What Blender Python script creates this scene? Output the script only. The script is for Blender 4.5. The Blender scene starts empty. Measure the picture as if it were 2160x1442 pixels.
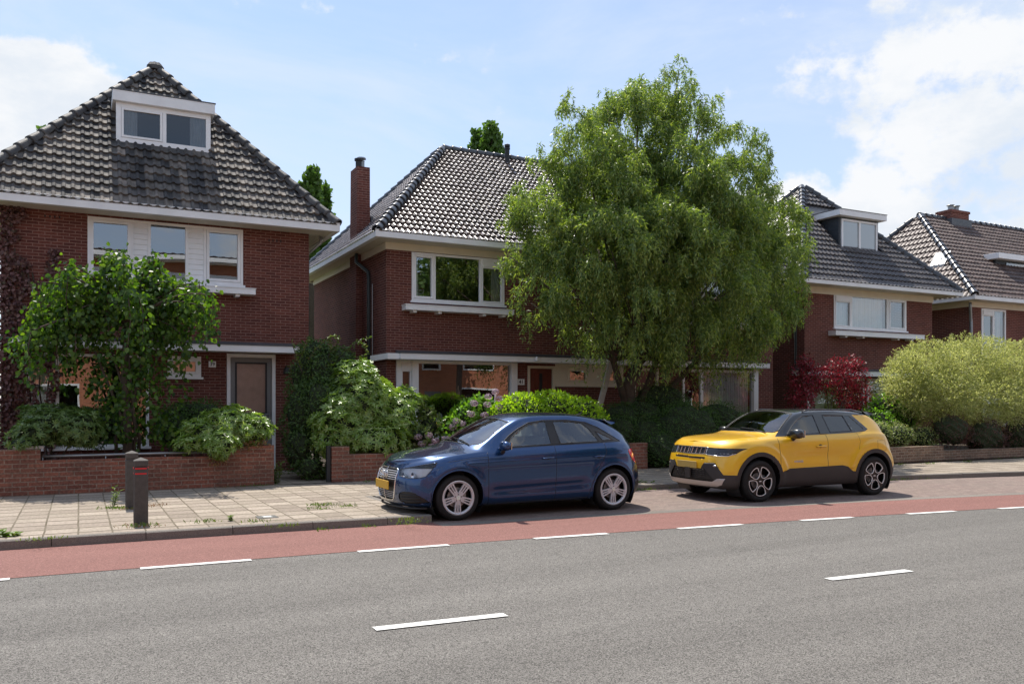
import bpy, math, random
import numpy as np
from mathutils import Vector, Matrix
C = bpy.context.scene.collection
SC = bpy.context.scene
# ---------------------------------------------------------------- camera
FPX, HY, CH, YAW = 1780.0, 850.0, 1.62, math.radians(27.15)
sA, cA = math.sin(YAW), math.cos(YAW)
cam_d = bpy.data.cameras.new('camera'); cam = bpy.data.objects.new('camera', cam_d); C.objects.link(cam)
cam.location = (0, 0, CH); cam.rotation_euler = (math.radians(90), 0, -YAW)
cam_d.sensor_width = 36; cam_d.lens = FPX / 2160 * 36
cam_d.shift_y = (HY - 721) / 2160
cam_d.clip_start = 0.1; cam_d.clip_end = 3000
SC.camera = cam
def P(x, y, Y):
    """photo pixel on the vertical plane at distance Y -> world point"""
    t = (x - 1080) / FPX; d = Y / (cA - t * sA)
    return Vector((d * (sA + t * cA), Y, CH - (y - HY) * d / FPX))
def G(x, y, z=0.0):
    t = (x - 1080) / FPX; d = FPX * (CH - z) / (y - HY)
    return Vector((d * (sA + t * cA), d * (cA - t * sA), z))
# ---------------------------------------------------------------- light
SUN_EL = math.radians(61.5)
SC.view_settings.view_transform = 'Standard'; SC.view_settings.look = 'None'
SC.view_settings.gamma = 1.0; SC.view_settings.exposure = 0.60
sd = bpy.data.lights.new('sun', 'SUN'); sd.energy = 4.1; sd.angle = math.radians(0.53); sd.color = (1.0, 0.94, 0.85)
sun = bpy.data.objects.new('sun', sd); C.objects.link(sun)
sun.rotation_euler = (-(math.pi / 2 - SUN_EL), 0, math.radians(-1)); sun.location = (0, 20, 30)
W = bpy.data.worlds.new('World'); SC.world = W; W.use_nodes = True
def sky():
    nt = W.node_tree; nt.nodes.clear(); N = nt.nodes.new; L = nt.links.new
    out = N('ShaderNodeOutputWorld'); bg = N('ShaderNodeBackground'); bg.inputs[1].default_value = 0.118
    st = N('ShaderNodeTexSky'); st.sky_type = 'NISHITA'; st.sun_disc = False
    st.sun_elevation = SUN_EL; st.sun_rotation = math.radians(0); st.air_density = 1.15; st.dust_density = 0.6; st.ozone_density = 2.2
    tc = N('ShaderNodeTexCoord')
    sepn = N('ShaderNodeSeparateXYZ'); L(tc.outputs['Generated'], sepn.inputs[0])
    def math_(op, a, b=None, c=None, clamp=False):
        m = N('ShaderNodeMath'); m.operation = op; m.use_clamp = clamp
        for i, v in enumerate((a, b, c)):
            if v is None: continue
            if isinstance(v, (int, float)): m.inputs[i].default_value = v
            else: L(v, m.inputs[i])
        return m.outputs[0]
    def noise(scale, detail, rough, stretch=(1, 1, 1), off=(0, 0, 0), dist=0):
        mp = N('ShaderNodeMapping'); mp.inputs['Scale'].default_value = stretch; mp.inputs['Location'].default_value = off
        L(tc.outputs['Generated'], mp.inputs[0])
        n = N('ShaderNodeTexNoise'); n.inputs['Scale'].default_value = scale; n.inputs['Detail'].default_value = detail
        n.inputs['Roughness'].default_value = rough; n.inputs['Distortion'].default_value = dist
        L(mp.outputs[0], n.inputs['Vector']); return n.outputs[0]
    def direc(x, y):
        t = (x - 1080) / FPX; v = Vector((sA + t * cA, cA - t * sA, (HY - y) / FPX)); return v.normalized()
    def blob(x, y, rad, soft, amp):
        """smooth bump around a fixed compass direction; rad in degrees"""
        v = direc(x, y)
        d = N('ShaderNodeVectorMath'); d.operation = 'DOT_PRODUCT'; L(tc.outputs['Generated'], d.inputs[0]); d.inputs[1].default_value = v
        a = math_('ARCCOSINE', d.outputs['Value'])
        mr = N('ShaderNodeMapRange'); mr.interpolation_type = 'SMOOTHSTEP'
        mr.inputs['From Min'].default_value = math.radians(rad + soft); mr.inputs['From Max'].default_value = math.radians(max(rad - soft, 0))
        mr.inputs['To Min'].default_value = 0; mr.inputs['To Max'].default_value = amp
        L(a, mr.inputs['Value']); return mr.outputs[0]
    def ramp(v, a, b, o0=0.0, o1=1.0):
        mr = N('ShaderNodeMapRange'); mr.interpolation_type = 'SMOOTHSTEP'
        mr.inputs['From Min'].default_value = a; mr.inputs['From Max'].default_value = b
        mr.inputs['To Min'].default_value = o0; mr.inputs['To Max'].default_value = o1
        L(v, mr.inputs['Value']); return mr.outputs[0]
    n1 = noise(5.5, 9, 0.58, (1, 1, 1.5)); n2 = noise(2.2, 8, 0.62, (1, 1, 2.6), (3.1, 1.7, 0.4), 0.6)
    n3 = noise(16, 8, 0.6, (1, 1, 1.2), (5, 2, 1))
    # cumulus banks
    bias = blob(60, 300, 5.6, 2.4, 0.95)
    for a in ((-150, 330, 6.5, 3, .6), (165, 260, 2.6, 1.6, .7), (30, 420, 7, 3, .6), (1950, 420, 5.0, 3.5, .40), (1650, 470, 4, 3.2, .36), (2200, 330, 6.0, 3.5, .44), (1850, 130, 6.0, 4.5, .30),
              (2150, 60, 7.5, 5, .42), (1950, -60, 8, 4, .40), (2300, 200, 6, 5, .40), (1600, 60, 2.0, 1.8, .22), (560, 350, 2.2, 2, .10), (1180, 120, 5, 4, .05)):
        bias = math_('MAXIMUM', bias, blob(*a))
    # away from the photographed sky: scattered clouds
    away = ramp(sepn.outputs[1], 0.25, -0.15, 0.0, 0.20)
    bias = math_('MAXIMUM', bias, away)
    nz = math_('MULTIPLY', math_('ADD', math_('ADD', math_('MULTIPLY', n1, 0.7), math_('MULTIPLY', n3, 0.3)), -0.5), 4.2)
    dens = math_('ADD', nz, math_('MULTIPLY', bias, 1.7))
    cum = ramp(dens, 0.38, 0.72)
    cir = ramp(n2, 0.36, 0.74, 0.22, 0.70)
    right = ramp(sepn.outputs[0], 0.25, 0.8, 0.0, 0.22)
    cir = math_('ADD', cir, right, clamp=True)
    lowh = ramp(sepn.outputs[2], 0.42, 0.05, 0.0, 0.16)
    cir = math_('ADD', cir, lowh, clamp=True)
    sm = N('ShaderNodeMixRGB'); sm.blend_type = 'MULTIPLY'; sm.inputs[0].default_value = 1; sm.inputs[2].default_value = (.86, .90, 1.02, 1); L(st.outputs[0], sm.inputs[1])
    mix1 = N('ShaderNodeMixRGB'); L(cir, mix1.inputs[0]); L(sm.outputs[0], mix1.inputs[1]); mix1.inputs[2].default_value = (4.3, 4.8, 5.45, 1)
    shade = ramp(noise(6.0, 7, 0.62, (1, 1, 2.0), (1.3, 7.7, 2.1)), 0.38, 0.62)
    cc = N('ShaderNodeMixRGB'); L(shade, cc.inputs[0]); cc.inputs[1].default_value = (4.4, 4.75, 5.2, 1); cc.inputs[2].default_value = (5.3, 5.4, 5.55, 1)
    mix2 = N('ShaderNodeMixRGB'); L(cum, mix2.inputs[0]); L(mix1.outputs[0], mix2.inputs[1]); L(cc.outputs[0], mix2.inputs[2])
    L(mix2.outputs[0], bg.inputs[0]); L(bg.outputs[0], out.inputs[0])
sky()
# ---------------------------------------------------------------- helpers
rng = np.random.default_rng(7)
random.seed(5)
def tag(o, label=None, cat=None, group=None, kind=None):
    if label: o['label'] = label
    if cat: o['category'] = cat
    if group: o['group'] = group
    if kind: o['kind'] = kind
    return o
def empty(name, loc, label, cat, group=None, rz=0.0):
    o = bpy.data.objects.new(name, None); C.objects.link(o); o.location = loc; o.rotation_euler = (0, 0, rz)
    o.empty_display_size = 0.2
    return tag(o, label, cat, group)
def wloc(o):
    v = Vector((0, 0, 0))
    while o is not None: v += o.location; o = o.parent
    return v
def link_mesh(name, me, mat=None, parent=None, at=None, smooth=False, local=False):
    """me holds world coordinates (or the parent's local ones when local=True)"""
    o = bpy.data.objects.new(name, me); C.objects.link(o)
    if mat is not None:
        for m in (mat if isinstance(mat, (list, tuple)) else [mat]): me.materials.append(m)
    if parent is not None:
        if not local: me.transform(Matrix.Translation(-wloc(parent)))
        o.parent = parent
    elif at is not None:
        me.transform(Matrix.Translation(-Vector(at))); o.location = at
    if smooth:
        me.polygons.foreach_set('use_smooth', [True] * len(me.polygons))
    me.update()
    return o
class MB:
    def __init__(s): s.v = []; s.f = []; s.mi = []; s.cm = 0
    def add(s, vs, fs):
        b = len(s.v); s.v.extend([tuple(v) for v in vs]); s.f.extend([tuple(i + b for i in f) for f in fs]); s.mi.extend([s.cm] * len(fs)); return s
    def box(s, x0, y0, z0, x1, y1, z1):
        vs = [(x0, y0, z0), (x1, y0, z0), (x1, y1, z0), (x0, y1, z0), (x0, y0, z1), (x1, y0, z1), (x1, y1, z1), (x0, y1, z1)]
        return s.add(vs, [(0, 3, 2, 1), (4, 5, 6, 7), (0, 1, 5, 4), (1, 2, 6, 5), (2, 3, 7, 6), (3, 0, 4, 7)])
    def quad(s, a, b, c, d): return s.add([a, b, c, d], [(0, 1, 2, 3)])
    def tube(s, pts, r, n=8, cap=True):
        pts = [Vector(p) for p in pts]; m = len(pts)
        if not hasattr(r, '__len__'): r = [r] * m
        vs = []; up = None
        for i, p in enumerate(pts):
            t = (pts[min(i + 1, m - 1)] - pts[max(i - 1, 0)]).normalized()
            if up is None:
                up = Vector((0, 0, 1)) if abs(t.z) < .9 else Vector((1, 0, 0))
            a = t.cross(up)
            if a.length < 1e-6: a = t.orthogonal()
            a.normalize(); b = a.cross(t); up = b
            for k in range(n):
                an = 2 * math.pi * k / n; vs.append(p + (a * math.cos(an) + b * math.sin(an)) * r[i])
        fs = [(i * n + k, i * n + (k + 1) % n, (i + 1) * n + (k + 1) % n, (i + 1) * n + k) for i in range(m - 1) for k in range(n)]
        if cap: fs += [tuple(range(n))[::-1], tuple(range((m - 1) * n, m * n))]
        return s.add(vs, fs)
    def lathe(s, prof, c=(0, 0, 0), ax='Y', n=40, a0=0.0):
        """prof: list of (radius, along-axis)"""
        vs = []
        for (r, h) in prof:
            for k in range(n):
                an = 2 * math.pi * k / n + a0; u, w = r * math.cos(an), r * math.sin(an)
                if ax == 'Y': vs.append((c[0] + u, c[1] + h, c[2] + w))
                elif ax == 'Z': vs.append((c[0] + u, c[1] + w, c[2] + h))
                else: vs.append((c[0] + h, c[1] + u, c[2] + w))
        fs = [(i * n + k, i * n + (k + 1) % n, (i + 1) * n + (k + 1) % n, (i + 1) * n + k) for i in range(len(prof) - 1) for k in range(n)]
        return s.add(vs, fs)
    def prism(s, poly, ax, a, b):
        """poly 2D extruded along axis from a to b"""
        n = len(poly)
        def mk(p, h): return {'X': (h, p[0], p[1]), 'Y': (p[0], h, p[1]), 'Z': (p[0], p[1], h)}[ax]
        vs = [mk(p, a) for p in poly] + [mk(p, b) for p in poly]
        fs = [tuple(range(n)), tuple(range(n, 2 * n))[::-1]] + [(i, (i + 1) % n, n + (i + 1) % n, n + i) for i in range(n)]
        return s.add(vs, fs)
    def build(s, name, mat=None, parent=None, at=None, smooth=False, local=False, bevel=0, label=None):
        me = bpy.data.meshes.new(name); me.from_pydata(s.v, [], s.f)
        o = link_mesh(name, me, mat, parent, at, smooth, local)
        if any(s.mi): me.polygons.foreach_set('material_index', s.mi)
        if bevel:
            b = o.modifiers.new('bevel', 'BEVEL'); b.width = bevel; b.segments = 2; b.limit_method = 'ANGLE'; b.harden_normals = False
        if label: o['label'] = label
        return o
def np_mesh(name, V, F, mat, parent=None, at=None, smooth=False, local=False):
    """V (n,3) array, F (m,k) array of equal-size faces"""
    me = bpy.data.meshes.new(name); k = F.shape[1]
    me.vertices.add(len(V)); me.vertices.foreach_set('co', np.ascontiguousarray(V, dtype=np.float32).ravel())
    me.loops.add(F.size); me.loops.foreach_set('vertex_index', np.ascontiguousarray(F, dtype=np.int32).ravel())
    me.polygons.add(len(F)); me.polygons.foreach_set('loop_start', np.arange(0, F.size, k, dtype=np.int32))
    me.polygons.foreach_set('loop_total', np.full(len(F), k, dtype=np.int32))
    me.update(calc_edges=True); me.validate()
    return link_mesh(name, me, mat, parent, at, smooth, local)
def text_mesh(name, s, size, mat, parent, origin, ux, uz, depth=0.004):
    """flat lettering: ux = writing direction, uz = up direction"""
    cu = bpy.data.curves.new(name, 'FONT'); cu.body = s; cu.size = size; cu.align_x = 'CENTER'; cu.align_y = 'CENTER'; cu.extrude = depth; cu.offset = size * 0.012
    t = bpy.data.objects.new(name, cu); C.objects.link(t); dg = bpy.context.evaluated_depsgraph_get()
    me = bpy.data.meshes.new_from_object(t.evaluated_get(dg)); bpy.data.objects.remove(t); bpy.data.curves.remove(cu)
    ux, uz = Vector(ux).normalized(), Vector(uz).normalized(); n = ux.cross(uz)
    M = Matrix(((ux.x, uz.x, n.x, origin[0]), (ux.y, uz.y, n.y, origin[1]), (ux.z, uz.z, n.z, origin[2]), (0, 0, 0, 1)))
    me.transform(M); me.materials.clear()
    return me
# ---------------------------------------------------------------- materials
def mat_new(name):
    m = bpy.data.materials.new(name); m.use_nodes = True; nt = m.node_tree; b = nt.nodes['Principled BSDF']; return m, nt, b
def plain(name, col, rough=0.6, metal=0.0, spec=0.5, coat=0.0, var=0.0, vscale=6.0, bump=0.0, bscale=60.0):
    m, nt, b = mat_new(name); b.inputs['Base Color'].default_value = (*col, 1); b.inputs['Roughness'].default_value = rough
    b.inputs['Metallic'].default_value = metal; b.inputs['Specular IOR Level'].default_value = spec; b.inputs['Coat Weight'].default_value = coat
    b.inputs['Coat Roughness'].default_value = 0.03
    if var or bump:
        tc = nt.nodes.new('ShaderNodeTexCoord')
        if var:
            n = nt.nodes.new('ShaderNodeTexNoise'); n.inputs['Scale'].default_value = vscale; n.inputs['Detail'].default_value = 7; n.inputs['Roughness'].default_value = .65
            nt.links.new(tc.outputs['Object'], n.inputs['Vector'])
            r = nt.nodes.new('ShaderNodeMapRange'); r.inputs['From Min'].default_value = .3; r.inputs['From Max'].default_value = .7
            r.inputs['To Min'].default_value = 1 - var; r.inputs['To Max'].default_value = 1 + var * .6; nt.links.new(n.outputs[0], r.inputs['Value'])
            mx = nt.nodes.new('ShaderNodeMixRGB'); mx.blend_type = 'MULTIPLY'; mx.inputs[0].default_value = 1; mx.inputs[1].default_value = (*col, 1)
            nt.links.new(r.outputs[0], mx.inputs[2]); nt.links.new(mx.outputs[0], b.inputs['Base Color'])
        if bump:
            n2 = nt.nodes.new('ShaderNodeTexNoise'); n2.inputs['Scale'].default_value = bscale; n2.inputs['Detail'].default_value = 4
            nt.links.new(tc.outputs['Object'], n2.inputs['Vector']); bp = nt.nodes.new('ShaderNodeBump'); bp.inputs['Strength'].default_value = bump; bp.inputs['Distance'].default_value = 0.01
            nt.links.new(n2.outputs[0], bp.inputs['Height']); nt.links.new(bp.outputs[0], b.inputs['Normal'])
    return m
def wallcoord(nt):
    """u runs along the wall whichever way it faces, v is the height"""
    tc = nt.nodes.new('ShaderNodeTexCoord'); ge = nt.nodes.new('ShaderNodeNewGeometry')
    sp = nt.nodes.new('ShaderNodeSeparateXYZ'); nt.links.new(tc.outputs['Object'], sp.inputs[0])
    sn = nt.nodes.new('ShaderNodeSeparateXYZ'); nt.links.new(ge.outputs['True Normal'], sn.inputs[0])
    ab = nt.nodes.new('ShaderNodeMath'); ab.operation = 'ABSOLUTE'; nt.links.new(sn.outputs[0], ab.inputs[0])
    gt = nt.nodes.new('ShaderNodeMath'); gt.operation = 'GREATER_THAN'; gt.inputs[1].default_value = .5; nt.links.new(ab.outputs[0], gt.inputs[0])
    mx = nt.nodes.new('ShaderNodeMix'); mx.data_type = 'FLOAT'; nt.links.new(gt.outputs[0], mx.inputs[0]); nt.links.new(sp.outputs[0], mx.inputs[2]); nt.links.new(sp.outputs[1], mx.inputs[3])
    az = nt.nodes.new('ShaderNodeMath'); az.operation = 'ABSOLUTE'; nt.links.new(sn.outputs[2], az.inputs[0])
    gz = nt.nodes.new('ShaderNodeMath'); gz.operation = 'GREATER_THAN'; gz.inputs[1].default_value = .7; nt.links.new(az.outputs[0], gz.inputs[0])
    mz = nt.nodes.new('ShaderNodeMix'); mz.data_type = 'FLOAT'; nt.links.new(gz.outputs[0], mz.inputs[0]); nt.links.new(sp.outputs[2], mz.inputs[2]); nt.links.new(sp.outputs[1], mz.inputs[3])
    cb = nt.nodes.new('ShaderNodeCombineXYZ'); nt.links.new(mx.outputs[0], cb.inputs[0]); nt.links.new(mz.outputs[0], cb.inputs[1])
    return tc, cb
def brick(name, c1, c2, mortar, bw=.215, bh=.0625, ms=.006, dirt=.25, rough=.85, bump=.5, dirtcol=None, flat=False, offset=.5, dscale=1.3, bias=0.0, fine=.18, wob=0.0, ysc=1.0):
    m, nt, b = mat_new(name); N = nt.nodes.new; L = nt.links.new
    if flat: tc = N('ShaderNodeTexCoord'); vec = tc.outputs['Object']
    else: tc, cb = wallcoord(nt); vec = cb.outputs[0]
    if wob:
        wn = N('ShaderNodeTexNoise'); wn.inputs['Scale'].default_value = 1.7; wn.inputs['Detail'].default_value = 5; L(tc.outputs['Object'], wn.inputs['Vector'])
        wa = N('ShaderNodeVectorMath'); wa.operation = 'MULTIPLY_ADD'; L(wn.outputs['Color'], wa.inputs[0]); wa.inputs[1].default_value = (wob, wob * 2, 0); L(vec, wa.inputs[2]); vec = wa.outputs[0]
    if ysc != 1: mpp = N('ShaderNodeMapping'); mpp.inputs['Scale'].default_value = (1, ysc, 1); L(vec, mpp.inputs[0]); vec = mpp.outputs[0]
    bt = N('ShaderNodeTexBrick'); L(vec, bt.inputs['Vector']); bt.inputs['Scale'].default_value = 1
    bt.inputs['Brick Width'].default_value = bw; bt.inputs['Row Height'].default_value = bh * ysc; bt.inputs['Mortar Size'].default_value = ms
    bt.inputs['Mortar Smooth'].default_value = .3; bt.inputs['Bias'].default_value = bias; bt.offset = offset
    bt.inputs['Color1'].default_value = (*c1, 1); bt.inputs['Color2'].default_value = (*c2, 1); bt.inputs['Mortar'].default_value = (*mortar, 1)
    n = N('ShaderNodeTexNoise'); n.inputs['Scale'].default_value = dscale; n.inputs['Detail'].default_value = 8; n.inputs['Roughness'].default_value = .65; L(tc.outputs['Object'], n.inputs['Vector'])
    r = N('ShaderNodeMapRange'); r.inputs['From Min'].default_value = .35; r.inputs['From Max'].default_value = .68; L(n.outputs[0], r.inputs['Value']); r.inputs['To Max'].default_value = dirt
    mx = N('ShaderNodeMixRGB'); L(r.outputs[0], mx.inputs[0]); L(bt.outputs['Color'], mx.inputs[1]); mx.inputs[2].default_value = (*(dirtcol or [c * .45 for c in c1]), 1)
    n2 = N('ShaderNodeTexNoise'); n2.inputs['Scale'].default_value = 28; n2.inputs['Detail'].default_value = 5; L(tc.outputs['Object'], n2.inputs['Vector'])
    r2 = N('ShaderNodeMapRange'); r2.inputs['From Min'].default_value = .3; r2.inputs['From Max'].default_value = .7; r2.inputs['To Min'].default_value = 1 - fine; r2.inputs['To Max'].default_value = 1 + fine; L(n2.outputs[0], r2.inputs['Value'])
    mm = N('ShaderNodeMixRGB'); mm.blend_type = 'MULTIPLY'; mm.inputs[0].default_value = 1; L(mx.outputs[0], mm.inputs[1]); L(r2.outputs[0], mm.inputs[2])
    L(mm.outputs[0], b.inputs['Base Color']); b.inputs['Roughness'].default_value = rough; b.inputs['Specular IOR Level'].default_value = .12
    ad = N('ShaderNodeMath'); ad.operation = 'MULTIPLY_ADD'; ad.inputs[1].default_value = -1; L(bt.outputs['Fac'], ad.inputs[0]); L(n2.outputs[0], ad.inputs[2])
    bp = N('ShaderNodeBump'); bp.inputs['Strength'].default_value = bump; bp.inputs['Distance'].default_value = .006; L(ad.outputs[0], bp.inputs['Height']); L(bp.outputs[0], b.inputs['Normal'])
    return m
def island_mat(name, cols, rough=.6, spec=.4, trans=None, tr=.3, coat=0.0, bump=0.0):
    """colour picked at random per loose piece (leaf, tile)"""
    m, nt, b = mat_new(name); N = nt.nodes.new; L = nt.links.new
    g = N('ShaderNodeNewGeometry'); cr = N('ShaderNodeValToRGB'); L(g.outputs['Random Per Island'], cr.inputs[0])
    e = cr.color_ramp.elements
    while len(e) < len(cols): e.new(.5)
    for i, c in enumerate(cols): e[i].position = i / (len(cols) - 1); e[i].color = (*c, 1)
    L(cr.outputs[0], b.inputs['Base Color']); b.inputs['Roughness'].default_value = rough; b.inputs['Specular IOR Level'].default_value = spec; b.inputs['Coat Weight'].default_value = coat
    if trans is not None:
        tl = N('ShaderNodeBsdfTranslucent'); hs = N('ShaderNodeMixRGB'); hs.blend_type = 'MULTIPLY'; hs.inputs[0].default_value = 1; hs.inputs[2].default_value = (*trans, 1)
        L(cr.outputs[0], hs.inputs[1]); L(hs.outputs[0], tl.inputs[0]); ms = N('ShaderNodeMixShader'); ms.inputs[0].default_value = tr
        L(b.outputs[0], ms.inputs[1]); L(tl.outputs[0], ms.inputs[2]); L(ms.outputs[0], nt.nodes['Material Output'].inputs[0])
    if bump:
        tc = N('ShaderNodeTexCoord'); n2 = N('ShaderNodeTexNoise'); n2.inputs['Scale'].default_value = 40; n2.inputs['Detail'].default_value = 5; L(tc.outputs['Object'], n2.inputs['Vector'])
        bp = N('ShaderNodeBump'); bp.inputs['Strength'].default_value = bump; bp.inputs['Distance'].default_value = .01; L(n2.outputs[0], bp.inputs['Height']); L(bp.outputs[0], b.inputs['Normal'])
        mx = N('ShaderNodeMixRGB'); mx.blend_type = 'MULTIPLY'; mx.inputs[0].default_value = 1; r = N('ShaderNodeMapRange'); r.inputs['From Min'].default_value = .35; r.inputs['From Max'].default_value = .65
        r.inputs['To Min'].default_value = .6; r.inputs['To Max'].default_value = 1.25; n3 = N('ShaderNodeTexNoise'); n3.inputs['Scale'].default_value = 5; n3.inputs['Detail'].default_value = 8; L(tc.outputs['Object'], n3.inputs['Vector'])
        L(n3.outputs[0], r.inputs['Value']); L(cr.outputs[0], mx.inputs[1]); L(r.outputs[0], mx.inputs[2]); L(mx.outputs[0], b.inputs['Base Color'])
    return m
def glass(name, base=.3, tint=(.85, .9, .88), rough=0.0, ior=1.55, wob=.02):
    m, nt, b = mat_new(name); nt.nodes.remove(b); N = nt.nodes.new; L = nt.links.new
    t = N('ShaderNodeBsdfTransparent'); t.inputs[0].default_value = (*tint, 1); g = N('ShaderNodeBsdfGlossy'); g.inputs['Roughness'].default_value = rough; g.inputs[0].default_value = (.95, .97, 1, 1)
    fr = N('ShaderNodeFresnel'); fr.inputs[0].default_value = ior; ad = N('ShaderNodeMath'); ad.operation = 'ADD'; ad.use_clamp = True; ad.inputs[1].default_value = base; L(fr.outputs[0], ad.inputs[0])
    mx = N('ShaderNodeMixShader'); L(ad.outputs[0], mx.inputs[0]); L(t.outputs[0], mx.inputs[1]); L(g.outputs[0], mx.inputs[2]); L(mx.outputs[0], nt.nodes['Material Output'].inputs[0])
    if wob:
        tc = N('ShaderNodeTexCoord'); n = N('ShaderNodeTexNoise'); n.inputs['Scale'].default_value = 1.2; n.inputs['Detail'].default_value = 1; L(tc.outputs['Object'], n.inputs['Vector'])
        bp = N('ShaderNodeBump'); bp.inputs['Strength'].default_value = 1; bp.inputs['Distance'].default_value = wob; L(n.outputs[0], bp.inputs['Height']); L(bp.outputs[0], g.inputs['Normal'])
    return m
def ground_mat(name, c1, c2, grain=140., gamp=.5, patch=.2, bump=.5, rough=.9, crack=0.0):
    m, nt, b = mat_new(name); N = nt.nodes.new; L = nt.links.new; tc = N('ShaderNodeTexCoord')
    v = N('ShaderNodeTexVoronoi'); v.inputs['Scale'].default_value = grain; L(tc.outputs['Object'], v.inputs['Vector'])
    sp = N('ShaderNodeSeparateColor'); L(v.outputs['Color'], sp.inputs[0])
    n2 = N('ShaderNodeTexNoise'); n2.inputs['Scale'].default_value = grain * .6; n2.inputs['Detail'].default_value = 6; n2.inputs['Roughness'].default_value = .75; L(tc.outputs['Object'], n2.inputs['Vector'])
    ad = N('ShaderNodeMath'); ad.operation = 'MULTIPLY_ADD'; ad.inputs[1].default_value = gamp; L(sp.outputs[0], ad.inputs[0])
    m2 = N('ShaderNodeMath'); m2.operation = 'MULTIPLY_ADD'; m2.inputs[1].default_value = 1.2; m2.inputs[2].default_value = -.35 - gamp * .25; L(n2.outputs[0], m2.inputs[0]); L(m2.outputs[0], ad.inputs[2])
    mx = N('ShaderNodeMixRGB'); mx.use_clamp = True; L(ad.outputs[0], mx.inputs[0]); mx.inputs[1].default_value = (*c1, 1); mx.inputs[2].default_value = (*c2, 1)
    n = N('ShaderNodeTexNoise'); n.inputs['Scale'].default_value = .55; n.inputs['Detail'].default_value = 8; n.inputs['Roughness'].default_value = .6
    mp = N('ShaderNodeMapping'); mp.inputs['Scale'].default_value = (.12, 2.2, 1); L(tc.outputs['Object'], mp.inputs[0]); L(mp.outputs[0], n.inputs['Vector'])
    r = N('ShaderNodeMapRange'); r.inputs['From Min'].default_value = .3; r.inputs['From Max'].default_value = .7; r.inputs['To Min'].default_value = 1 - patch; r.inputs['To Max'].default_value = 1 + patch; L(n.outputs[0], r.inputs['Value'])
    mm = N('ShaderNodeMixRGB'); mm.blend_type = 'MULTIPLY'; mm.inputs[0].default_value = 1; L(mx.outputs[0], mm.inputs[1]); L(r.outputs[0], mm.inputs[2])
    last = mm.outputs[0]
    if crack:
        vc = N('ShaderNodeTexVoronoi'); vc.feature = 'DISTANCE_TO_EDGE'; vc.inputs['Scale'].default_value = .33
        nd = N('ShaderNodeTexNoise'); nd.inputs['Scale'].default_value = 2.5; nd.inputs['Detail'].default_value = 6; L(tc.outputs['Object'], nd.inputs['Vector'])
        va = N('ShaderNodeVectorMath'); va.operation = 'MULTIPLY_ADD'; L(nd.outputs['Color'], va.inputs[0]); va.inputs[1].default_value = (.7, .7, .7); L(tc.outputs['Object'], va.inputs[2]); L(va.outputs[0], vc.inputs['Vector'])
        rc = N('ShaderNodeMapRange'); rc.inputs['From Min'].default_value = 0.0; rc.inputs['From Max'].default_value = .004; rc.inputs['To Min'].default_value = 1 - crack; rc.inputs['To Max'].default_value = 1; L(vc.outputs['Distance'], rc.inputs['Value'])
        mc = N('ShaderNodeMixRGB'); mc.blend_type = 'MULTIPLY'; mc.inputs[0].default_value = 1; L(last, mc.inputs[1]); L(rc.outputs[0], mc.inputs[2]); last = mc.outputs[0]
    L(last, b.inputs['Base Color']); b.inputs['Roughness'].default_value = rough; b.inputs['Specular IOR Level'].default_value = .3
    bp = N('ShaderNodeBump'); bp.inputs['Strength'].default_value = bump; bp.inputs['Distance'].default_value = .006; L(ad.outputs[0], bp.inputs['Height']); L(bp.outputs[0], b.inputs['Normal'])
    return m
M = {}
M['brick'] = brick('house brick', (.190, .068, .052), (.115, .044, .037), (.32, .19, .155), ms=.0075, dirt=.42, dscale=.8)
M['brick_side'] = M['brick']
M['brick_garden'] = brick('garden wall brick', (.31, .12, .08), (.19, .07, .05), (.30, .21, .16), bw=.225, bh=.075, ms=.010, dirt=.6, dirtcol=(.10, .075, .06), dscale=2.2, fine=.3, bump=.8)
M['brick_orange'] = brick('orange brick', (.52, .20, .11), (.40, .15, .085), (.42, .27, .19), dirt=.2)
M['brick_old'] = brick('grey weathered brick', (.30, .20, .14), (.18, .11, .08), (.36, .30, .23), bw=.22, bh=.07, ms=.010, dirt=.6, dirtcol=(.09, .085, .07), dscale=2.5, fine=.3, bump=.8)
M['white'] = plain('white paint', (.84, .845, .85), .38, var=.07, vscale=2.5)
M['gutter'] = plain('gutter paint', (.80, .805, .81), .42, var=.12, vscale=1.6)
M['cream'] = plain('cream paint', (.74, .68, .55), .5, var=.08, vscale=2)
M['soffit'] = plain('soffit boards', (.62, .57, .48), .55, var=.1)
M['lead'] = plain('lead flashing', (.10, .105, .115), .5, metal=.2, var=.25)
M['rubber'] = plain('dark trim', (.018, .018, .020), .55, var=.2)
M['zinc'] = plain('zinc pipe', (.30, .31, .32), .42, metal=.7, var=.15)
M['dark_green'] = plain('dark green paint', (.025, .035, .035), .45)
M['anthra'] = plain('anthracite boards', (.030, .038, .047), .55, var=.15)
M['glass'] = glass('window glass', .21, wob=.0012)
M['frost'] = plain('frosted glass', (.34, .22, .17), .22, spec=.8, var=.25, vscale=2.0, bump=.3, bscale=120)
M['curtain'] = plain('curtain cloth', (.62, .64, .66), .9, var=.1)
M['blind'] = plain('roller blind', (.42, .44, .45), .8)
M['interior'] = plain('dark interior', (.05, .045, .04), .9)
M['door_red'] = plain('stained door wood', (.16, .035, .022), .4, var=.25, vscale=4)
M['door_grey'] = plain('grey door paint', (.20, .20, .20), .45)
M['tile_old'] = island_mat('old roof tile', [(.042, .042, .045), (.085, .082, .080), (.20, .175, .15), (.058, .058, .060), (.14, .128, .115), (.045, .046, .050), (.28, .24, .205)], rough=.72, spec=.25, bump=.7)
M['tile_glazed'] = island_mat('glazed roof tile', [(.070, .054, .050), (.13, .095, .085), (.10, .076, .070), (.16, .125, .11)], rough=.27, spec=1.0, bump=.15, coat=.6)
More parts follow.
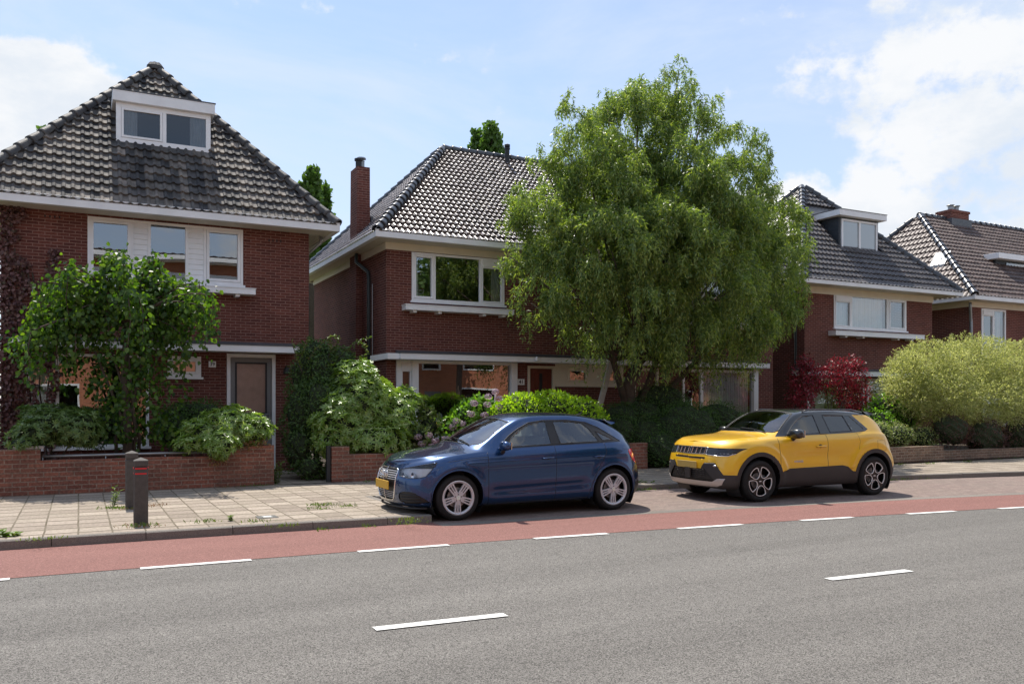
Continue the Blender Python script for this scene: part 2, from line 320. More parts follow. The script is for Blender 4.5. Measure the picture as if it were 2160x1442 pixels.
M['tile_dark'] = island_mat('dark satin roof tile', [(.045, .040, .042), (.085, .075, .072), (.065, .058, .058), (.11, .095, .088)], rough=.34, spec=.8, bump=.25)
M['tile_brown'] = island_mat('brown roof tile', [(.095, .066, .058), (.14, .098, .085), (.115, .082, .072)], rough=.5, spec=.5, bump=.4)
M['hip'] = island_mat('hip tile', [(.055, .055, .057), (.09, .087, .084), (.07, .068, .068)], rough=.6, spec=.35, bump=.6)
M['hip_glazed'] = island_mat('glazed hip tile', [(.030, .033, .040), (.045, .048, .056)], rough=.28, spec=.7, bump=.2)
M['asphalt'] = ground_mat('asphalt', (.045, .042, .038), (.305, .288, .262), grain=150, gamp=.9, patch=.17, bump=.9, crack=.25)
M['red_asphalt'] = ground_mat('red bicycle lane', (.13, .058, .050), (.36, .185, .155), grain=120, gamp=.6, patch=.10, bump=.6)
M['marking'] = plain('road marking', (.76, .75, .71), .7, var=.30, vscale=16, bump=.3)
M['slab'] = brick('pavement slabs', (.40, .34, .28), (.25, .205, .17), (.12, .10, .07), bw=.36, bh=.40, ysc=.35, ms=.012, dirt=.60, dirtcol=(.25, .215, .165), wob=.02, flat=True, offset=0.0, dscale=1.6, fine=.22, bump=.45)
M['pavers'] = brick('parking pavers', (.27, .205, .18), (.20, .15, .135), (.14, .115, .095), bw=.21, bh=.105, ms=.006, dirt=.5, dirtcol=(.20, .17, .145), flat=True, dscale=1.1, fine=.2, bump=.4)
M['kerb'] = ground_mat('kerb concrete', (.12, .108, .095), (.30, .27, .235), grain=160, gamp=.5, patch=.22)
M['soil'] = ground_mat('garden soil', (.030, .022, .015), (.075, .055, .036), grain=50, gamp=.6, patch=.3)
M['grass'] = ground_mat('grass ground', (.03, .055, .012), (.08, .11, .03), grain=60, gamp=.6, patch=.3)
M['bark'] = plain('bark', (.085, .062, .045), .9, var=.4, vscale=9, bump=1, bscale=25)
def chipped(name):
    m = M['marking']; nt = m.node_tree; b = nt.nodes['Principled BSDF']; N = nt.nodes.new; L = nt.links.new; src = b.inputs['Base Color'].links[0].from_socket
    tc = N('ShaderNodeTexCoord'); n = N('ShaderNodeTexNoise'); n.inputs['Scale'].default_value = 22; n.inputs['Detail'].default_value = 9; n.inputs['Roughness'].default_value = .75; L(tc.outputs['Object'], n.inputs['Vector'])
    r = N('ShaderNodeMapRange'); r.inputs['From Min'].default_value = .56; r.inputs['From Max'].default_value = .64; L(n.outputs[0], r.inputs['Value']); r.inputs['To Max'].default_value = .8
    mx = N('ShaderNodeMixRGB'); L(r.outputs[0], mx.inputs[0]); L(src, mx.inputs[1]); mx.inputs[2].default_value = (.30, .29, .27, 1); L(mx.outputs[0], b.inputs['Base Color'])
chipped('marking')
M['glass_dim'] = glass('attic window glass', .03, (.55, .6, .62), wob=.0012)
M['bollard'] = plain('weathered bollard plastic', (.075, .066, .060), .75, var=.3, vscale=12, bump=.5)
M['bandred'] = plain('red reflective band', (.62, .02, .03), .4)
M['black'] = plain('black plastic', (.015, .015, .016), .5)
# ---------------------------------------------------------------- ground, road, pavement
def yd(X):
    def q(x): return 9.06 - .012 * x - .0048 * x * x
    if X > 20: return q(20) + (X - 20) * (-.012 - .0096 * 20) * .9
    if X < -2: return q(-2) + (X + 2) * .0
    return q(X)
XS = sorted(set([-80, -40, -20, -10, -5, -2] + [round(-1 + .5 * i, 2) for i in range(80)] + [45, 60, 90]))
def strip(name, lo, hi, z, mat, x0=-80, x1=90, kind='structure', thick=0):
    mb = MB(); xs = [x for x in XS if x0 < x < x1]; xs = [x0] + xs + [x1]
    for a, b in zip(xs, xs[1:]):
        mb.quad((a, lo(a), z), (b, lo(b), z), (b, hi(b), z), (a, hi(a), z))
        if thick: mb.quad((a, lo(a), z - thick), (b, lo(b), z - thick), (b, lo(b), z), (a, lo(a), z))
    return tag(mb.build(name, mat), kind=kind)
g = MB(); g.quad((-900, -900, -.03), (900, -900, -.03), (900, 900, -.03), (-900, 900, -.03)); tag(g.build('ground', M['grass']), kind='structure')
K1 = 1.76; RL = 1.37; K2 = 4.35; BX = 4.26
strip('road', lambda x: yd(x) - 6.8, lambda x: yd(x), 0.0, M['asphalt'])
strip('red_cycle_path', lambda x: yd(x) - .004, lambda x: yd(x) + (K1 if x <= BX else RL), .004, M['red_asphalt'], -80, BX)
strip('red_cycle_path', lambda x: yd(x) - .004, lambda x: yd(x) + RL, .004, M['red_asphalt'], BX, 90)
strip('red_cycle_path', lambda x: yd(x) - 8.2, lambda x: yd(x) - 6.796, .004, M['red_asphalt'])
strip('road_gutter', lambda x: yd(x) + RL, lambda x: yd(x) + RL + .22, .005, M['kerb'], BX, 90)
strip('parking_bay', lambda x: yd(x) + RL + .22, lambda x: yd(x) + K2, .004, M['pavers'], BX, 90)
mk = MB()
DS = [-12.6, -10.4, -8.2, -6.0, -3.8, -1.62, .53, 2.70, 4.83, 6.87, 8.85, 10.76, 12.55, 14.35, 16.2, 18.0, 19.9, 21.8, 23.8, 25.8, 27.8, 30]
for i, a in enumerate(DS):
    b = a + (1.05 if a < 3 else 1.0 if a < 7 else .90)
    n = 3
    for j in range(n):
        u, v = a + (b - a) * j / n, a + (b - a) * (j + 1) / n
        mk.quad((u, yd(u) - .10, .008), (v, yd(v) - .10, .008), (v, yd(v) + .0, .008), (u, yd(u) + .0, .008))
# centre line: 1.05 m dashes, 4.25 m apart
for i in range(-6, 14):
    a = 1.88 + 4.235 * i; b = a + 1.02
    ya, yb = 5.89 - .075 * a * .82, 5.89 - .075 * b * .82
    mk.quad((a, ya - .0, .008), (b, yb - .0, .008), (b, yb + .105, .008), (a, ya + .105, .008))
for i in range(-8, 24):
    a = -.3 + 2.055 * i
    mk.quad((a, yd(a) - 6.8, .008), (a + 1, yd(a + 1) - 6.8, .008), (a + 1, yd(a + 1) - 6.7, .008), (a, yd(a) - 6.7, .008))
tag(mk.build('road_markings', M['marking']), kind='structure')
# pavements (0.10 m up) and kerbs
strip('pavement', lambda x: yd(x) + K1 + .1, lambda x: 16.9, .100, M['slab'], -80, BX - .1)
strip('pavement', lambda x: yd(x) + K2 + .1, lambda x: 16.9, .100, M['slab'], BX - .1, 90)
strip('pavement', lambda x: yd(x) - 11.6, lambda x: yd(x) - 8.3, .100, M['slab'])
def kerb_run(name, f, x0, x1, off=0.0, flip=False):
    mb = MB(); x = x0
    while x < x1:
        e = min(x + .98, x1); a, b = x + .004, e - .004
        y0, y1 = f(a), f(b); w = .12
        r = random.uniform(-.003, .003)
        pts = [(a, y0, -.02), (b, y1, -.02), (b, y1 + w, -.02), (a, y0 + w, -.02), (a, y0 + .012, .092 + r), (b, y1 + .012, .092 + r), (b, y1 + w, .104 + r), (a, y0 + w, .104 + r)]
        pts += [(a, y0 + .03, .104 + r), (b, y1 + .03, .104 + r)]
        mb.add(pts, [(0, 1, 5, 4), (4, 5, 9, 8), (8, 9, 6, 7), (0, 4, 8, 7, 3), (1, 2, 6, 9, 5), (3, 7, 6, 2)])
        x = e
    return tag(mb.build(name, M['kerb']), kind='structure')
kerb_run('kerb', lambda x: yd(x) + K1, -30.66, BX)
kerb_run('kerb', lambda x: yd(x) + K2, BX + .05, 60)
kerb_run('kerb', lambda x: yd(x) - 8.3, -30, 60)
kb = MB(); kb.box(BX - .11, yd(BX) + K1 + .12, -.02, BX + .01, yd(BX) + K2 + .12, .103); tag(kb.build('kerb', M['kerb'], bevel=.012), kind='structure')
# gardens and the path to the doors
gs = MB()
gs.quad((-40, 16.2, .13), (3.33, 16.2, .13), (3.33, 19.4, .13), (-40, 19.4, .13)); gs.quad((4.45, 16.1, .13), (17.4, 16.1, .13), (17.4, 19.6, .13), (4.45, 19.6, .13))
gs.quad((17.4, 14.4, .13), (60, 14.0, .13), (60, 20.2, .13), (17.4, 20.2, .13)); gs.quad((3.3, 19.3, .115), (6.7, 19.3, .115), (6.7, 60, .115), (3.3, 60, .115))
tag(gs.build('garden_soil', M['soil']), kind='structure')
gp = MB(); gp.quad((3.33, 15.9, .112), (4.45, 15.9, .112), (5.6, 30, .122), (3.33, 30, .122)); tag(gp.build('garden_path', M['slab']), kind='structure')
gb = MB(); gb.quad((-80, 19.6, .11), (90, 19.6, .11), (90, 70, .11), (-80, 70, .11)); tag(gb.build('back_garden_ground', M['grass']), kind='structure')
# ---------------------------------------------------------------- building kit
def wall_holes(mb, x0, x1, z0, z1, y, th, holes, axis='X'):
    """wall facing -Y (or -X for axis Y) with openings (xa, xb, za, zb)"""
    xs = sorted(set([x0, x1] + [h[0] for h in holes] + [h[1] for h in holes])); zs = sorted(set([z0, z1] + [h[2] for h in holes] + [h[3] for h in holes]))
    def pt(u, d, z): return (u, d, z) if axis == 'X' else (d, u, z)
    for a, b in zip(xs, xs[1:]):
        for c, d in zip(zs, zs[1:]):
            mx, mz = (a + b) / 2, (c + d) / 2
            if any(h[0] < mx < h[1] and h[2] < mz < h[3] for h in holes): continue
            mb.quad(pt(a, y, c), pt(b, y, c), pt(b, y, d), pt(a, y, d)); mb.quad(pt(a, y + th, c), pt(a, y + th, d), pt(b, y + th, d), pt(b, y + th, c))
    for (a, b, c, d) in holes:
        mb.quad(pt(a, y, c), pt(a, y + th, c), pt(a, y + th, d), pt(a, y, d)); mb.quad(pt(b, y, c), pt(b, y, d), pt(b, y + th, d), pt(b, y + th, c))
        mb.quad(pt(a, y, d), pt(a, y + th, d), pt(b, y + th, d), pt(b, y, d)); mb.quad(pt(a, y, c), pt(b, y, c), pt(b, y + th, c), pt(a, y + th, c))
def frame_rect(mb, x0, x1, z0, z1, w, y0, y1):
    mb.box(x0, y0, z0, x0 + w, y1, z1); mb.box(x1 - w, y0, z0, x1, y1, z1); mb.box(x0 + w, y0, z0, x1 - w, y1, z0 + w); mb.box(x0 + w, y0, z1 - w, x1 - w, y1, z1)
def curtain_mesh(x0, x1, z0, z1, y, fold=.07, amp=.02):
    n = max(4, int((x1 - x0) / fold * 6)); V = []; ph = random.random() * 6
    for i in range(n + 1):
        x = x0 + (x1 - x0) * i / n; yy = y + amp * math.sin(2 * math.pi * (x - x0) / fold + ph + .8 * math.sin(x * 9)) + .4 * amp * math.sin(x * 41)
        V += [(x, yy, z0), (x, yy, z1)]
    mb = MB(); mb.add(V, [(2 * i, 2 * i + 2, 2 * i + 3, 2 * i + 1) for i in range(n)]); return mb
def window(parent, x0, x1, z0, z1, y, cells, sill=True, fw=.055, mat='white', name='window', gl='glass'):
    """cells: (xa, xb, kind) kinds: case fixed board blind; extras 'cl' 'cr' 'cf' curtains"""
    mb = MB(); frame_rect(mb, x0, x1, z0, z1, fw, y - .025, y + .07)
    prev = None
    for k, c in enumerate(cells):
        xa, xb, kind = c[:3]
        if k: mb.box((prev + xa) / 2 - max(.03, (xa - prev) / 2), y - .022, z0 + fw, (prev + xa) / 2 + max(.03, (xa - prev) / 2), y + .07, z1 - fw)
        prev = xb
        if kind == 'case': frame_rect(mb, xa + .004, xb - .004, z0 + fw + .004, z1 - fw - .004, .055, y - .038, y + .05)
        if kind == 'board':
            h = (z1 - z0 - 2 * fw) / 10
            for j in range(10): mb.add([(xa, y + .012, z0 + fw + h * j), (xb, y + .012, z0 + fw + h * j), (xb, y - .006, z0 + fw + h * j + .006), (xa, y - .006, z0 + fw + h * j + .006), (xb, y + .010, z0 + fw + h * (j + 1)), (xa, y + .010, z0 + fw + h * (j + 1))], [(0, 1, 2, 3), (3, 2, 4, 5)])
        if kind == 'blind': mb.box(xa, y - .05, z1 - fw - .17, xb, y + .05, z1 - fw); frame_rect(mb, xa + .004, xb - .004, z0 + fw + .004, z1 - fw - .172, .03, y - .03, y + .05)
    if sill: mb.box(x0 - .04, y - .075, z0 - .05, x1 + .04, y + .05, z0 - .002)
    fr = mb.build(name, M[mat], parent, bevel=.004)
    for c in cells:
        xa, xb, kind = c[:3]; ex = c[3] if len(c) > 3 else ''
        if kind == 'board': continue
        i_ = .05 if kind == 'case' else (.02 if kind == 'blind' else 0); top = z1 - fw - i_ - (.17 if kind == 'blind' else 0)
        p = MB(); p.quad((xa + i_, y + .02, z0 + fw + i_), (xb - i_, y + .02, z0 + fw + i_), (xb - i_, y + .02, top), (xa + i_, y + .02, top)); p.build('pane', M[gl], fr)
        wd = xb - xa
        if 'l' in ex: curtain_mesh(xa, xa + wd * .36, z0 + .05, z1 - .05, y + .17).build('curtain', M['curtain'], fr, smooth=True)
        if 'r' in ex: curtain_mesh(xb - wd * .42, xb, z0 + .05, z1 - .05, y + .17).build('curtain', M['curtain'], fr, smooth=True)
        if 'f' in ex: curtain_mesh(xa, xb, z0 + .05, z1 - .05, y + .17, .09).build('curtain', M['curtain'], fr, smooth=True)
        if 'b' in ex:
            q = MB(); q.quad((xa, y + .12, z0), (xb, y + .12, z0), (xb, y + .12, z1), (xa, y + .12, z1)); q.build('blind', M['blind'], fr)
    return fr
def planter_shelf(parent, x0, x1, z0, z1, y0, y1, brackets):
    mb = MB(); mb.box(x0, y0, z0, x1, y1, z1); mb.box(x0 - .012, y0 - .012, z1, x1 + .012, y1, z1 + .018)
    o = mb.build('planter_shelf', M['white'], parent, bevel=.004)
    for b in brackets: m2 = MB(); m2.box(b - .045, y0 + .06, z0 - .055, b + .045, y1, z0 - .002); m2.build('bracket', M['white'], o)
    return o
def roof_plane(mb, e0, e1, t1, t0, tw, ch, over=.05, hump=.035, base=True, skip=None):
    e0, e1, t0, t1 = [Vector(v) for v in (e0, e1, t0, t1)]
    u = (e1 - e0).normalized(); mid = (t0 + t1) / 2 - (e0 + e1) / 2; v = (mid - u * mid.dot(u)).normalized(); n = u.cross(v)
    if n.z < 0: n = -n
    Lu = (e1 - e0).length; H = (t0 - e0).dot(v); a0 = (t0 - e0).dot(u); a1 = (t1 - e0).dot(u)
    if base: mb.quad(e0, e1, t1, t0) if (t1 - t0).length > 1e-4 else mb.add([e0, e1, t0], [(0, 1, 2)])
    prof = [(0, .0), (.12, .75), (.25, 1.0), (.38, .75), (.5, .1), (.66, -.12), (.84, -.10), (1.0, .06)]
    nc = int(Lu / tw) + 1; nr = int(H / ch) + 1
    for r in range(nr):
        v0 = r * ch - (over if r == 0 else 0); v1 = min((r + 1) * ch + .02, H); lo = a0 * max(v0, 0) / H; hi = Lu + (a1 - Lu) * max(v0, 0) / H; lo1 = a0 * v1 / H; hi1 = Lu + (a1 - Lu) * v1 / H
        for c in range(nc):
            x0 = c * tw
            if x0 + tw < lo or x0 > hi: continue
            if skip:
                cc = e0 + u * (x0 + tw / 2) + v * (v0 + ch / 2)
                if skip(cc): continue
            ju, jn, jt = random.uniform(-.004, .004), random.uniform(-.003, .006), random.uniform(-.006, .006)
            bot, top, lip = [], [], []
            for (pu, ph) in prof:
                uu = x0 + pu * tw * 1.02 + ju
                b_ = min(max(uu, lo), hi); t_ = min(max(uu, lo1), hi1)
                bot.append(e0 + u * b_ + v * v0 + n * (.066 + hump * ph + jn)); lip.append(e0 + u * b_ + v * v0 + n * (.020 + hump * ph + jn)); top.append(e0 + u * t_ + v * v1 + n * (.018 + hump * ph + jt * .3))
            k = len(prof); vs = lip + bot + top
            mb.add(vs, [(i, i + 1, k + i + 1, k + i) for i in range(k - 1)] + [(k + i, k + i + 1, 2 * k + i + 1, 2 * k + i) for i in range(k - 1)])
def hip_line(mb, p0, p1, r=.10, seg=.34, lift=.07):
    p0, p1 = Vector(p0), Vector(p1); d = p1 - p0; L = d.length; d.normalize(); n = int(L / seg); up = Vector((0, 0, 1)); up = (up - d * up.dot(d)).normalized(); sd_ = d.cross(up)
    for i in range(n):
        a = p0 + d * (i * seg - .03) + up * lift; b = p0 + d * ((i + 1) * seg) + up * lift; jr = random.uniform(-.004, .004); jo = sd_ * random.uniform(-.008, .008); K = 9; vs = []
        for (c, rr) in ((a, r * 1.18 + jr - .02), (a, r * 1.18 + jr), (a + d * .05, r * 1.15 + jr), (b, r * .88)):
            for k in range(K):
                an = math.radians(-15 + 210 * k / (K - 1)); vs.append(c + jo + sd_ * (rr * math.cos(an)) + up * (rr * math.sin(an) - .02))
        mb.add(vs, [(j * K + k, j * K + k + 1, (j + 1) * K + k + 1, (j + 1) * K + k) for j in range(3) for k in range(K - 1)])
def hip_roof(root, xl, xr, yf, yb, ze, r0, r1, tw, ch, mat, hmat, skip=None, hump=.035, hr=.10, hseg=.34):
    """eave rectangle and ridge r0-r1 (equal for a pyramid)"""
    mb = MB(); A, B, Cc, D = (xl, yf, ze), (xr, yf, ze), (xr, yb, ze), (xl, yb, ze)
    roof_plane(mb, A, B, r1, r0, tw, ch, hump=hump, skip=skip); roof_plane(mb, D, A, r0, r0, tw, ch, hump=hump, skip=skip)
    roof_plane(mb, B, Cc, r1, r1, tw, ch, hump=hump); roof_plane(mb, Cc, D, r0, r1, tw * 2, ch * 2, hump=hump)
    ro = mb.build('roof', M[mat], root)
    hb = MB(); hip_line(hb, A, r0, hr, hseg); hip_line(hb, B, r1, hr, hseg); hip_line(hb, Cc, r1, hr, hseg); hip_line(hb, D, r0, hr, hseg)
    if (Vector(r1) - Vector(r0)).length > .3: hip_line(hb, r0, r1, hr * .9, hseg, .05)
    hb.build('hip_tiles', M[hmat], ro, smooth=True)
    return ro
def eaves(root, xl, xr, yf, yb, ze, wl, wr, wf, wb, fh=.18, frieze=0.0, fmat='gutter'):
    """white gutter all round, soffit, optional cream frieze on the wall"""
    g_ = MB(); o = .07
    for (a, b, c, d) in ((xl - o, yf - o, xr + o, yf + .05), (xl - o, yb - .05, xr + o, yb + o)): g_.box(a, b, ze - fh + .03, c, d, ze + .03)
    for (a, b, c, d) in ((xl - o, yf + .05, xl + .05, yb - .05), (xr - .05, yf + .05, xr + o, yb - .05)): g_.box(a, b, ze - fh + .03, c, d, ze + .03)
    g_.box(xl - o - .012, yf - o - .012, ze + .03, xr + o + .012, yf - .02, ze + .045)
    go = g_.build('gutter', M[fmat], root, bevel=.008)
    s_ = MB(); zb = ze - fh + .045
    n = 5
    for i in range(n):
        a = yf + .05 + (wf - yf - .05) * i / n; b = yf + .05 + (wf - yf - .05) * (i + 1) / n; s_.box(xl + .05, a + .004, zb, xr - .05, b - .004, zb + .02)
        a = xl + .05 + (wl - xl - .05) * i / n; b = xl + .05 + (wl - xl - .05) * (i + 1) / n; s_.box(a + .004, wf, zb, b - .004, yb, zb + .02)
        a = wr + (xr - .05 - wr) * i / n; b = wr + (xr - .05 - wr) * (i + 1) / n; s_.box(a + .004, wf, zb, b - .004, yb, zb + .02)
    s_.build('soffit', M['soffit'], root)
    if frieze:
        f_ = MB(); f_.box(wl - .03, wf - .03, zb - frieze, wr + .03, wf + .02, zb - .002); f_.box(wl - .03, wf + .02, zb - frieze, wl + .02, wb, zb - .002); f_.box(wr - .02, wf + .02, zb - frieze, wr + .03, wb, zb - .002)
        f_.build('frieze', M['cream'], root)
    return go
def shell_walls(root, wl, wr, wf, wb, z1, holes, th=.12, side_holes=(), z0=.1):
    mb = MB(); wall_holes(mb, wl, wr, z0, z1, wf, th, holes)
    wall_holes(mb, wf, wb, z0, z1, wl, th, list(side_holes), 'Y')
    mb.box(wr - th, wf + th, z0, wr, wb, z1); mb.box(wl + th, wb - th, z0, wr - th, wb, z1)
    o = mb.build('wall', M['brick'], root)
    # floors and dark rooms so the windows look into real rooms
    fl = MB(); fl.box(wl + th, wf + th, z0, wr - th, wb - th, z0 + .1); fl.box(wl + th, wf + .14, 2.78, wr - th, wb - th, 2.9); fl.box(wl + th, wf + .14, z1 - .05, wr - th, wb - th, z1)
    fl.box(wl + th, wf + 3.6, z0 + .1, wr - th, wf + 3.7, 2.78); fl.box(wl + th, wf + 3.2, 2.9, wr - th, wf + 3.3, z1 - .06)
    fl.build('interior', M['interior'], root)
    return o
def canopy(root, x0, x1, y0, y1, z0, z1, rim=.09):
    mb = MB(); mb.box(x0, y0, z0, x1, y1, z1); o = mb.build('canopy', M['white'], root, bevel=.006)
    m2 = MB(); m2.box(x0 - .015, y0 - .015, z1 + .001, x1 + .015, y1, z1 + .022); m2.prism([(y0 + .25, z1 + .022), (y1, z1 + .022), (y1, z1 + .10)], 'X', x0 + .05, x1 - .05); m2.build('lead_flashing', M['lead'], o)
    return o
def downpipe(root, x, y, ztop, z0=.15, out=.5, mat='dark_green', r=.04, outx=0.0):
    mb = MB(); mb.tube([(x - outx, y - out, ztop), (x - outx, y - out, ztop - .12), (x - outx * .5, y - out * .5, ztop - .33), (x, y, ztop - .5), (x, y, ztop - .65), (x, y, z0)], r, 10)
    o = mb.build('downpipe', M[mat], root, smooth=True); return o
def vent_slots(root, x, z, y):
    for i in range(4): mb = MB(); mb.box(x + i * .085, y - .003, z, x + i * .085 + .028, y + .01, z + .05); mb.build('vent_slot', M['black'], root)
def flue(parent, x, y, z, r=.06, h=.22, mat='zinc'):
    mb = MB(); mb.lathe([(0.001, 0), (r, 0), (r, h * .7), (r * 1.05, h * .7), (r * 1.05, h * .75), (r * .5, h * .78), (r * .5, h * .88), (r * 1.5, h * .9), (r * 1.35, h), (0.001, h)], (x, y, z), 'Z', 16); return mb.build('chimney_pot', M[mat], parent, smooth=False)
def plate(root, s, x, z, y, w=.15, h=.13, dark=False):
    mb = MB(); mb.box(x - w / 2, y - .012, z - h / 2, x + w / 2, y - .001, z + h / 2); o = mb.build('house_number', M['white'], root, bevel=.003)
    me = text_mesh('digits', s, h * .82, None, o, (x, y - .015, z), (1, 0, 0), (0, 0, 1), .002); link_mesh('digits', me, M['black'], o)
    return o
# ---------------------------------------------------------------- house 39 (left)
def house_left():
    W0 = 19.2; xl, xr, yf, yb, ze = -2.02, 5.12, 18.62, 25.2, 5.60; wl, wr, wb = -1.36, 4.65, 24.6
    R = empty('brick_house', (wl, W0, .1), 'dark red brick house number 39 with pyramid tiled roof and white dormer at left', 'house')
    ap = (1.62, 21.9, 9.60)
    wz0, wz1 = 4.20, 5.42
    holes = [(.15, 3.20, wz0, wz1), (-.93, 1.30, .72, 2.62), (1.66, 2.33, 2.18, 2.62), (2.86, 3.90, .2, 2.70)]
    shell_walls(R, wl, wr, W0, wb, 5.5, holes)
    window(R, .15, 3.20, wz0, wz1, W0, [(.20, .95, 'case'), (.99, 1.28, 'board'), (1.33, 2.02, 'fixed'), (2.07, 2.38, 'board'), (2.44, 3.145, 'case')])
    planter_shelf(R, .35, 3.42, 3.98, 4.10, W0 - .3, W0, (.6, 1.4, 2.3, 3.05))
    window(R, -.93, 1.30, .72, 2.62, W0, [(-.87, -.42, 'fixed', 'f'), (-.36, 1.24, 'fixed', '')])
    window(R, 1.66, 2.33, 2.18, 2.62, W0, [(1.71, 2.28, 'case', 'b')])
    canopy(R, -1.20, 4.32, W0 - .52, W0, 2.72, 2.86)
    # front door
    d = MB(); frame_rect(d, 2.86, 3.90, .15, 2.70, .075, W0 - .03, W0 + .1); df = d.build('door_frame', M['white'], R, bevel=.005)
    d = MB(); frame_rect(d, 2.94, 3.82, .2, 2.62, .10, W0 + .02, W0 + .065); d.box(3.04, W0 + .02, .3, 3.72, W0 + .06, 1.38); dr = d.build('door', M['door_grey'], R, bevel=.004)
    d = MB(); frame_rect(d, 3.04, 3.72, 1.38, 2.52, .035, W0 + .005, W0 + .055); d.build('glazing_bead', M['rubber'], dr)
    d = MB(); d.box(3.075, W0 + .03, 1.415, 3.685, W0 + .05, 2.485); d.build('pane', M['frost'], dr)
    d = MB(); d.box(3.76, W0 - .02, 1.25, 3.79, W0 + .02, 1.45); d.tube([(3.775, W0 - .05, 1.38), (3.66, W0 - .05, 1.38)], .009); d.build('door_handle', M['zinc'], dr)
    plate(R, '39', 2.56, 2.46, W0)
    d = MB(); d.tube([(4.12, W0 - .02, 2.42), (4.12, W0 - .12, 2.46), (4.12, W0 - .16, 2.40)], .012); d.lathe([(.02, .06), (.06, .04), (.085, -.07), (.07, -.09), (.001, -.09)], (4.12, W0 - .16, 2.36), 'Z', 12); d.build('wall_lamp', M['rubber'], R)
    vent_slots(R, -.62, 5.32, W0); vent_slots(R, 3.75, 5.22, W0)
    ds = (.70, 2.62)  # dormer x range
    def sk(c): return ds[0] + .06 < c.x < ds[1] - .06 and 7.30 < c.z < 8.2 and c.y < 21.2
    ro = hip_roof(R, xl, xr, yf, yb, ze, ap, ap, .170, .262, 'tile_old', 'hip', skip=sk)
    k = MB()
    for i in range(7):
        a = i * .9; k.lathe([(.09, -.04), (.11, .05), (.05, .13), (.001, .14)], (ap[0] + .09 * math.cos(a), ap[1] + .09 * math.sin(a), ap[2] + .02), 'Z', 8)
    k.build('roof_cap', M['hip'], ro)
    eaves(R, xl, xr, yf, yb, ze, wl, wr, W0, wb)
    # dormer
    yF = 19.93
    a, b = ds; zt, zb = 8.06, 7.22
    d = MB(); d.box(a + .02, yF + .05, zb, b - .02, 22.0, zt); dm = d.build('dormer', M['anthra'], R, label='white dormer on the front slope')
    d = MB(); frame_rect(d, a, b, zb, zt, .10, yF - .02, yF + .06); d.box((a + b) / 2 - .04, yF - .02, zb + .1, (a + b) / 2 + .04, yF + .06, zt - .1)
    m_ = (a + b) / 2
    frame_rect(d, a + .104, m_ - .044, zb + .104, zt - .104, .045, yF - .035, yF + .05); d.build('frame', M['white'], dm, bevel=.004)
    for (p, q, cc) in ((a + .15, m_ - .09, 'l'), (m_ + .04, b - .10, 'r')):
        g_ = MB(); g_.quad((p, yF + .005, zb + .1), (q, yF + .005, zb + .1), (q, yF + .005, zt - .1), (p, yF + .005, zt - .1)); g_.build('pane', M['glass_dim'], dm)
        c0, c1 = (p, p + .27) if cc == 'l' else (q - .33, q); curtain_mesh(c0, c1, zb + .08, zt - .1, yF + .035, .06, .01).build('curtain', M['curtain'], dm, smooth=True)
    g_ = MB(); g_.box(a - .07, yF - .13, zt + .002, b + .08, 22.1, zt + .23); dr_ = g_.build('dormer_roof', M['gutter'], dm, bevel=.006)
    g_ = MB(); g_.box(a - .085, yF - .145, zt + .232, b + .095, 22.1, zt + .25); g_.build('roof_edge', M['lead'], dm)
    g_ = MB(); g_.prism([(yF - .16, zb - .20), (yF + .05, zb - .002), (yF + .05, zb - .08)], 'X', a - .02, b + .02); g_.build('lead_apron', M['lead'], dm)
    # dormer on the left slope, only its end shows
    q = P(125, 247, 22.3)
    g_ = MB(); g_.box(q.x, 22.4, q.z - .95, 1.2, 23.4, q.z - .2); d2 = g_.build('dormer', M['anthra'], R, label='dormer on the left slope seen from the side')
    g_ = MB(); g_.box(q.x - .02, 22.3, q.z - .198, 1.2, 23.5, q.z); g_.build('dormer_roof', M['gutter'], d2)
    d = MB(); d.tube([(4.95, 19.3, 5.45), (4.95, 19.3, 5.3), (4.70, 19.5, 5.05), (4.70, 19.5, .2)], .035, 8); d.build('downpipe', M['zinc'], R, smooth=True)
    return R
house_left()
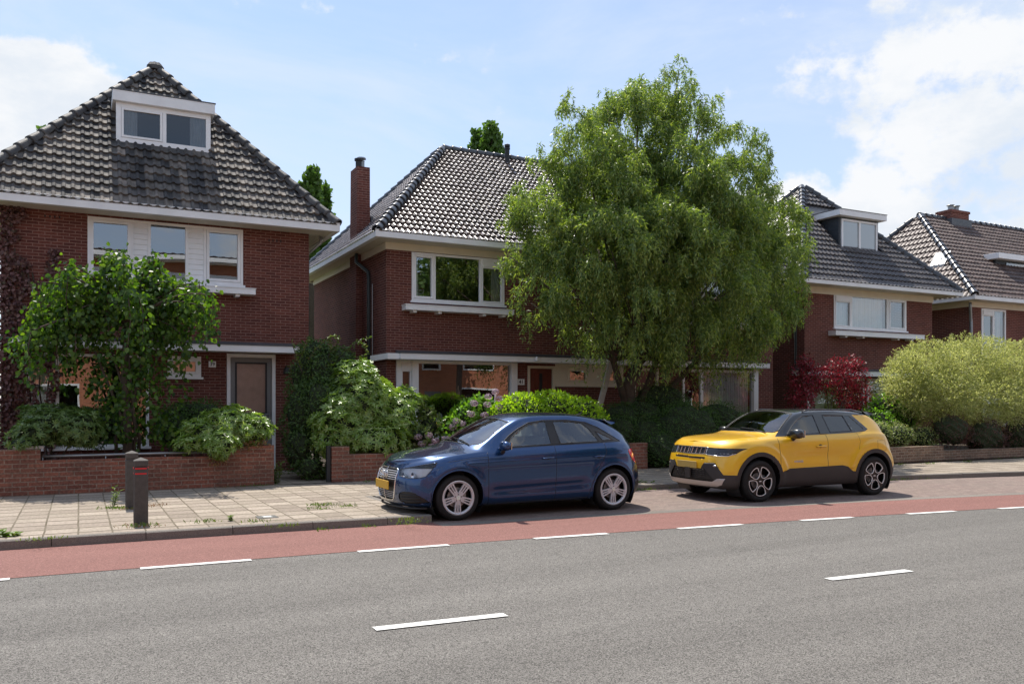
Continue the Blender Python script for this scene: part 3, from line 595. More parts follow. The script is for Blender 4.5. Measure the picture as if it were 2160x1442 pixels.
# ---------------------------------------------------------------- houses 41 / 43 (middle pair)
def house_mid():
    W0 = 19.4; xl, xr, yf, yb, ze = 6.16, 19.4, 18.83, 27.0, 5.60; wl, wr, wb = 6.56, 18.95, 26.4
    R = empty('brick_house', (wl, W0, .1), 'dark brick double house with shiny tiled roof behind the big willow, door number 41', 'house')
    r0, r1 = (9.50, 22.9, 9.04), (16.1, 22.9, 9.04)
    holes = [(7.20, 9.72, 4.12, 5.30), (6.86, 10.05, .80, 2.66), (10.40, 11.22, .2, 2.60), (11.28, 13.36, 2.06, 2.66), (15.45, 18.25, .8, 2.6), (13.75, 14.6, .2, 2.6), (15.6, 18.1, 4.12, 5.30)]
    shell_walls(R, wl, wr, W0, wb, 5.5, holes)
    window(R, 7.20, 9.72, 4.12, 5.30, W0, [(7.25, 7.77, 'case', 'l'), (7.82, 9.02, 'fixed'), (9.08, 9.66, 'blind', 'r')])
    window(R, 15.6, 18.1, 4.12, 5.30, W0, [(15.66, 16.2, 'case', 'f'), (16.27, 17.45, 'fixed'), (17.5, 18.05, 'blind', 'r')])
    planter_shelf(R, 6.95, 9.86, 3.86, 3.98, W0 - .30, W0, (7.2, 7.85, 9.05, 9.6)); planter_shelf(R, 15.4, 18.3, 3.86, 3.98, W0 - .30, W0, (15.7, 16.3, 17.5, 18.0))
    cn = canopy(R, 6.74, 18.35, W0 - .5, W0, 2.66, 2.80)
    c2 = MB(); c2.box(6.44, W0 - .44, 2.662, 6.739, W0 + .9, 2.798); c2.build('canopy_return', M['white'], cn)
    # bay window of 41, its narrow side light facing left
    window(R, 6.86, 10.05, .80, 2.66, W0 - .02, [(6.92, 7.18, 'blind', ''), (7.34, 9.90, 'fixed')], fw=.07)
    for q_ in ((6.80, W0 - .05, .7, 6.86, W0 + .02, 2.66), (7.18, W0 - .10, .68, 7.35, W0 + .04, 2.658), (9.88, W0 - .10, .68, 10.06, W0 + .04, 2.658)): mb = MB(); mb.box(*q_); mb.build('window_post', M['white'], R, bevel=.004)
    # interior bits seen through the big pane
    mb = MB(); mb.box(7.6, W0 + .5, .2, 8.5, W0 + 1.2, 1.0); mb.box(7.6, W0 + 1.2, .2, 8.5, W0 + 1.35, 1.35); mb.build('armchair', M['curtain'], R)
    plate(R, '41', 10.21, 2.17, W0, w=.20, h=.16)
    mb = MB(); mb.box(10.06, W0 - .02, .1, 10.09, W0 + .1, 2.66); mb.build('pier_trim', M['brick'], R)
    d = MB(); frame_rect(d, 10.40, 11.22, .15, 2.60, .07, W0 - .03, W0 + .1); d.build('door_frame', M['cream'], R, bevel=.004)
    d = MB(); d.box(10.475, W0 + .03, .2, 11.145, W0 + .07, 2.53); dr = d.build('door', M['door_red'], R)
    d = MB()
    for a in (10.50, 10.74, 10.98): frame_rect(d, a, a + .14, 1.2, 2.45, .02, W0 + .012, W0 + .035)
    d.build('door_moulding', M['door_red'], dr)
    d = MB(); d.box(10.75, W0 + .02, 1.3, 10.87, W0 + .034, 2.4); d.build('pane', M['rubber'], dr)
    d = MB(); d.box(10.50, W0 + .0, 1.35, 10.53, W0 + .03, 1.55); d.build('door_handle', M['zinc'], dr)
    mb = MB(); wall_holes(mb, 11.22, 13.40, 2.10, 2.66, W0 - .02, .06, [(11.62, 12.20, 2.20, 2.52), (12.75, 13.15, 2.20, 2.52)]); mb.box(11.22, W0 - .06, 2.06, 13.40, W0 + .02, 2.098); cp = mb.build('cream_panel', M['cream'], R)
    for (a, b) in ((11.62, 12.20), (12.75, 13.15)): window(R, a, b, 2.20, 2.52, W0 - .03, [(a + .04, b - .04, 'fixed', '')], sill=False, fw=.04, mat='cream')
    d = MB(); frame_rect(d, 13.75, 14.6, .15, 2.60, .07, W0 - .03, W0 + .1); d.build('door_frame', M['cream'], R)
    d = MB(); d.box(13.83, W0 + .03, .2, 14.53, W0 + .07, 2.53); d.build('door', M['door_red'], R)
    window(R, 15.45, 18.25, .8, 2.6, W0 - .02, [(15.52, 16.1, 'fixed', ''), (16.2, 18.10, 'fixed', 'f')], fw=.075)
    mb = MB(); mb.box(18.10, W0 - .10, .7, 18.27, W0 + .04, 2.658); mb.build('window_post', M['white'], R)
    ro = hip_roof(R, xl, xr, yf, yb, ze, r0, r1, .145, .22, 'tile_glazed', 'hip_glazed', hump=.028, hr=.105, hseg=.27)
    fl = P(1070, 345, 22.6); m = MB(); m.lathe([(.10, -.45), (.07, .05), (.07, .42), (.085, .42), (.085, .47), (.06, .48), (.085, .50), (.085, .56), (.001, .60)], (fl.x, 22.6, fl.z), 'Z', 16); m.build('vent_pipe', M['rubber'], ro)
    eaves(R, xl, xr, yf, yb, ze, wl, wr, W0, wb, frieze=.17, fh=.16)
    # tall chimney on the left wall
    m = MB(); cx, cy = 6.46, 21.35
    m.prism([(cx - .10, .1), (cx + .33, .1), (cx + .31, 7.78), (cx - .03, 7.78)], 'Y', cy, cy + .60); ch = m.build('chimney', M['brick'], R, label='tall narrow brick chimney on the left wall')
    m = MB(); m.box(cx + .33, cy - .05, 5.6, cx + .39, cy + .65, 6.5); m.box(cx - .12, cy - .05, 5.66, cx + .36, cy - .002, 5.76); m.build('lead_flashing', M['lead'], ch)
    m = MB(); m.lathe([(.08, 0), (.08, .16), (.11, .18), (.11, .23), (.001, .25)], (cx + .05, cy + .15, 7.78), 'Z', 12); m.build('chimney_pot', M['rubber'], ch)
    flue(ch, cx + .20, cy + .40, 7.78, .085, .34)
    # green rain pipe on the side wall
    m = MB(); m.tube([(6.30, 21.0, 5.44), (6.30, 21.0, 5.22), (6.47, 20.55, 4.92), (6.47, 20.5, 4.75), (6.47, 20.5, .15)], .045, 10); m.build('downpipe', M['dark_green'], R, smooth=True)
    m = MB(); m.tube([(6.52, 20.36, 4.6), (6.52, 20.36, .15)], .012, 6); m.build('cable_conduit', M['zinc'], R)
    m = MB(); m.tube([(10.35, W0 - .52, 2.75), (10.35, W0 - .60, 2.78)], .012); m.lathe([(.02, 0), (.045, -.02), (.05, -.10), (.03, -.12), (.001, -.12)], (10.35, W0 - .60, 2.80), 'Z', 10); m.build('canopy_lamp', M['white'], R)
house_mid()
# ---------------------------------------------------------------- house with the dark dormer
def house_right():
    W0 = 19.8; xl, xr, yf, yb, ze = 20.05, 27.55, 19.2, 26.6, 5.50; wl, wr, wb = 20.70, 26.87, 26.0
    R = empty('brick_house', (wl, W0, .1), 'red brick house with pyramid tiled roof and small dark boarded dormer, right of the willow', 'house')
    ap = (23.8, 22.9, 9.62)
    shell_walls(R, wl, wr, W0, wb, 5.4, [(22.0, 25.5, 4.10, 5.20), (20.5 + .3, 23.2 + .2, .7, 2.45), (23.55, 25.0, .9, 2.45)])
    window(R, 22.0, 25.5, 4.10, 5.20, W0, [(22.06, 22.76, 'blind', 'f'), (22.85, 24.52, 'fixed', 'f'), (24.62, 25.44, 'case', '')])
    planter_shelf(R, 21.75, 26.05, 3.82, 3.96, W0 - .32, W0, (22.3, 23.1, 24.8, 25.5))
    canopy(R, 20.15, 25.3, W0 - .5, W0, 2.50, 2.66)
    window(R, 20.8, 23.4, .7, 2.45, W0 - .02, [(20.88, 23.3, 'fixed', 'l')], fw=.08)
    window(R, 23.55, 25.0, .9, 2.45, W0 - .02, [(23.63, 24.7, 'fixed', 'r')], fw=.08)
    da, db = P(1770, 500, 20.55), P(1853, 500, 20.55)
    def sk(c): return da.x - .02 < c.x < db.x + .02 and 20.50 < c.y < 22.0
    hip_roof(R, xl, xr, yf, yb, ze, ap, ap, .185, .27, 'tile_dark', 'hip_glazed', skip=sk, hr=.11, hseg=.30)
    eaves(R, xl, xr, yf, yb, ze, wl, wr, W0, wb, frieze=.22, fh=.16)
    yF = 20.55; a = P(1770, 500, yF); b = P(1853, 500, yF); zt = P(1810, 462, yF).z; zb = P(1810, 540, yF).z
    m = MB()
    for i in range(9):
        z0 = zb - .1 + (zt - zb + .1) * i / 9; z1 = zb - .1 + (zt - zb + .1) * (i + 1) / 9
        m.box(a.x + .006 * (i % 2), yF + .02, z0 + .004, b.x, 22.4, z1)
    dm = m.build('dormer', M['anthra'], R, label='dark boarded dormer with a flat white-edged roof')
    m = MB(); x0, x1 = a.x + .10, b.x - .08; frame_rect(m, x0, x1, zb + .10, zt - .06, .07, yF - .03, yF + .04); m.box((x0 + x1) / 2 - .04, yF - .03, zb + .17, (x0 + x1) / 2 + .04, yF + .04, zt - .13); m.build('frame', M['white'], dm, bevel=.004)
    for (p, q) in ((x0 + .07, (x0 + x1) / 2 - .04), ((x0 + x1) / 2 + .04, x1 - .07)):
        m = MB(); m.quad((p, yF + .006, zb + .17), (q, yF + .006, zb + .17), (q, yF + .006, zt - .13), (p, yF + .006, zt - .13)); m.build('pane', M['glass'], dm)
        m = MB(); m.quad((p, yF + .015, zb + .17), (q, yF + .015, zb + .17), (q, yF + .015, zt - .13), (p, yF + .015, zt - .13)); m.build('blind', M['blind'], dm)
    m = MB(); m.box(a.x - .22, yF - .22, zt + .002, b.x + .16, 22.6, zt + .20); m.build('dormer_roof', M['gutter'], dm, bevel=.006)
    m = MB(); m.box(a.x - .235, yF - .235, zt + .202, b.x + .175, 22.6, zt + .22); m.build('roof_edge', M['lead'], dm)
    m = MB(); m.prism([(yF - .25, zb - .22), (yF + .05, zb + .10), (yF + .05, zb - .1)], 'X', a.x - .05, b.x + .05); m.build('lead_apron', M['lead'], dm)
    m = MB(); m.tube([(20.62, W0 + .3, 5.3), (20.62, W0 + .3, .1)], .04); m.build('downpipe', M['dark_green'], R)
house_right()
def house_far():
    W0 = 20.0; xl, xr, yf, yb, ze = 28.70, 48.0, 19.45, 28.4, 5.50; wl, wr, wb = 29.2, 47.5, 27.9
    R = empty('brick_house', (wl, W0, .1), 'brick house with long brown tiled roof, skylight and square chimney at the far right', 'house')
    r0, r1 = (31.5, 23.8, 9.50), (43.0, 23.8, 9.50)
    shell_walls(R, wl, wr, W0, wb, 5.4, [(29.9, 31.35, 3.3, 5.15), (33.0, 35.5, 4.0, 5.1), (30.0, 33.5, .8, 2.4)])
    window(R, 29.9, 31.35, 3.3, 5.15, W0, [(29.97, 30.58, 'blind', ''), (30.66, 31.28, 'fixed', 'r')], sill=False, fw=.07)
    window(R, 33.0, 35.5, 4.0, 5.1, W0, [(33.07, 34.2, 'fixed', 'f'), (34.3, 35.43, 'fixed', '')])
    window(R, 30.0, 33.5, .8, 2.4, W0, [(30.07, 33.4, 'fixed', 'l')])
    ro = hip_roof(R, xl, xr, yf, yb, ze, r0, r1, .20, .29, 'tile_brown', 'hip_glazed', hr=.12, hseg=.36)
    eaves(R, xl, xr, yf, yb, ze, wl, wr, W0, wb, frieze=.2, fh=.17)
    q = P(2022, 460, 23.6); m = MB(); m.box(q.x - .62, 23.5, 8.6, q.x + .55, 24.2, P(2022, 443, 23.5).z); zc = P(2022, 443, 23.5).z; m.box(q.x - .65, 23.46, zc - .12, q.x + .58, 24.24, zc - .02); ch = m.build('chimney', M['brick'], R, label='short square brick chimney on the ridge')
    m = MB(); m.box(q.x - .72, 23.40, 9.2, q.x + .6, 24.3, 9.5); m.build('lead_flashing', M['lead'], ch)
    for dx in (-.25, .12): flue(ch, q.x + dx, 23.8, zc, .11, .26)
    # skylight on the left slope
    n0 = Vector((xl, yf, ze)); slope = (9.5 - ze) / (31.5 - xl)
    def L_(x, y, o=.1): return (x, y, ze + (x - xl) * slope + o)
    m = MB(); y0, y1, x0, x1 = 21.3, 21.95, 29.62, 30.0
    vs = [L_(x0, y0, .0), L_(x1, y0, .0), L_(x1, y1, .0), L_(x0, y1, .0), L_(x0, y0, .16), L_(x1, y0, .16), L_(x1, y1, .16), L_(x0, y1, .16)]
    m.add(vs, [(4, 5, 6, 7), (0, 1, 5, 4), (1, 2, 6, 5), (2, 3, 7, 6), (3, 0, 4, 7)]); sk = m.build('skylight', M['zinc'], ro)
    m = MB(); m.quad(L_(x0 + .06, y0 + .06, .165), L_(x1 - .06, y0 + .06, .165), L_(x1 - .06, y1 - .06, .165), L_(x0 + .06, y1 - .06, .165)); m.build('pane', plain('skylight glass', (.42, .47, .50), .25, spec=1.0), ro)
    # wide dormer running out of frame
    a = P(2102, 536, 21.0); m = MB(); m.box(a.x, 20.9, a.z - .16, a.x + 5, 23.0, a.z + .06); d = m.build('dormer', M['white'], R, label='wide flat dormer cut by the right edge of the photo', bevel=.006)
    m = MB(); m.box(a.x + .25, 21.2, a.z - 1.25, a.x + 4.8, 23.0, a.z - .162); m.build('cladding', M['anthra'], d)
    m = MB(); m.box(a.x + .9, 21.17, a.z - 1.0, a.x + 4.0, 21.22, a.z - .25); m.build('pane', M['glass'], d)
    m = MB(); m.tube([(28.98, W0 - .2, 5.30), (28.98, W0 - .2, 5.15), (29.24, W0 - .04, 4.75), (29.24, W0 - .06, 4.6), (29.24, W0 - .06, .1)], .05, 10); m.build('downpipe', M['zinc'], R, smooth=True)
house_far()
# ---------------------------------------------------------------- across the street: what the windows and car paint mirror
def opposite_row():
    R = empty('terraced_row', (0, 0, 0), 'long orange brick terrace with white gutter across the street, mirrored in the windows', 'house')
    holes = []; L = 70.0
    mb = MB(); hs = []
    for i in range(9):
        x = 3 + i * 7.5
        hs += [(x, x + 2.6, .9, 2.5), (x + 3.6, x + 4.6, .1, 2.3), (x + .2, x + 2.2, 3.6, 4.9), (x + 3.6, x + 4.8, 3.6, 4.9), (x + .2, x + 2.2, 5.9, 7.0)]
    wall_holes(mb, 0, L, 0, 8.7, 0, .12, hs); mb.box(0, 9, 0, L, 9.1, 8.7); mb.box(0, .12, 0, .12, 9, 8.7); mb.box(L - .12, .12, 0, L, 9, 8.7); mb.build('wall', M['brick_orange'], R)
    for (a, b, c, d) in hs:
        if c < .5: m = MB(); m.box(a, .03, c, b, .08, d); m.build('door', M['door_grey'], R)
        else:
            m = MB(); frame_rect(m, a, b, c, d, .08, -.03, .08); w = m.build('window', M['white'], R)
            m = MB(); m.quad((a + .08, .03, c + .08), (b - .08, .03, c + .08), (b - .08, .03, d - .08), (a + .08, .03, d - .08)); m.build('pane', M['glass'], w)
    m = MB(); m.box(-.6, -.75, 8.76, L + .6, -.62, 8.99); m.box(-.6, -.62, 8.70, L + .6, 0, 8.74); m.build('gutter', M['white'], R)
    m = MB(); roof_plane(m, (-.6, -.7, 9.0), (L + .6, -.7, 9.0), (L + .6, 4.5, 9.7), (-.6, 4.5, 9.7), .4, .6, over=.02); m.quad((-.6, 9.7, 9.0), (L + .6, 9.7, 9.0), (L + .6, 4.5, 9.7), (-.6, 4.5, 9.7)); m.build('roof', M['tile_brown'], R)
    for i in range(11):
        m = MB(); m.box(i * 6.4 + .2, -.05, 7.3, i * 6.4 + 6.0, -.003, 8.2); m.build('facade_panel', M['white'], R)
    f = MB(); f.box(.12, 3.5, 0, L - .12, 3.6, 8.7); f.build('interior', M['interior'], R)
    R.location = (48, -7.2, 0); R.rotation_euler = (0, 0, math.pi)
opposite_row()
# ---------------------------------------------------------------- cars: one spline surface per body, cut into panels
def bs_basis(t, n):
    """clamped uniform cubic B-spline basis, t in [0, 1] (array) -> (len(t), n)"""
    kn = np.concatenate([[0] * 3, np.linspace(0, 1, n - 2), [1] * 3]); t = np.clip(t, 0, 1 - 1e-9)
    B = np.zeros((len(t), len(kn) - 1))
    for i in range(len(kn) - 1): B[:, i] = (t >= kn[i]) & (t < kn[i + 1])
    for p in range(1, 4):
        Bn = np.zeros((len(t), len(kn) - 1 - p))
        for i in range(len(kn) - 1 - p):
            d1 = kn[i + p] - kn[i]; d2 = kn[i + p + 1] - kn[i + 1]
            if d1 > 0: Bn[:, i] += (t - kn[i]) / d1 * B[:, i]
            if d2 > 0: Bn[:, i] += (kn[i + p + 1] - t) / d2 * B[:, i + 1]
        B = Bn
    return B
def interp(x, pts):
    p = np.array(pts, float); return np.interp(x, p[:, 0], p[:, 1])
def pchip(x, pts):
    """smooth monotone curve through points"""
    p = np.array(pts, float); X, Y = p[:, 0], p[:, 1]; h = np.diff(X); d = np.diff(Y) / h; m = np.zeros(len(X))
    m[0], m[-1] = d[0], d[-1]
    for i in range(1, len(X) - 1):
        if d[i - 1] * d[i] > 0:
            w1, w2 = 2 * h[i] + h[i - 1], h[i] + 2 * h[i - 1]; m[i] = (w1 + w2) / (w1 / d[i - 1] + w2 / d[i])
    x = np.clip(x, X[0], X[-1]); k = np.clip(np.searchsorted(X, x) - 1, 0, len(h) - 1); s = (x - X[k]) / h[k]
    return (2 * s**3 - 3 * s**2 + 1) * Y[k] + (s**3 - 2 * s**2 + s) * h[k] * m[k] + (-2 * s**3 + 3 * s**2) * Y[k + 1] + (s**3 - s**2) * h[k] * m[k + 1]
def in_poly(p, q):
    x, y = p[:, 0], p[:, 1]; r = np.zeros(len(p), bool); n = len(q)
    for i in range(n):
        (x0, y0), (x1, y1) = q[i], q[(i + 1) % n]
        c = ((y0 > y) != (y1 > y)); r ^= c & (x < (x1 - x0) * (y - y0) / (y1 - y0 + 1e-12) + x0)
    return r
def near_poly(p, q):
    best = np.full(len(p), 1e9); bp = p.copy(); n = len(q)
    for i in range(n):
        a, b = np.array(q[i], float), np.array(q[(i + 1) % n], float); d = b - a; t = np.clip(((p - a) @ d) / (d @ d + 1e-12), 0, 1)
        c = a + t[:, None] * d; e = np.linalg.norm(p - c, axis=1); k = e < best; best[k] = e[k]; bp[k] = c[k]
    return best, bp
def smooth_poly(q, it=2, closed=True):
    for _ in range(it):
        r = []
        for i in range(len(q)):
            a, b = np.array(q[i]), np.array(q[(i + 1) % len(q)]); r += [a * .75 + b * .25, a * .25 + b * .75]
        q = r
    return [tuple(v) for v in q]
def circle(cx, cz, r, n=64): return [(cx + r * math.cos(2 * math.pi * i / n), cz + r * math.sin(2 * math.pi * i / n)) for i in range(n)]
class Car:
    """local frame: x from nose to tail, y to the car's right, z up"""
    def __init__(s, S): s.S = S; s.make_net()
    def make_net(s):
        S = s.S; th = np.radians([0, 8, 18, 30, 42, 54, 66, 78, 90]); mid = np.linspace(0, 1, 26)[1:-1]; rows = []
        L = S['L']
        def ring(zf, w, xf, xr, cf, cr, nf, nr):
            xs, ys = [], []
            for t in th: xs.append(xf + cf * (1 - math.cos(t) ** (2 / nf))); ys.append(math.sin(t) ** (2 / nf))
            xa, xb = xf + cf, xr - cr
            for m in mid: xs.append(xa + (xb - xa) * m); ys.append(1)
            for t in th[::-1]: xs.append(xr - cr * (1 - math.cos(t) ** (2 / nr))); ys.append(math.sin(t) ** (2 / nr))
            xs, ys = np.array(xs), np.array(ys); return np.stack([xs, ys * w * pchip(xs, S['plan']), zf(xs)], 1)
        for r in S['rows']: rows.append(ring(*r))
        sh = rows[-1]; x, ysh, zsh = sh[:, 0], sh[:, 1], sh[:, 2]
        yR, zR, zC = pchip(x, S['yR']), pchip(x, S['zR']), pchip(x, S['zC'])
        yr = np.minimum(ysh * S.get('rs', .93), yR); zr = np.maximum(zsh + .004, zR); zc = np.maximum(zr, zC)
        for q in (.03, .35, .68, .93):
            rows.append(np.stack([x, ysh + (yr - ysh) * q, zsh + (zr - zsh) * q], 1))
        for q in (.03, .12, .3, .5, .75, 1.0):
            rows.append(np.stack([x, yr * (1 - q), zr + (zc - zr) * (1 - (1 - q) ** S.get('crown', 2.2))], 1))
        net = np.array(rows); mir = net[:-1][::-1].copy(); mir[:, :, 1] *= -1
        s.net = np.concatenate([net, mir], 0)       # (M, K, 3)
        s.K = s.net.shape[1]; s.Mm = s.net.shape[0]
    def ev(s, U, V):
        Bu = bs_basis(U, s.K); Bv = bs_basis(V, s.Mm); out = np.empty((len(U), 3))
        for a in range(0, len(U), 20000):
            out[a:a + 20000] = np.einsum('nk,mkc,nm->nc', Bu[a:a + 20000], s.net, Bv[a:a + 20000], optimize=True)
        return out
    def grid(s, nu, nv):
        # even arc spacing along the length
        u = np.linspace(0, 1, 2000); v0 = np.full(2000, .12); p = s.ev(u, v0); d = np.concatenate([[0], np.cumsum(np.linalg.norm(np.diff(p, axis=0), axis=1) + 1e-4)]); un = np.interp(np.linspace(0, d[-1], nu), d, u)
        v = np.linspace(0, 1, 2000); p = s.ev(np.full(2000, .52), v); d = np.concatenate([[0], np.cumsum(np.linalg.norm(np.diff(p, axis=0), axis=1))]); vn = np.interp(np.linspace(0, d[-1], nv), d, v)
        U, V = np.meshgrid(un, vn, indexing='ij'); s.U, s.V = U.ravel().copy(), V.ravel().copy(); s.nu, s.nv = nu, nv
        i, j = np.meshgrid(np.arange(nu - 1), np.arange(nv - 1), indexing='ij'); a = (i * nv + j).ravel()
        s.F = np.stack([a, a + 1, a + nv + 1, a + nv], 1); s.P = s.ev(s.U, s.V)
    @staticmethod
    def proj(p, how):
        ay = np.abs(p[:, 1])
        if how == 'side': return np.stack([p[:, 0], p[:, 2]], 1)
        if how == 'front': return np.stack([ay, p[:, 2]], 1)
        if how == 'top': return np.stack([p[:, 0], ay], 1)
        if how == 'diag': return np.stack([(ay + p[:, 0]) * .7071, p[:, 2]], 1)
        if how == 'rdiag': return np.stack([(ay + p[:, 0] - 4) * .7071, p[:, 2]], 1)
    def cut(s, feats):
        """feats: (name, projection, polygon, cond(P)) later ones override; names give each face its panel"""
        snapped = np.zeros(len(s.U), bool); e = 1e-4
        for (name, how, poly, cond) in feats[::-1]:
            Q = s.proj(s.P, how); dist, tgt = near_poly(Q, poly); cell = s.S.get('cell', .022)
            k = (dist < cell * .62) & ~snapped & cond(s.P) & (s.U > 1e-6) & (s.U < 1 - 1e-6)
            idx = np.where(k)[0]
            if len(idx) == 0: continue
            for _ in range(2):
                u, v = s.U[idx], s.V[idx]; p0 = s.ev(u, v); q0 = s.proj(p0, how); qu = (s.proj(s.ev(u + e, v), how) - q0) / e; qv = (s.proj(s.ev(u, v + e), how) - q0) / e
                d = tgt[idx] - q0; det = qu[:, 0] * qv[:, 1] - qu[:, 1] * qv[:, 0]; ok = np.abs(det) > .05
                det = np.where(ok, det, 1)
                du = np.where(ok, (d[:, 0] * qv[:, 1] - d[:, 1] * qv[:, 0]) / det, 0); dv = np.where(ok, (-d[:, 0] * qu[:, 1] + d[:, 1] * qu[:, 0]) / det, 0)
                s.U[idx] = np.clip(u + np.clip(du, -.006, .006), 0, 1); s.V[idx] = np.clip(v + np.clip(dv, -.006, .006), 0, 1)
            snapped[idx] = True
        s.P = s.ev(s.U, s.V)
        fc = s.P[s.F].mean(1); cls = np.zeros(len(s.F), int); s.names = ['body']
        for (name, how, poly, cond) in feats:
            if name not in s.names: s.names.append(name)
            k = in_poly(s.proj(fc, how), poly) & cond(fc); cls[k] = s.names.index(name)
        s.cls = cls
    def deform(s, fn): s.P = fn(s.P)
    def panel(s, name, mat, root, sc, side=None, objname=None, label=None, inset=0.0, smooth=True, parts=None):
        k = np.isin(s.cls, [s.names.index(n) for n in ([name] if isinstance(name, str) else name) if n in s.names]); F = s.F[k]
        if side is not None: F = F[(s.P[F].mean(1)[:, 1] * side) > 0]
        if parts is not None: F = F[parts(s.P[F].mean(1))]
        if len(F) == 0: print('EMPTY PANEL', name); return None
        used, inv = np.unique(F, return_inverse=True); V = s.P[used].copy()
        F = inv.reshape(F.shape)
        if inset:
            n = np.zeros_like(V); a, b, c, d = V[F[:, 0]], V[F[:, 1]], V[F[:, 2]], V[F[:, 3]]; fn = np.cross(c - a, d - b)
            for q in range(4): np.add.at(n, F[:, q], fn)
            n /= np.linalg.norm(n, axis=1)[:, None] + 1e-9
            cen = np.array([2.0, 0, .6]); sg = np.sign(((V - cen) * n).sum(1)); n *= sg[:, None]; V = V - n * inset
        o = np_mesh(objname or name, V * sc, F, mat, root, smooth=smooth, local=True)
        if label: o['label'] = label
        return o
    def loops(s, name, side=None, parts=None):
        k = s.cls == s.names.index(name); F = s.F[k]
        if side is not None: F = F[(s.P[F].mean(1)[:, 1] * side) > 0]
        if parts is not None: F = F[parts(s.P[F].mean(1))]
        from collections import defaultdict
        cnt = defaultdict(int); di = {}
        for f in F:
            for a, b in zip(f, np.roll(f, -1)):
                if np.allclose(s.P[a], s.P[b], atol=1e-7): continue
                key = (min(a, b), max(a, b)); cnt[key] += 1
        nb = defaultdict(list)
        for (a, b), c in cnt.items():
            if c == 1: nb[a].append(b); nb[b].append(a)
        out = []; seen = set()
        for st in list(nb):
            if st in seen: continue
            path = [st]; seen.add(st); cur = st
            while True:
                nx = [q for q in nb[cur] if q not in seen]
                if not nx: break
                cur = nx[0]; seen.add(cur); path.append(cur)
            if len(path) > 8: out.append([Vector(s.P[q]) for q in path] + [Vector(s.P[path[0]])])
        return out
    def edge_tube(s, name, r, mat, root, sc, objname, side=None, sel=None, parts=None, n=6, lift=0.0):
        mb = MB()
        for lp in s.loops(name, side, parts):
            if sel:
                segs = []; cur = []
                for p in lp:
                    if sel(p): cur.append(p)
                    else:
                        if len(cur) > 3: segs.append(cur)
                        cur = []
                if len(cur) > 3: segs.append(cur)
            else: segs = [lp]
            for sg in segs:
                pts = [sg[0]]
                for p in sg[1:]:
                    if (p - pts[-1]).length > .006: pts.append(p)
                if len(pts) > 2: mb.tube([p * sc + Vector((0, math.copysign(lift, p.y), 0)) for p in pts], r, n, cap=False)
        return mb.build(objname, mat, root, smooth=True, local=True) if mb.v else None
    def bvh(s):
        from mathutils.bvhtree import BVHTree
        s.B = BVHTree.FromPolygons([tuple(p) for p in s.P], [tuple(int(i) for i in f) for f in s.F]); return s.B
    def hit(s, org, d):
        h = s.B.ray_cast(Vector(org), Vector(d)); return (h[0], h[1]) if h[0] else (None, None)
    def side_pt(s, x, z, side=-1):
        p, n = s.hit((x, side * 2, z), (0, -side, 0)); return p
    def seam(s, pts, root, sc, mat, name='panel_gap', w=.0035, side=-1, how='side'):
        """thin dark line lying on the surface through (x, z) points"""
        mb = MB(); P_ = []
        for a, b in zip(pts, pts[1:]):
            n = max(2, int(math.dist(a, b) / .02))
            for i in range(n): P_.append((a[0] + (b[0] - a[0]) * i / n, a[1] + (b[1] - a[1]) * i / n))
        P_.append(pts[-1]); W_ = []
        for q in P_:
            if how == 'side': p = s.side_pt(q[0], q[1], side)
            else: p, _ = s.hit((q[0], q[1] * side, 3), (0, 0, -1))
            if p: W_.append(p * sc)
        if len(W_) > 1: mb.tube(W_, w, 6)
        return mb.build(name, mat, root, smooth=True, local=True) if W_ else None
def paint(name, base, flake, rough=.35, metal=.6, coat=1.0):
    m, nt, b = mat_new(name); N = nt.nodes.new; L = nt.links.new
    lw = N('ShaderNodeLayerWeight'); lw.inputs[0].default_value = .35; mx = N('ShaderNodeMixRGB'); L(lw.outputs['Facing'], mx.inputs[0]); mx.inputs[1].default_value = (*flake, 1); mx.inputs[2].default_value = (*base, 1)
    L(mx.outputs[0], b.inputs['Base Color']); b.inputs['Metallic'].default_value = metal; b.inputs['Roughness'].default_value = rough; b.inputs['Coat Weight'].default_value = coat; b.inputs['Coat Roughness'].default_value = .02
    tc = N('ShaderNodeTexCoord'); v = N('ShaderNodeTexVoronoi'); v.inputs['Scale'].default_value = 900; L(tc.outputs['Object'], v.inputs['Vector'])
    n = N('ShaderNodeTexNoise'); n.inputs['Scale'].default_value = 3; n.inputs['Detail'].default_value = 8; L(tc.outputs['Object'], n.inputs['Vector'])
    r = N('ShaderNodeMapRange'); r.inputs['From Min'].default_value = .4; r.inputs['From Max'].default_value = .75; r.inputs['To Min'].default_value = .015; r.inputs['To Max'].default_value = .04; L(n.outputs[0], r.inputs['Value']); L(r.outputs[0], b.inputs['Coat Roughness'])
    return m
M['paint_blue'] = paint('metallic blue paint', (.003, .011, .036), (.010, .055, .17), rough=.27, metal=.65)
M['paint_yellow'] = paint('sunflower yellow paint', (.74, .40, .006), (.84, .50, .012), rough=.42, metal=.10)
M['paint_black'] = paint('black roof paint', (.008, .009, .011), (.012, .014, .017), rough=.3, metal=.2)
M['car_glass'] = glass('tinted car glass', .09, (.66, .76, .73), ior=1.55, wob=0)
M['dark_glass'] = glass('privacy glass', .05, (.045, .06, .075), ior=1.6, wob=0)
M['lamp_glass'] = glass('lamp lens', .02, (.97, .98, 1.0), ior=1.5, wob=0)
M['chrome'] = plain('chrome', (.75, .75, .76), .12, metal=1.0)
M['silver'] = plain('alloy silver', (.60, .61, .64), .38, metal=.35)
M['tyre'] = plain('tyre rubber', (.009, .009, .009), .8, var=.25, vscale=14)
M['cladding'] = plain('grey black cladding', (.040, .036, .035), .62, var=.1)
M['rimblack'] = plain('gloss black alloy', (.010, .010, .011), .3)
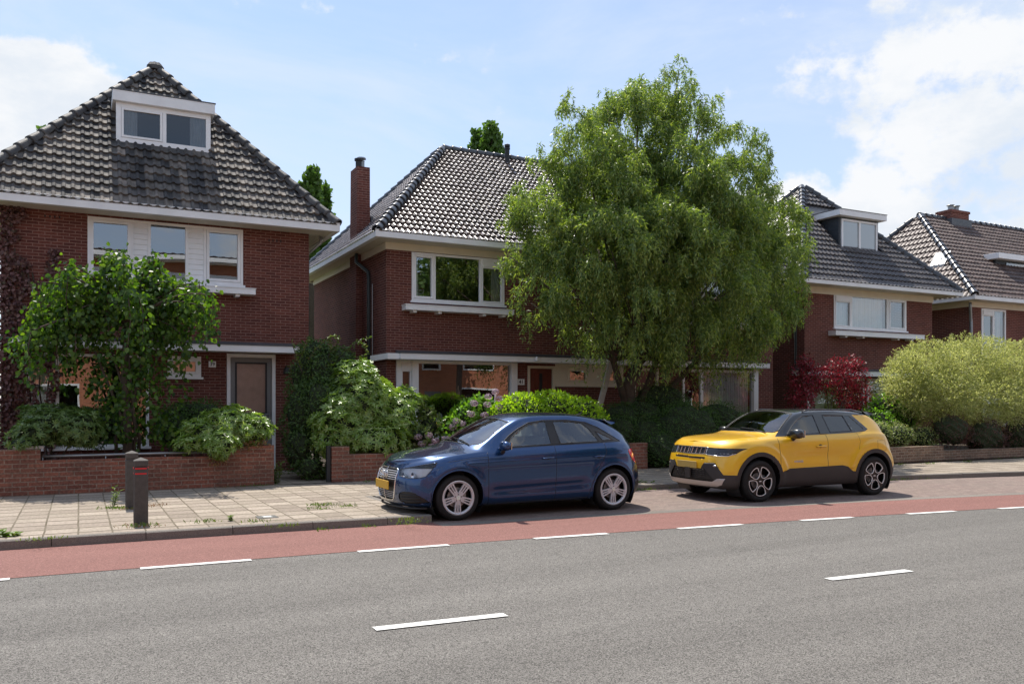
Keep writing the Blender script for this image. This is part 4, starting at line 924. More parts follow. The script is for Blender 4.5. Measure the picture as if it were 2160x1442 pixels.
M['pinksilver'] = plain('machined alloy edge', (.86, .83, .80), .35, metal=.1)
M['lampblack'] = plain('smoked lamp cover', (.022, .024, .028), .12)
M['plate'] = plain('yellow number plate', (.62, .36, .035), .5)
M['red_lamp'] = plain('red lamp plastic', (.80, .015, .03), .15, coat=.8)
M['seatgrey'] = plain('seat cloth', (.10, .10, .11), .85); M['dash_sunlit'] = plain('sunlit dashboard colour', (.62, .64, .60), .8)  # second one: dashboard kept pale to carry sun and sky brightness in its colour
M['skid'] = plain('silver skid plate', (.50, .46, .43), .42, metal=.3)
def always(p): return np.ones(len(p), bool)
def disc_ring(mb, c, r, y0, y1, n=48): mb.lathe([(0.001, y0), (r, y0), (r, y1), (0.001, y1)], c, 'Y', n)
def make_wheel(root, x, side, R, w, yout, style, sc, rim_r):
    """a wheel at hub (x, R) with outer face at yout; side -1 faces the camera"""
    y = lambda d: (-(yout - d)) * (-side) * -1 if False else side * (yout - d)
    def LP(prof): return [(r, (y(d))) for r, d in prof]
    c = (x * sc, 0, R * sc); S = lambda pr: [(r * sc, h * sc) for r, h in LP(pr)]
    mb = MB(); mb.lathe(S([(rim_r - .012, .03), (rim_r + .002, .012), (rim_r + .018, .004), (R - .055, 0.0), (R - .022, .010), (R - .006, .030), (R, .055), (R, w - .055), (R - .006, w - .03), (R - .03, w), (rim_r, w - .01)]), c, 'Y', 72)
    ty = mb.build('wheel', M['tyre'], root, smooth=True, local=True)
    mb = MB()
    if style == 'twin':
        mb.lathe(S([(rim_r - .012, .06), (rim_r - .028, .045), (rim_r - .028, .016), (rim_r - .010, .004), (rim_r + .004, .008), (rim_r + .004, .03)]), c, 'Y', 72)
        for k in range(5):
            A = math.pi / 2 + 2 * math.pi * k / 5 + math.radians(s_rot if (s_rot := 34) else 0)
            d = Vector((math.cos(A), 0, math.sin(A))); t = Vector((-d.z, 0, d.x))
            for o0, o1, wd in ((-.026, -.040, .0085), (0, 0, .0075), (.026, .040, .0085)):
                a = d * .058 + t * o0; b = d * (rim_r - .018) + t * o1; ya, yb = y(.018), y(.010); yd_ = y(.040)
                vs = []
                for (q, yy) in ((a, ya), (b, yb)):
                    for (o, dd) in ((-wd, 0), (wd, 0), (wd * 1.3, 1), (-wd * 1.3, 1)):
                        p = q + t * o; vs.append(((x + p.x) * sc, (yd_ if dd else yy) * sc, (R + p.z) * sc))
                mb.add(vs, [(0, 1, 2, 3), (4, 7, 6, 5), (0, 4, 5, 1), (1, 5, 6, 2), (2, 6, 7, 3), (3, 7, 4, 0)])
            # web joining the three ribs near hub and rim
            for ra, rb, dp in ((.045, .095, .022), (rim_r - .045, rim_r - .015, .022)):
                vs = []
                for rr in (ra, rb):
                    hw = .036 + (.05 - .036) * (rr - .05) / .16
                    for o in (-hw, hw):
                        p = d * rr + t * o; vs.append(((x + p.x) * sc, y(dp) * sc, (R + p.z) * sc))
                mb.add(vs, [(0, 1, 3, 2)])
        disc_ring(mb, c, .062 * sc, y(.045) * sc, y(.016) * sc, 30)
        rim = mb.build('rim', M['silver'], ty, local=True)
        m2 = MB(); disc_ring(m2, c, .028 * sc, y(.016) * sc, y(.010) * sc, 24); m2.build('hub_cap', M['chrome'], ty, local=True)
        m2 = MB()
        for k in range(5):
            A = math.pi / 2 + 2 * math.pi * (k + .5) / 5 + math.radians(34); disc_ring(m2, ((x + .046 * math.cos(A)) * sc, 0, (R + .046 * math.sin(A)) * sc), .0085 * sc, y(.03) * sc, y(.0145) * sc, 10)
        m2.build('wheel_nut', M['black'], ty, local=True)
    else:
        mb.lathe(S([(rim_r - .01, .05), (rim_r - .018, .02), (rim_r - .006, .006), (rim_r + .004, .008), (rim_r + .004, .03)]), c, 'Y', 72)
        disc_ring(mb, c, .055 * sc, y(.05) * sc, y(.014) * sc, 30); m2 = MB()
        for k in range(5):
            A0 = math.pi / 2 + 2 * math.pi * (k + .5) / 5 + math.radians(4); half = math.pi / 5
            # black spoke between two openings
            d = Vector((math.cos(A0 + half), 0, math.sin(A0 + half))); t = Vector((-d.z, 0, d.x)); vs = []
            for (rr, hw, dp) in ((.04, .022, .014), (.10, .016, .012), (rim_r - .01, .034, .006)):
                for (o, dd) in ((-hw, dp), (hw, dp), (hw, .045), (-hw, .045)):
                    p = d * rr + t * o; vs.append(((x + p.x) * sc, y(dd) * sc, (R + p.z) * sc))
            mb.add(vs, [(4 * j + a, 4 * j + (a + 1) % 4, 4 * j + 4 + (a + 1) % 4, 4 * j + 4 + a) for j in range(2) for a in range(4)])
            # machined outline of the opening
            def pol(rr, an): return (rr * math.cos(A0 + an), rr * math.sin(A0 + an))
            ri = rim_r - .014; q = [pol(.070, -.34), pol(.070, .34), pol(.105, .55), pol(.150, .56), pol(ri, .46), pol(ri + .003, .25), pol(ri + .005, 0), pol(ri + .003, -.25), pol(ri, -.46), pol(.150, -.56), pol(.105, -.55)]
            q = smooth_poly(q, 1); cen = np.mean(q, 0); n = len(q); V = []
            for f_, dd in ((1.0, .0045), (1.0 - .10, .0045), (1.0 - .10, .02), (1.0, .02)):
                for p in q: pp = cen + (np.array(p) - cen) * f_; V.append(((x + pp[0]) * sc, y(dd) * sc, (R + pp[1]) * sc))
            m2.add(V, [(a * n + i, a * n + (i + 1) % n, b * n + (i + 1) % n, b * n + i) for a, b in ((0, 1), (1, 2), (3, 0)) for i in range(n)])
        mb.build('rim', M['rimblack'], ty, local=True); m2.build('rim_edge', M['pinksilver'], ty, local=True)
        m3 = MB(); m3.box((x - .022) * sc, min(y(.014), y(.010)) * sc, (R - .006) * sc, (x + .022) * sc, max(y(.014), y(.010)) * sc, (R + .008) * sc); m3.build('hub_cap', M['pinksilver'], ty, local=True)
    m2 = MB(); disc_ring(m2, c, .135 * sc, y(.085) * sc, y(.075) * sc, 40); m2.build('brake_disc', M['zinc'], ty, local=True)
    m2 = MB(); m2.box((x + .05) * sc, min(y(.11), y(.062)) * sc, (R - .06) * sc, (x + .13) * sc, max(y(.11), y(.062)) * sc, (R + .09) * sc); m2.build('brake_caliper', M['zinc'], ty, local=True)
    m2 = MB(); disc_ring(m2, c, (rim_r - .02) * sc, y(.15) * sc, y(.13) * sc, 40); m2.build('inner_rim', M['black'], ty, local=True)
    return ty
def under_parts(root, L, xw, R, Ra, sc, wid, zb):
    mb = MB(); mb.box(.25 * sc, -wid * .72 * sc, zb * sc, (L - .25) * sc, wid * .72 * sc, (zb + .10) * sc)
    mb.build('underbody', M['black'], root, local=True)
    for x in xw:
        for sd_ in (-1, 1):
            mb = MB(); n = 24; V = []
            for k in range(n + 1):
                an = math.radians(-35 + 250 * k / n); V += [((x + (Ra + .012) * math.cos(an)) * sc, sd_ * wid * .985 * sc, (R + (Ra + .012) * math.sin(an)) * sc), ((x + (Ra + .012) * math.cos(an)) * sc, sd_ * (wid - .36) * sc, (R + (Ra + .012) * math.sin(an)) * sc)]
            V.append((x * sc, sd_ * (wid - .36) * sc, R * sc)); F = [(2 * k, 2 * k + 2, 2 * k + 3, 2 * k + 1) for k in range(n)] + [(2 * k + 1, 2 * k + 3, len(V) - 1) for k in range(n)]
            mb.add(V, F); mb.build('wheel_well', M['black'], root, local=True)
def ellipsoid(mb, c, r, n=20, m=12, squash=None):
    V = []
    for i in range(m + 1):
        ph = math.pi * i / m
        for k in range(n):
            th = 2 * math.pi * k / n
            sx, sy, sz = math.sin(ph) * math.cos(th), math.sin(ph) * math.sin(th), math.cos(ph)
            f = lambda q: math.copysign(abs(q) ** (squash or 1), q)
            V.append((c[0] + r[0] * f(sx), c[1] + r[1] * f(sy), c[2] + r[2] * f(sz)))
    mb.add(V, [(i * n + k, i * n + (k + 1) % n, (i + 1) * n + (k + 1) % n, (i + 1) * n + k) for i in range(m) for k in range(n)]); return mb
def mirror_part(root, x, y, z, sc, mat, side, size=(.07, .11, .075)):
    mb = MB(); ellipsoid(mb, (x * sc, side * (y + .10) * sc, z * sc), tuple(q * sc for q in size), squash=.8)
    o = mb.build('side_mirror', mat, root, smooth=True, local=True)
    mb = MB(); mb.tube([((x - .0) * sc, side * (y - .02) * sc, (z - .12) * sc), ((x - .01) * sc, side * (y + .05) * sc, (z - .085) * sc), (x * sc, side * (y + .09) * sc, (z - .03) * sc)], [.03 * sc, .026 * sc, .03 * sc], 8); mb.build('mirror_arm', M['rubber'], o, smooth=True, local=True)
    mb = MB(); mb.box((x + size[0] * .8) * sc, (side * (y + .10) - size[1] * .8) * sc, (z - size[2] * .7) * sc, (x + size[0] * .98) * sc, (side * (y + .10) + size[1] * .8) * sc, (z + size[2] * .7) * sc); mb.build('mirror_glass', M['chrome'], o, local=True)
def seats(root, sc, xs, zc, light=False):
    for x in xs:
        for sy in (-.36, .36):
            mb = MB(); b = lambda *a: mb.add([(p[0] * sc, p[1] * sc, p[2] * sc) for p in a], [(0, 3, 2, 1), (4, 5, 6, 7), (0, 1, 5, 4), (1, 2, 6, 5), (2, 3, 7, 6), (3, 0, 4, 7)])
            def bx(x0, y0, z0, x1, y1, z1, lean=0): b((x0, y0, z0), (x1, y0, z0), (x1, y1, z0), (x0, y1, z0), (x0 + lean, y0 + .03, z1), (x1 + lean, y0 + .03, z1), (x1 + lean, y1 - .03, z1), (x0 + lean, y1 - .03, z1))
            bx(x - .05, sy - .24, zc - .55, x + .48, sy + .24, zc - .40); bx(x + .42, sy - .24, zc - .45, x + .56, sy + .24, zc + .14, .16)
            o = mb.build('seat', M['seatgrey'], root, local=True, bevel=.03)
            mb = MB(); ellipsoid(mb, ((x + .68) * sc, sy * sc, (zc + .245) * sc), (.05 * sc, .135 * sc, .085 * sc), squash=.7); mb.build('headrest', M['seatgrey'], o, smooth=True, local=True)
def build_audi():
    sc = 1.03; O = (3.86, 11.54, 0)
    R = empty('parked_car', O, 'metallic dark blue hatchback with silver alloy wheels and yellow plate, parked beside the kerb', 'car')
    L = 3.95
    zs = lambda x: pchip(x, [(0, .655), (.12, .73), (.3, .80), (.6, .858), (.95, .898), (1.3, .925), (2.2, .965), (3.2, .995), (3.6, 1.0), (3.95, .93)])
    z_ = lambda v: (lambda x: np.full_like(x, v)); lerp = lambda f: (lambda x: .56 + (zs(x) - .56) * f)
    S = dict(L=L, plan=[(0, .965), (.5, .985), (1.2, 1), (2.6, 1), (3.4, .985), (3.95, .94)], cell=.017, rs=.90,
        rows=[(z_(.175), .74, .16, 3.84, .55, .45, 2.6, 2.6), (z_(.19), .80, .07, 3.88, .55, .45, 2.7, 2.7), (z_(.26), .835, .03, 3.93, .56, .46, 2.7, 2.8), (z_(.38), .852, .012, 3.955, .58, .48, 2.6, 2.8), (z_(.50), .862, .004, 3.955, .60, .50, 2.5, 2.7),
              (lerp(.12), .866, .006, 3.945, .62, .52, 2.4, 2.6), (lerp(.40), .865, .02, 3.91, .64, .53, 2.35, 2.5), (lerp(.62), .862, .035, 3.885, .66, .54, 2.3, 2.5), (lerp(.74), .856, .048, 3.87, .67, .54, 2.25, 2.4), (lerp(.90), .835, .075, 3.85, .68, .55, 2.2, 2.3), (lerp(1.0), .800, .10, 3.83, .68, .56, 2.1, 2.3)],
        yR=[(0, .55), (.5, .62), (.95, .66), (1.15, .70), (1.4, .655), (1.75, .575), (2.2, .555), (3.0, .555), (3.4, .56), (3.6, .60), (3.95, .62)],
        zR=[(0, .66), (.12, .755), (.35, .845), (.7, .905), (1.05, .945), (1.20, 1.005), (1.40, 1.135), (1.60, 1.245), (1.80, 1.338), (2.1, 1.385), (2.6, 1.390), (3.0, 1.352), (3.3, 1.262), (3.55, 1.12), (3.72, 1.0), (3.83, .93)],
        zC=[(0, .66), (.11, .765), (.30, .845), (.6, .925), (.88, .975), (.98, 1.005), (1.15, 1.115), (1.40, 1.255), (1.62, 1.352), (1.80, 1.408), (2.2, 1.440), (2.7, 1.432), (3.1, 1.392), (3.4, 1.335), (3.52, 1.29), (3.70, 1.12), (3.83, .97)])
    C_ = Car(S); C_.grid(300, 250)
    fx, rx, wr, Ra = .76, 3.245, .31, .368
    lo = lambda p: (p[:, 2] < .86) & (np.abs(p[:, 1]) > .45)
    grn = lambda p: (p[:, 2] > .90) & (np.abs(p[:, 1]) > .45)
    sidewin_all = [(1.40, .945), (1.50, 1.05), (1.60, 1.125), (1.76, 1.215), (1.95, 1.298), (2.2, 1.328), (2.6, 1.328), (2.90, 1.293), (3.10, 1.215), (3.28, 1.105), (3.42, 1.012), (3.0, .995), (2.3, .978), (1.8, .962)]
    w_front = [(1.53, .968), (1.63, 1.095), (1.76, 1.185), (1.93, 1.265), (2.10, 1.300), (2.225, 1.312), (2.225, .992), (1.9, .980)]
    w_rear = [(2.375, .998), (2.345, 1.312), (2.62, 1.307), (2.83, 1.275), (2.92, 1.205), (3.03, 1.018)]
    w_q = [(3.10, 1.03), (3.02, 1.165), (3.10, 1.135), (3.30, 1.035)]
    ws = [(1.00, 0), (1.015, .3), (1.06, .52), (1.15, .635), (1.20, .655), (1.30, .640), (1.5, .575), (1.68, .515), (1.655, .45), (1.64, .25), (1.635, 0), (1.635, -.1), (1.00, -.1)]
    rw = [(3.50, -.1), (3.50, 0), (3.50, .42), (3.56, .50), (3.70, .54), (3.735, .50), (3.75, 0), (3.75, -.1)]
    grille = [(-.1, .695), (0, .695), (.30, .690), (.355, .665), (.37, .60), (.355, .45), (.31, .30), (.26, .262), (0, .255), (-.1, .255)]
    vent = [(.42, .35), (.50, .395), (.66, .40), (.76, .33), (.79, .24), (.44, .235)]
    hl = [(.245, .685), (.30, .66), (.29, .60), (.255, .592), (.13, .575), (.02, .572), (-.06, .585), (.0, .64), (.02, .655)]
    hl = [(.355, .685), (.355, .60), (.50, .578), (.68, .583), (.77, .60), (.85, .70), (.90, .785), (.70, .752), (.50, .715)]
    tl = [(-.0, 0)]
    front = lambda p: p[:, 0] < .6
    feats = [('arch', 'side', circle(fx, wr, Ra), lo), ('arch', 'side', circle(rx, wr, Ra), lo),
             ('window_trim', 'side', sidewin_all, grn), ('front_window', 'side', w_front, grn), ('rear_window', 'side', w_rear, grn), ('quarter_window', 'side', w_q, grn),
             ('windscreen', 'top', ws, lambda p: (p[:, 2] > .93) & (p[:, 0] < 2)), ('rear_screen', 'top', rw, lambda p: (p[:, 2] > .93) & (p[:, 0] > 3)),
             ('headlight', 'diag', hl, lambda p: (p[:, 0] < .62) & (np.abs(p[:, 1]) > .36)),
             ('grille', 'front', smooth_poly(grille, 1), front), ('bumper_vent', 'front', smooth_poly(vent, 1), lambda p: p[:, 0] < .5),
             ('tail_light', 'side', smooth_poly([(3.52, .86), (3.58, .90), (3.95, .89), (4.0, .64), (3.74, .66), (3.62, .72)], 1), lambda p: (p[:, 0] > 3.5) & (np.abs(p[:, 1]) > .45)),
             ('lower_rear', 'side', [(3.62, .17), (3.66, .42), (4.1, .46), (4.1, .1)], lambda p: p[:, 0] > 3.3),
             ('door_shut', 'side', [(0, 0), (.001, 0), (.001, .001)], lo)]
    C_.cut(feats[:-1])
    def flare(P_):
        P_ = P_.copy(); ay = np.abs(P_[:, 1])
        for cx in (fx, rx):
            d = np.hypot(P_[:, 0] - cx, P_[:, 2] - wr); k = np.exp(-((d - Ra - .02) / .06) ** 2) * .016 * (ay > .5) * (P_[:, 2] > .16)
            P_[:, 1] += np.sign(P_[:, 1]) * k
        # swage line under the shoulder and scooped lower door
        k = np.exp(-((P_[:, 2] - (.765 + .025 * (P_[:, 0] - 1.2))) / .018) ** 2) * .006 * (P_[:, 0] > .9) * (P_[:, 0] < 3.5) * (ay > .7); P_[:, 1] += np.sign(P_[:, 1]) * k
        k = np.exp(-((P_[:, 2] - (.37 + .03 * (P_[:, 0] - 1.2))) / .06) ** 2) * .022 * (ay > .6) * np.clip((P_[:, 0] - 1.15) / .2, 0, 1) * np.clip((2.9 - P_[:, 0]) / .2, 0, 1); P_[:, 1] -= np.sign(P_[:, 1]) * k
        return P_
    C_.deform(flare); C_.bvh()
    bd = C_.panel('body', M['paint_blue'], R, sc)
    C_.panel('lower_rear', M['black'], R, sc, objname='bumper_insert')
    for sd_ in (-1, 1):
        for lo_, hi_ in ((0, 2), (2, 5)): C_.edge_tube('arch', .009, M['paint_blue'], R, sc, 'arch_lip', side=sd_, sel=lambda p: p.z > .18, parts=lambda q, a=lo_, b=hi_: (q[:, 0] > a) & (q[:, 0] < b))
    for sd_ in (-1, 1):
        tr = C_.panel('window_trim', M['rubber'], R, sc, side=sd_)
        for n_ in ('front_window', 'rear_window', 'quarter_window'): C_.panel(n_, M['car_glass'], R, sc, side=sd_, objname='side_window', inset=.004)
        C_.panel('headlight', M['lamp_glass'], R, sc, side=sd_)
        C_.panel('bumper_vent', M['black'], R, sc, side=sd_, inset=.012)
        C_.panel('tail_light', M['red_lamp'], R, sc, side=sd_, inset=-.003)
    C_.panel('windscreen', glass('clear windscreen', .16, (.80, .88, .86), wob=0), R, sc, inset=.003); C_.panel('rear_screen', M['dark_glass'], R, sc)
    C_.edge_tube('windscreen', .007, M['rubber'], R, sc, 'screen_seal'); [C_.edge_tube('window_trim', .005, M['rubber'], R, sc, 'window_seal', side=e_) for e_ in (-1, 1)]
    for sd_ in (-1, 1): C_.edge_tube('headlight', .004, M['rubber'], R, sc, 'headlight_seal', side=sd_)
    # headlight insides
    for sd_ in (-1, 1):
        mb = MB(); 
        for (x, y, z, r) in ((.205, .60, .60, .052), (.115, .49, .60, .048)):
            mb.lathe([(.001, .05), (r * .5, .045), (r, 0), (r * 1.06, -.004)], (x * sc, sd_ * y * sc, z * sc), 'X', 24)
        mb.build('headlight_reflector', M['chrome'], R, smooth=True, local=True)
        mb = MB(); V = []
        for (x, y) in ((.10, .36), (.16, .52), (.28, .66), (.42, .75)): V += [(x * sc + .03, sd_ * y * sc, .50 * sc), (x * sc + .03, sd_ * y * sc, .70 * sc)]
        mb.add(V, [(2 * i, 2 * i + 2, 2 * i + 3, 2 * i + 1) for i in range(3)]); mb.build('headlight_housing', plain('lamp housing', (.80, .83, .86), .35), R, local=True)
    # grille: dark field, chrome frame and slats
    C_.panel('grille', M['black'], R, sc, inset=.02); gr = C_.edge_tube('grille', .011, M['chrome'], R, sc, 'grille_frame')
    mb = MB()
    for z, hw in ((.655, .325), (.628, .34), (.600, .345), (.572, .348), (.545, .345), (.37, .31), (.345, .30), (.32, .295), (.295, .28)):
        pts = []
        for i in range(15):
            y = -hw + 2 * hw * i / 14; p, n = C_.hit((-1, y, z), (1, 0, 0))
            if p: pts.append(Vector((p.x + .008, y, z)) * sc)
        if len(pts) > 2: mb.tube(pts, .0055 if z > .5 else .004, 6)
    mb.build('grille_slats', M['silver'], gr, local=True)
    em = MB()
    for k in range(4):
        y = -.093 + .062 * k; p, n = C_.hit((-1, y, .607), (1, 0, 0)); c = Vector((p.x - .016, y, .607)) * sc; pts = [c + Vector((0, math.cos(a) * .042 * sc, math.sin(a) * .042 * sc)) for a in np.linspace(0, 2 * math.pi, 25)]; em.tube(pts, .0075 * sc, 8, cap=False)
    em.build('emblem', M['chrome'], gr, smooth=True, local=True)
    mb = MB()
    for (z0, z1) in ((.405, .520),):
        p, n = C_.hit((-1, 0, .46), (1, 0, 0)); mb.box((p.x - .035) * sc, -.262 * sc, z0 * sc, (p.x - .02) * sc, .262 * sc, z1 * sc)
    mb.build('number_plate', M['plate'], R, local=True, bevel=.004)
    for sd_ in (-1, 1):
        mb = MB()
        for z in (.275, .315, .35):
            pts = []
            for i in range(9):
                y = sd_ * (.46 + .27 * i / 8); p, n = C_.hit((-1, y, z), (1, 0, 0))
                if p: pts.append(Vector((p.x + .0, y, z)) * sc)
            if len(pts) > 2: mb.tube(pts, .006, 6)
        mb.build('vent_slats', M['rubber'], R, local=True)
    # chin spoiler
    mb = MB(); pts = []
    for i in range(21):
        y = -.74 + 1.48 * i / 20; p, n = C_.hit((-1, y, .20), (1, 0, 0))
        if p: pts.append(Vector((p.x - .012, y, .175)) * sc)
    mb.tube(pts, .016, 8); mb.build('front_lip', M['black'], R, smooth=True, local=True)
    # seams, handles
    for sd_ in (-1, 1):
        C_.seam([(1.215, .165), (1.20, .55), (1.20, .90)], R, sc, M['black'], side=sd_)
        C_.seam([(2.26, .165), (2.265, .60), (2.262, .98)], R, sc, M['black'], side=sd_)
        C_.seam([(3.10, .99), (3.12, .86), (3.07, .77), (2.96, .62), (2.86, .40), (2.80, .20)], R, sc, M['black'], side=sd_)
        C_.seam([(.62, .79), (.95, .83), (1.20, .845)], R, sc, M['black'], side=sd_)
        C_.seam([(3.42, .90), (3.62, .89)], R, sc, M['black'], side=sd_, w=.0025)
        C_.seam([(1.35, .200), (2.8, .215)], R, sc, M['rubber'], name='sill_line', side=sd_, w=.004)
        for hx in (2.13, 2.98):
            p = C_.side_pt(hx, .80, sd_)
            if p:
                mb = MB(); y = p.y; e = sd_
                mb.tube([Vector((hx - .095, y + e * .004, .797)) * sc, Vector((hx - .08, y + e * .030, .800)) * sc, Vector((hx + .07, y + e * .030, .806)) * sc, Vector((hx + .085, y + e * .004, .807)) * sc], .011 * sc, 8); o = mb.build('door_handle', M['paint_blue'], R, smooth=True, local=True)
                mb = MB(); ellipsoid(mb, Vector((hx, y - e * .006, .80)) * sc, (.05, .012, .028)); mb.build('handle_shade', M['black'], o, smooth=True, local=True)  # black lens on the door skin, painted shade of the handle hollow
        mirror_part(R, 1.43, .80, .99, sc, M['paint_blue'], sd_, (.062, .115, .068))
    # wipers, aerial, spoiler
    for (y0, y1) in ((-.55, .05), (.0, .55)):
        mb = MB(); pts = []
        for i in range(7):
            y = y0 + (y1 - y0) * i / 6; x = 1.02 + .05 * i / 6 + .05 * abs(y); p, n = C_.hit((x, y, 3), (0, 0, -1))
            if p: pts.append((p + Vector((0, 0, .014))) * sc)
        if len(pts) > 2: mb.tube(pts, .008, 6); mb.build('wiper', M['black'], R, local=True)
    mb = MB(); mb.tube([(3.12 * sc, 0, 1.385 * sc), (3.20 * sc, 0, 1.41 * sc), (3.14 * sc + .1, 0, 1.49 * sc)], [.02, .008, .004], 6); mb.build('antenna', M['black'], R, local=True)
    mb = MB(); V = []
    for y in np.linspace(-.52, .52, 15):
        f = 1 - (abs(y) / .6) ** 4; x0 = 3.26; x1 = 3.44 + .10 * f; zt = 1.338 - .03 * (1 - f); V += [(x0 * sc, y * sc, (zt + .005) * sc), (x1 * sc, y * sc, (zt - .028) * sc), ((x1 - .01) * sc, y * sc, (zt - .055) * sc), ((x0 + .15) * sc, y * sc, (zt - .07) * sc)]
    mb.add(V, [(4 * i + a, 4 * i + (a + 1) % 4, 4 * i + 4 + (a + 1) % 4, 4 * i + 4 + a) for i in range(14) for a in range(4)] + [(0, 1, 2, 3), (56, 57, 58, 59)]); mb.build('roof_spoiler', M['paint_blue'], R, smooth=True, local=True)
    under_parts(R, L, (fx, rx), wr, Ra, sc, .84, .17)
    for x in (fx, rx):
        for sd_ in (-1, 1): make_wheel(R, x, sd_, wr, .215, .858, 'twin', sc, .228)
    seats(R, sc, (1.55, 2.45), .93)
    mb = MB(); ellipsoid(mb, (1.32 * sc, 0, .87 * sc), (.24, .66, .075), squash=.6); mb.build('dashboard', M['dash_sunlit'], R, smooth=True, local=True)
    mb = MB(); c = Vector((1.62, -.36, .93)) * sc; mb.tube([c + Vector((.05 * math.cos(a), .17 * math.sin(a), .17 * math.cos(a))) for a in np.linspace(0, 2 * math.pi, 25)], .014, 8, cap=False); mb.build('steering_wheel', M['black'], R, smooth=True, local=True)
    mb = MB(); mb.box(1.3 * sc, -.60 * sc, .28 * sc, 3.5 * sc, .60 * sc, .34 * sc); mb.box(3.22 * sc, -.60 * sc, .34 * sc, 3.28 * sc, .60 * sc, .97 * sc); mb.build('cabin_floor', M['interior'], R, local=True)
    return R
build_audi()
def build_jeep():
    sc = 1.0; yaw = math.radians(-2.5)
    R = empty('parked_car', (9.138, 11.324, .0), 'bright yellow small off-roader with black roof and black wheel arches, parked behind the blue hatchback', 'car', rz=yaw)
    L = 4.08
    zs = lambda x: pchip(x, [(0, .925), (.1, .965), (.4, .995), (1.0, 1.03), (1.4, 1.045), (2.2, 1.07), (2.9, 1.09), (3.3, 1.115), (3.7, 1.10), (4.08, 1.02)])
    z_ = lambda v: (lambda x: np.full_like(x, v)); lerp = lambda f: (lambda x: .62 + (zs(x) - .62) * f)
    S = dict(L=L, plan=[(0, .955), (.45, .985), (1.0, 1), (2.8, 1), (3.5, .99), (4.08, .95)], cell=.018, rs=.90, crown=2.6,
        rows=[(z_(.22), .76, .20, 3.88, .42, .38, 3.0, 3.0), (z_(.235), .82, .10, 3.97, .42, .38, 3.2, 3.2), (z_(.30), .855, .035, 4.03, .44, .38, 3.2, 3.2), (z_(.42), .872, .015, 4.07, .46, .40, 3.1, 3.2), (z_(.55), .880, .008, 4.08, .48, .42, 3.0, 3.2),
              (lerp(.10), .882, .010, 4.07, .48, .44, 2.9, 3.1), (lerp(.40), .880, .030, 4.04, .49, .46, 2.8, 3.0), (lerp(.62), .880, .055, 4.00, .50, .46, 2.8, 2.9), (lerp(.80), .872, .085, 3.97, .50, .47, 2.7, 2.8), (lerp(.93), .850, .115, 3.95, .52, .47, 2.6, 2.7), (lerp(1.0), .815, .14, 3.93, .52, .48, 2.5, 2.6)],
        yR=[(0, .60), (.5, .66), (.95, .70), (1.2, .745), (1.45, .70), (1.75, .635), (2.1, .615), (3.0, .610), (3.5, .615), (3.7, .64), (4.08, .66)],
        zR=[(0, .93), (.15, .975), (.35, 1.02), (.7, 1.055), (1.05, 1.07), (1.25, 1.095), (1.45, 1.235), (1.62, 1.345), (1.80, 1.432), (2.05, 1.468), (2.6, 1.475), (3.1, 1.452), (3.42, 1.415), (3.60, 1.33), (3.75, 1.21), (3.93, 1.08)],
        zC=[(0, .93), (.13, .985), (.35, 1.035), (.7, 1.075), (.98, 1.105), (1.10, 1.135), (1.28, 1.255), (1.50, 1.385), (1.72, 1.482), (1.95, 1.518), (2.4, 1.530), (3.0, 1.518), (3.45, 1.482), (3.60, 1.455), (3.72, 1.33), (3.86, 1.14), (3.94, 1.06)])
    C_ = Car(S); C_.grid(300, 250)
    fx, rx, wr, Ra = .80, 3.357, .345, .415
    lo = lambda p: (p[:, 2] < .95) & (np.abs(p[:, 1]) > .45); grn = lambda p: (p[:, 2] > 1.03) & (np.abs(p[:, 1]) > .42)
    shut = lambda x: 0
    roofpoly = [(1.20, 1.062), (1.33, 1.15), (1.36, 1.6), (3.7, 1.6), (3.62, 1.42), (3.80, 1.20), (3.72, 1.19), (3.52, 1.405), (3.06, 1.415), (3.30, 1.165), (3.20, 1.125), (2.9, 1.105), (2.2, 1.085), (1.6, 1.07)]
    w_f = [(1.44, 1.09), (1.60, 1.225), (1.76, 1.335), (1.90, 1.395), (2.15, 1.415), (2.17, 1.11), (1.9, 1.10)]
    w_r = [(2.40, 1.118), (2.36, 1.415), (2.83, 1.405), (2.90, 1.135)]
    w_q = [(2.94, 1.14), (2.88, 1.400), (2.99, 1.395), (3.20, 1.175), (3.12, 1.145)]
    ws = [(1.09, -.1), (1.09, 0), (1.10, .3), (1.15, .52), (1.24, .66), (1.34, .70), (1.46, .665), (1.62, .61), (1.76, .56), (1.745, .4), (1.74, 0), (1.74, -.1)]
    arch_f, arch_r = circle(fx, wr, Ra), circle(rx, wr, Ra)
    clad = [(1.14, .1), (1.16, .455), (1.24, .475), (1.42, .535), (2.60, .555), (2.72, .53), (2.84, .445), (2.98, .44), (2.98, .1)]
    clad_f = [(-.2, .52), (.02, .52), (.14, .515), (.20, .60), (.46, .60), (.56, .40), (.70, .40), (.70, .1), (-.2, .1)]   # front view (y, z)
    clad_front = [(-.1, .55), (.33, .55), (.40, .64), (.62, .645), (.74, .46), (.90, .455), (1.2, .455), (1.2, .1), (-.1, .1)]
    clad_rear = [(3.70, .455), (4.2, .50), (4.2, .1), (3.5, .1), (3.5, .455)]
    grille = [(-.1, .895), (0, .895), (.40, .895), (.405, .785), (0, .775), (-.1, .775)]
    hl_f = [(.41, .893), (.41, .778), (.66, .760), (.775, .765), (.835, .80), (.865, .885)]
    slot = [(-.1, .735), (.40, .735), (.405, .705), (-.1, .705)]
    lowg = [(-.1, .55), (.42, .545), (.60, .37), (.58, .345), (-.1, .345)]
    skid = [(-.1, .345), (.56, .345), (.66, .40), (.76, .40), (.70, .30), (.60, .265), (-.1, .255)]
    front = lambda p: p[:, 0] < .42
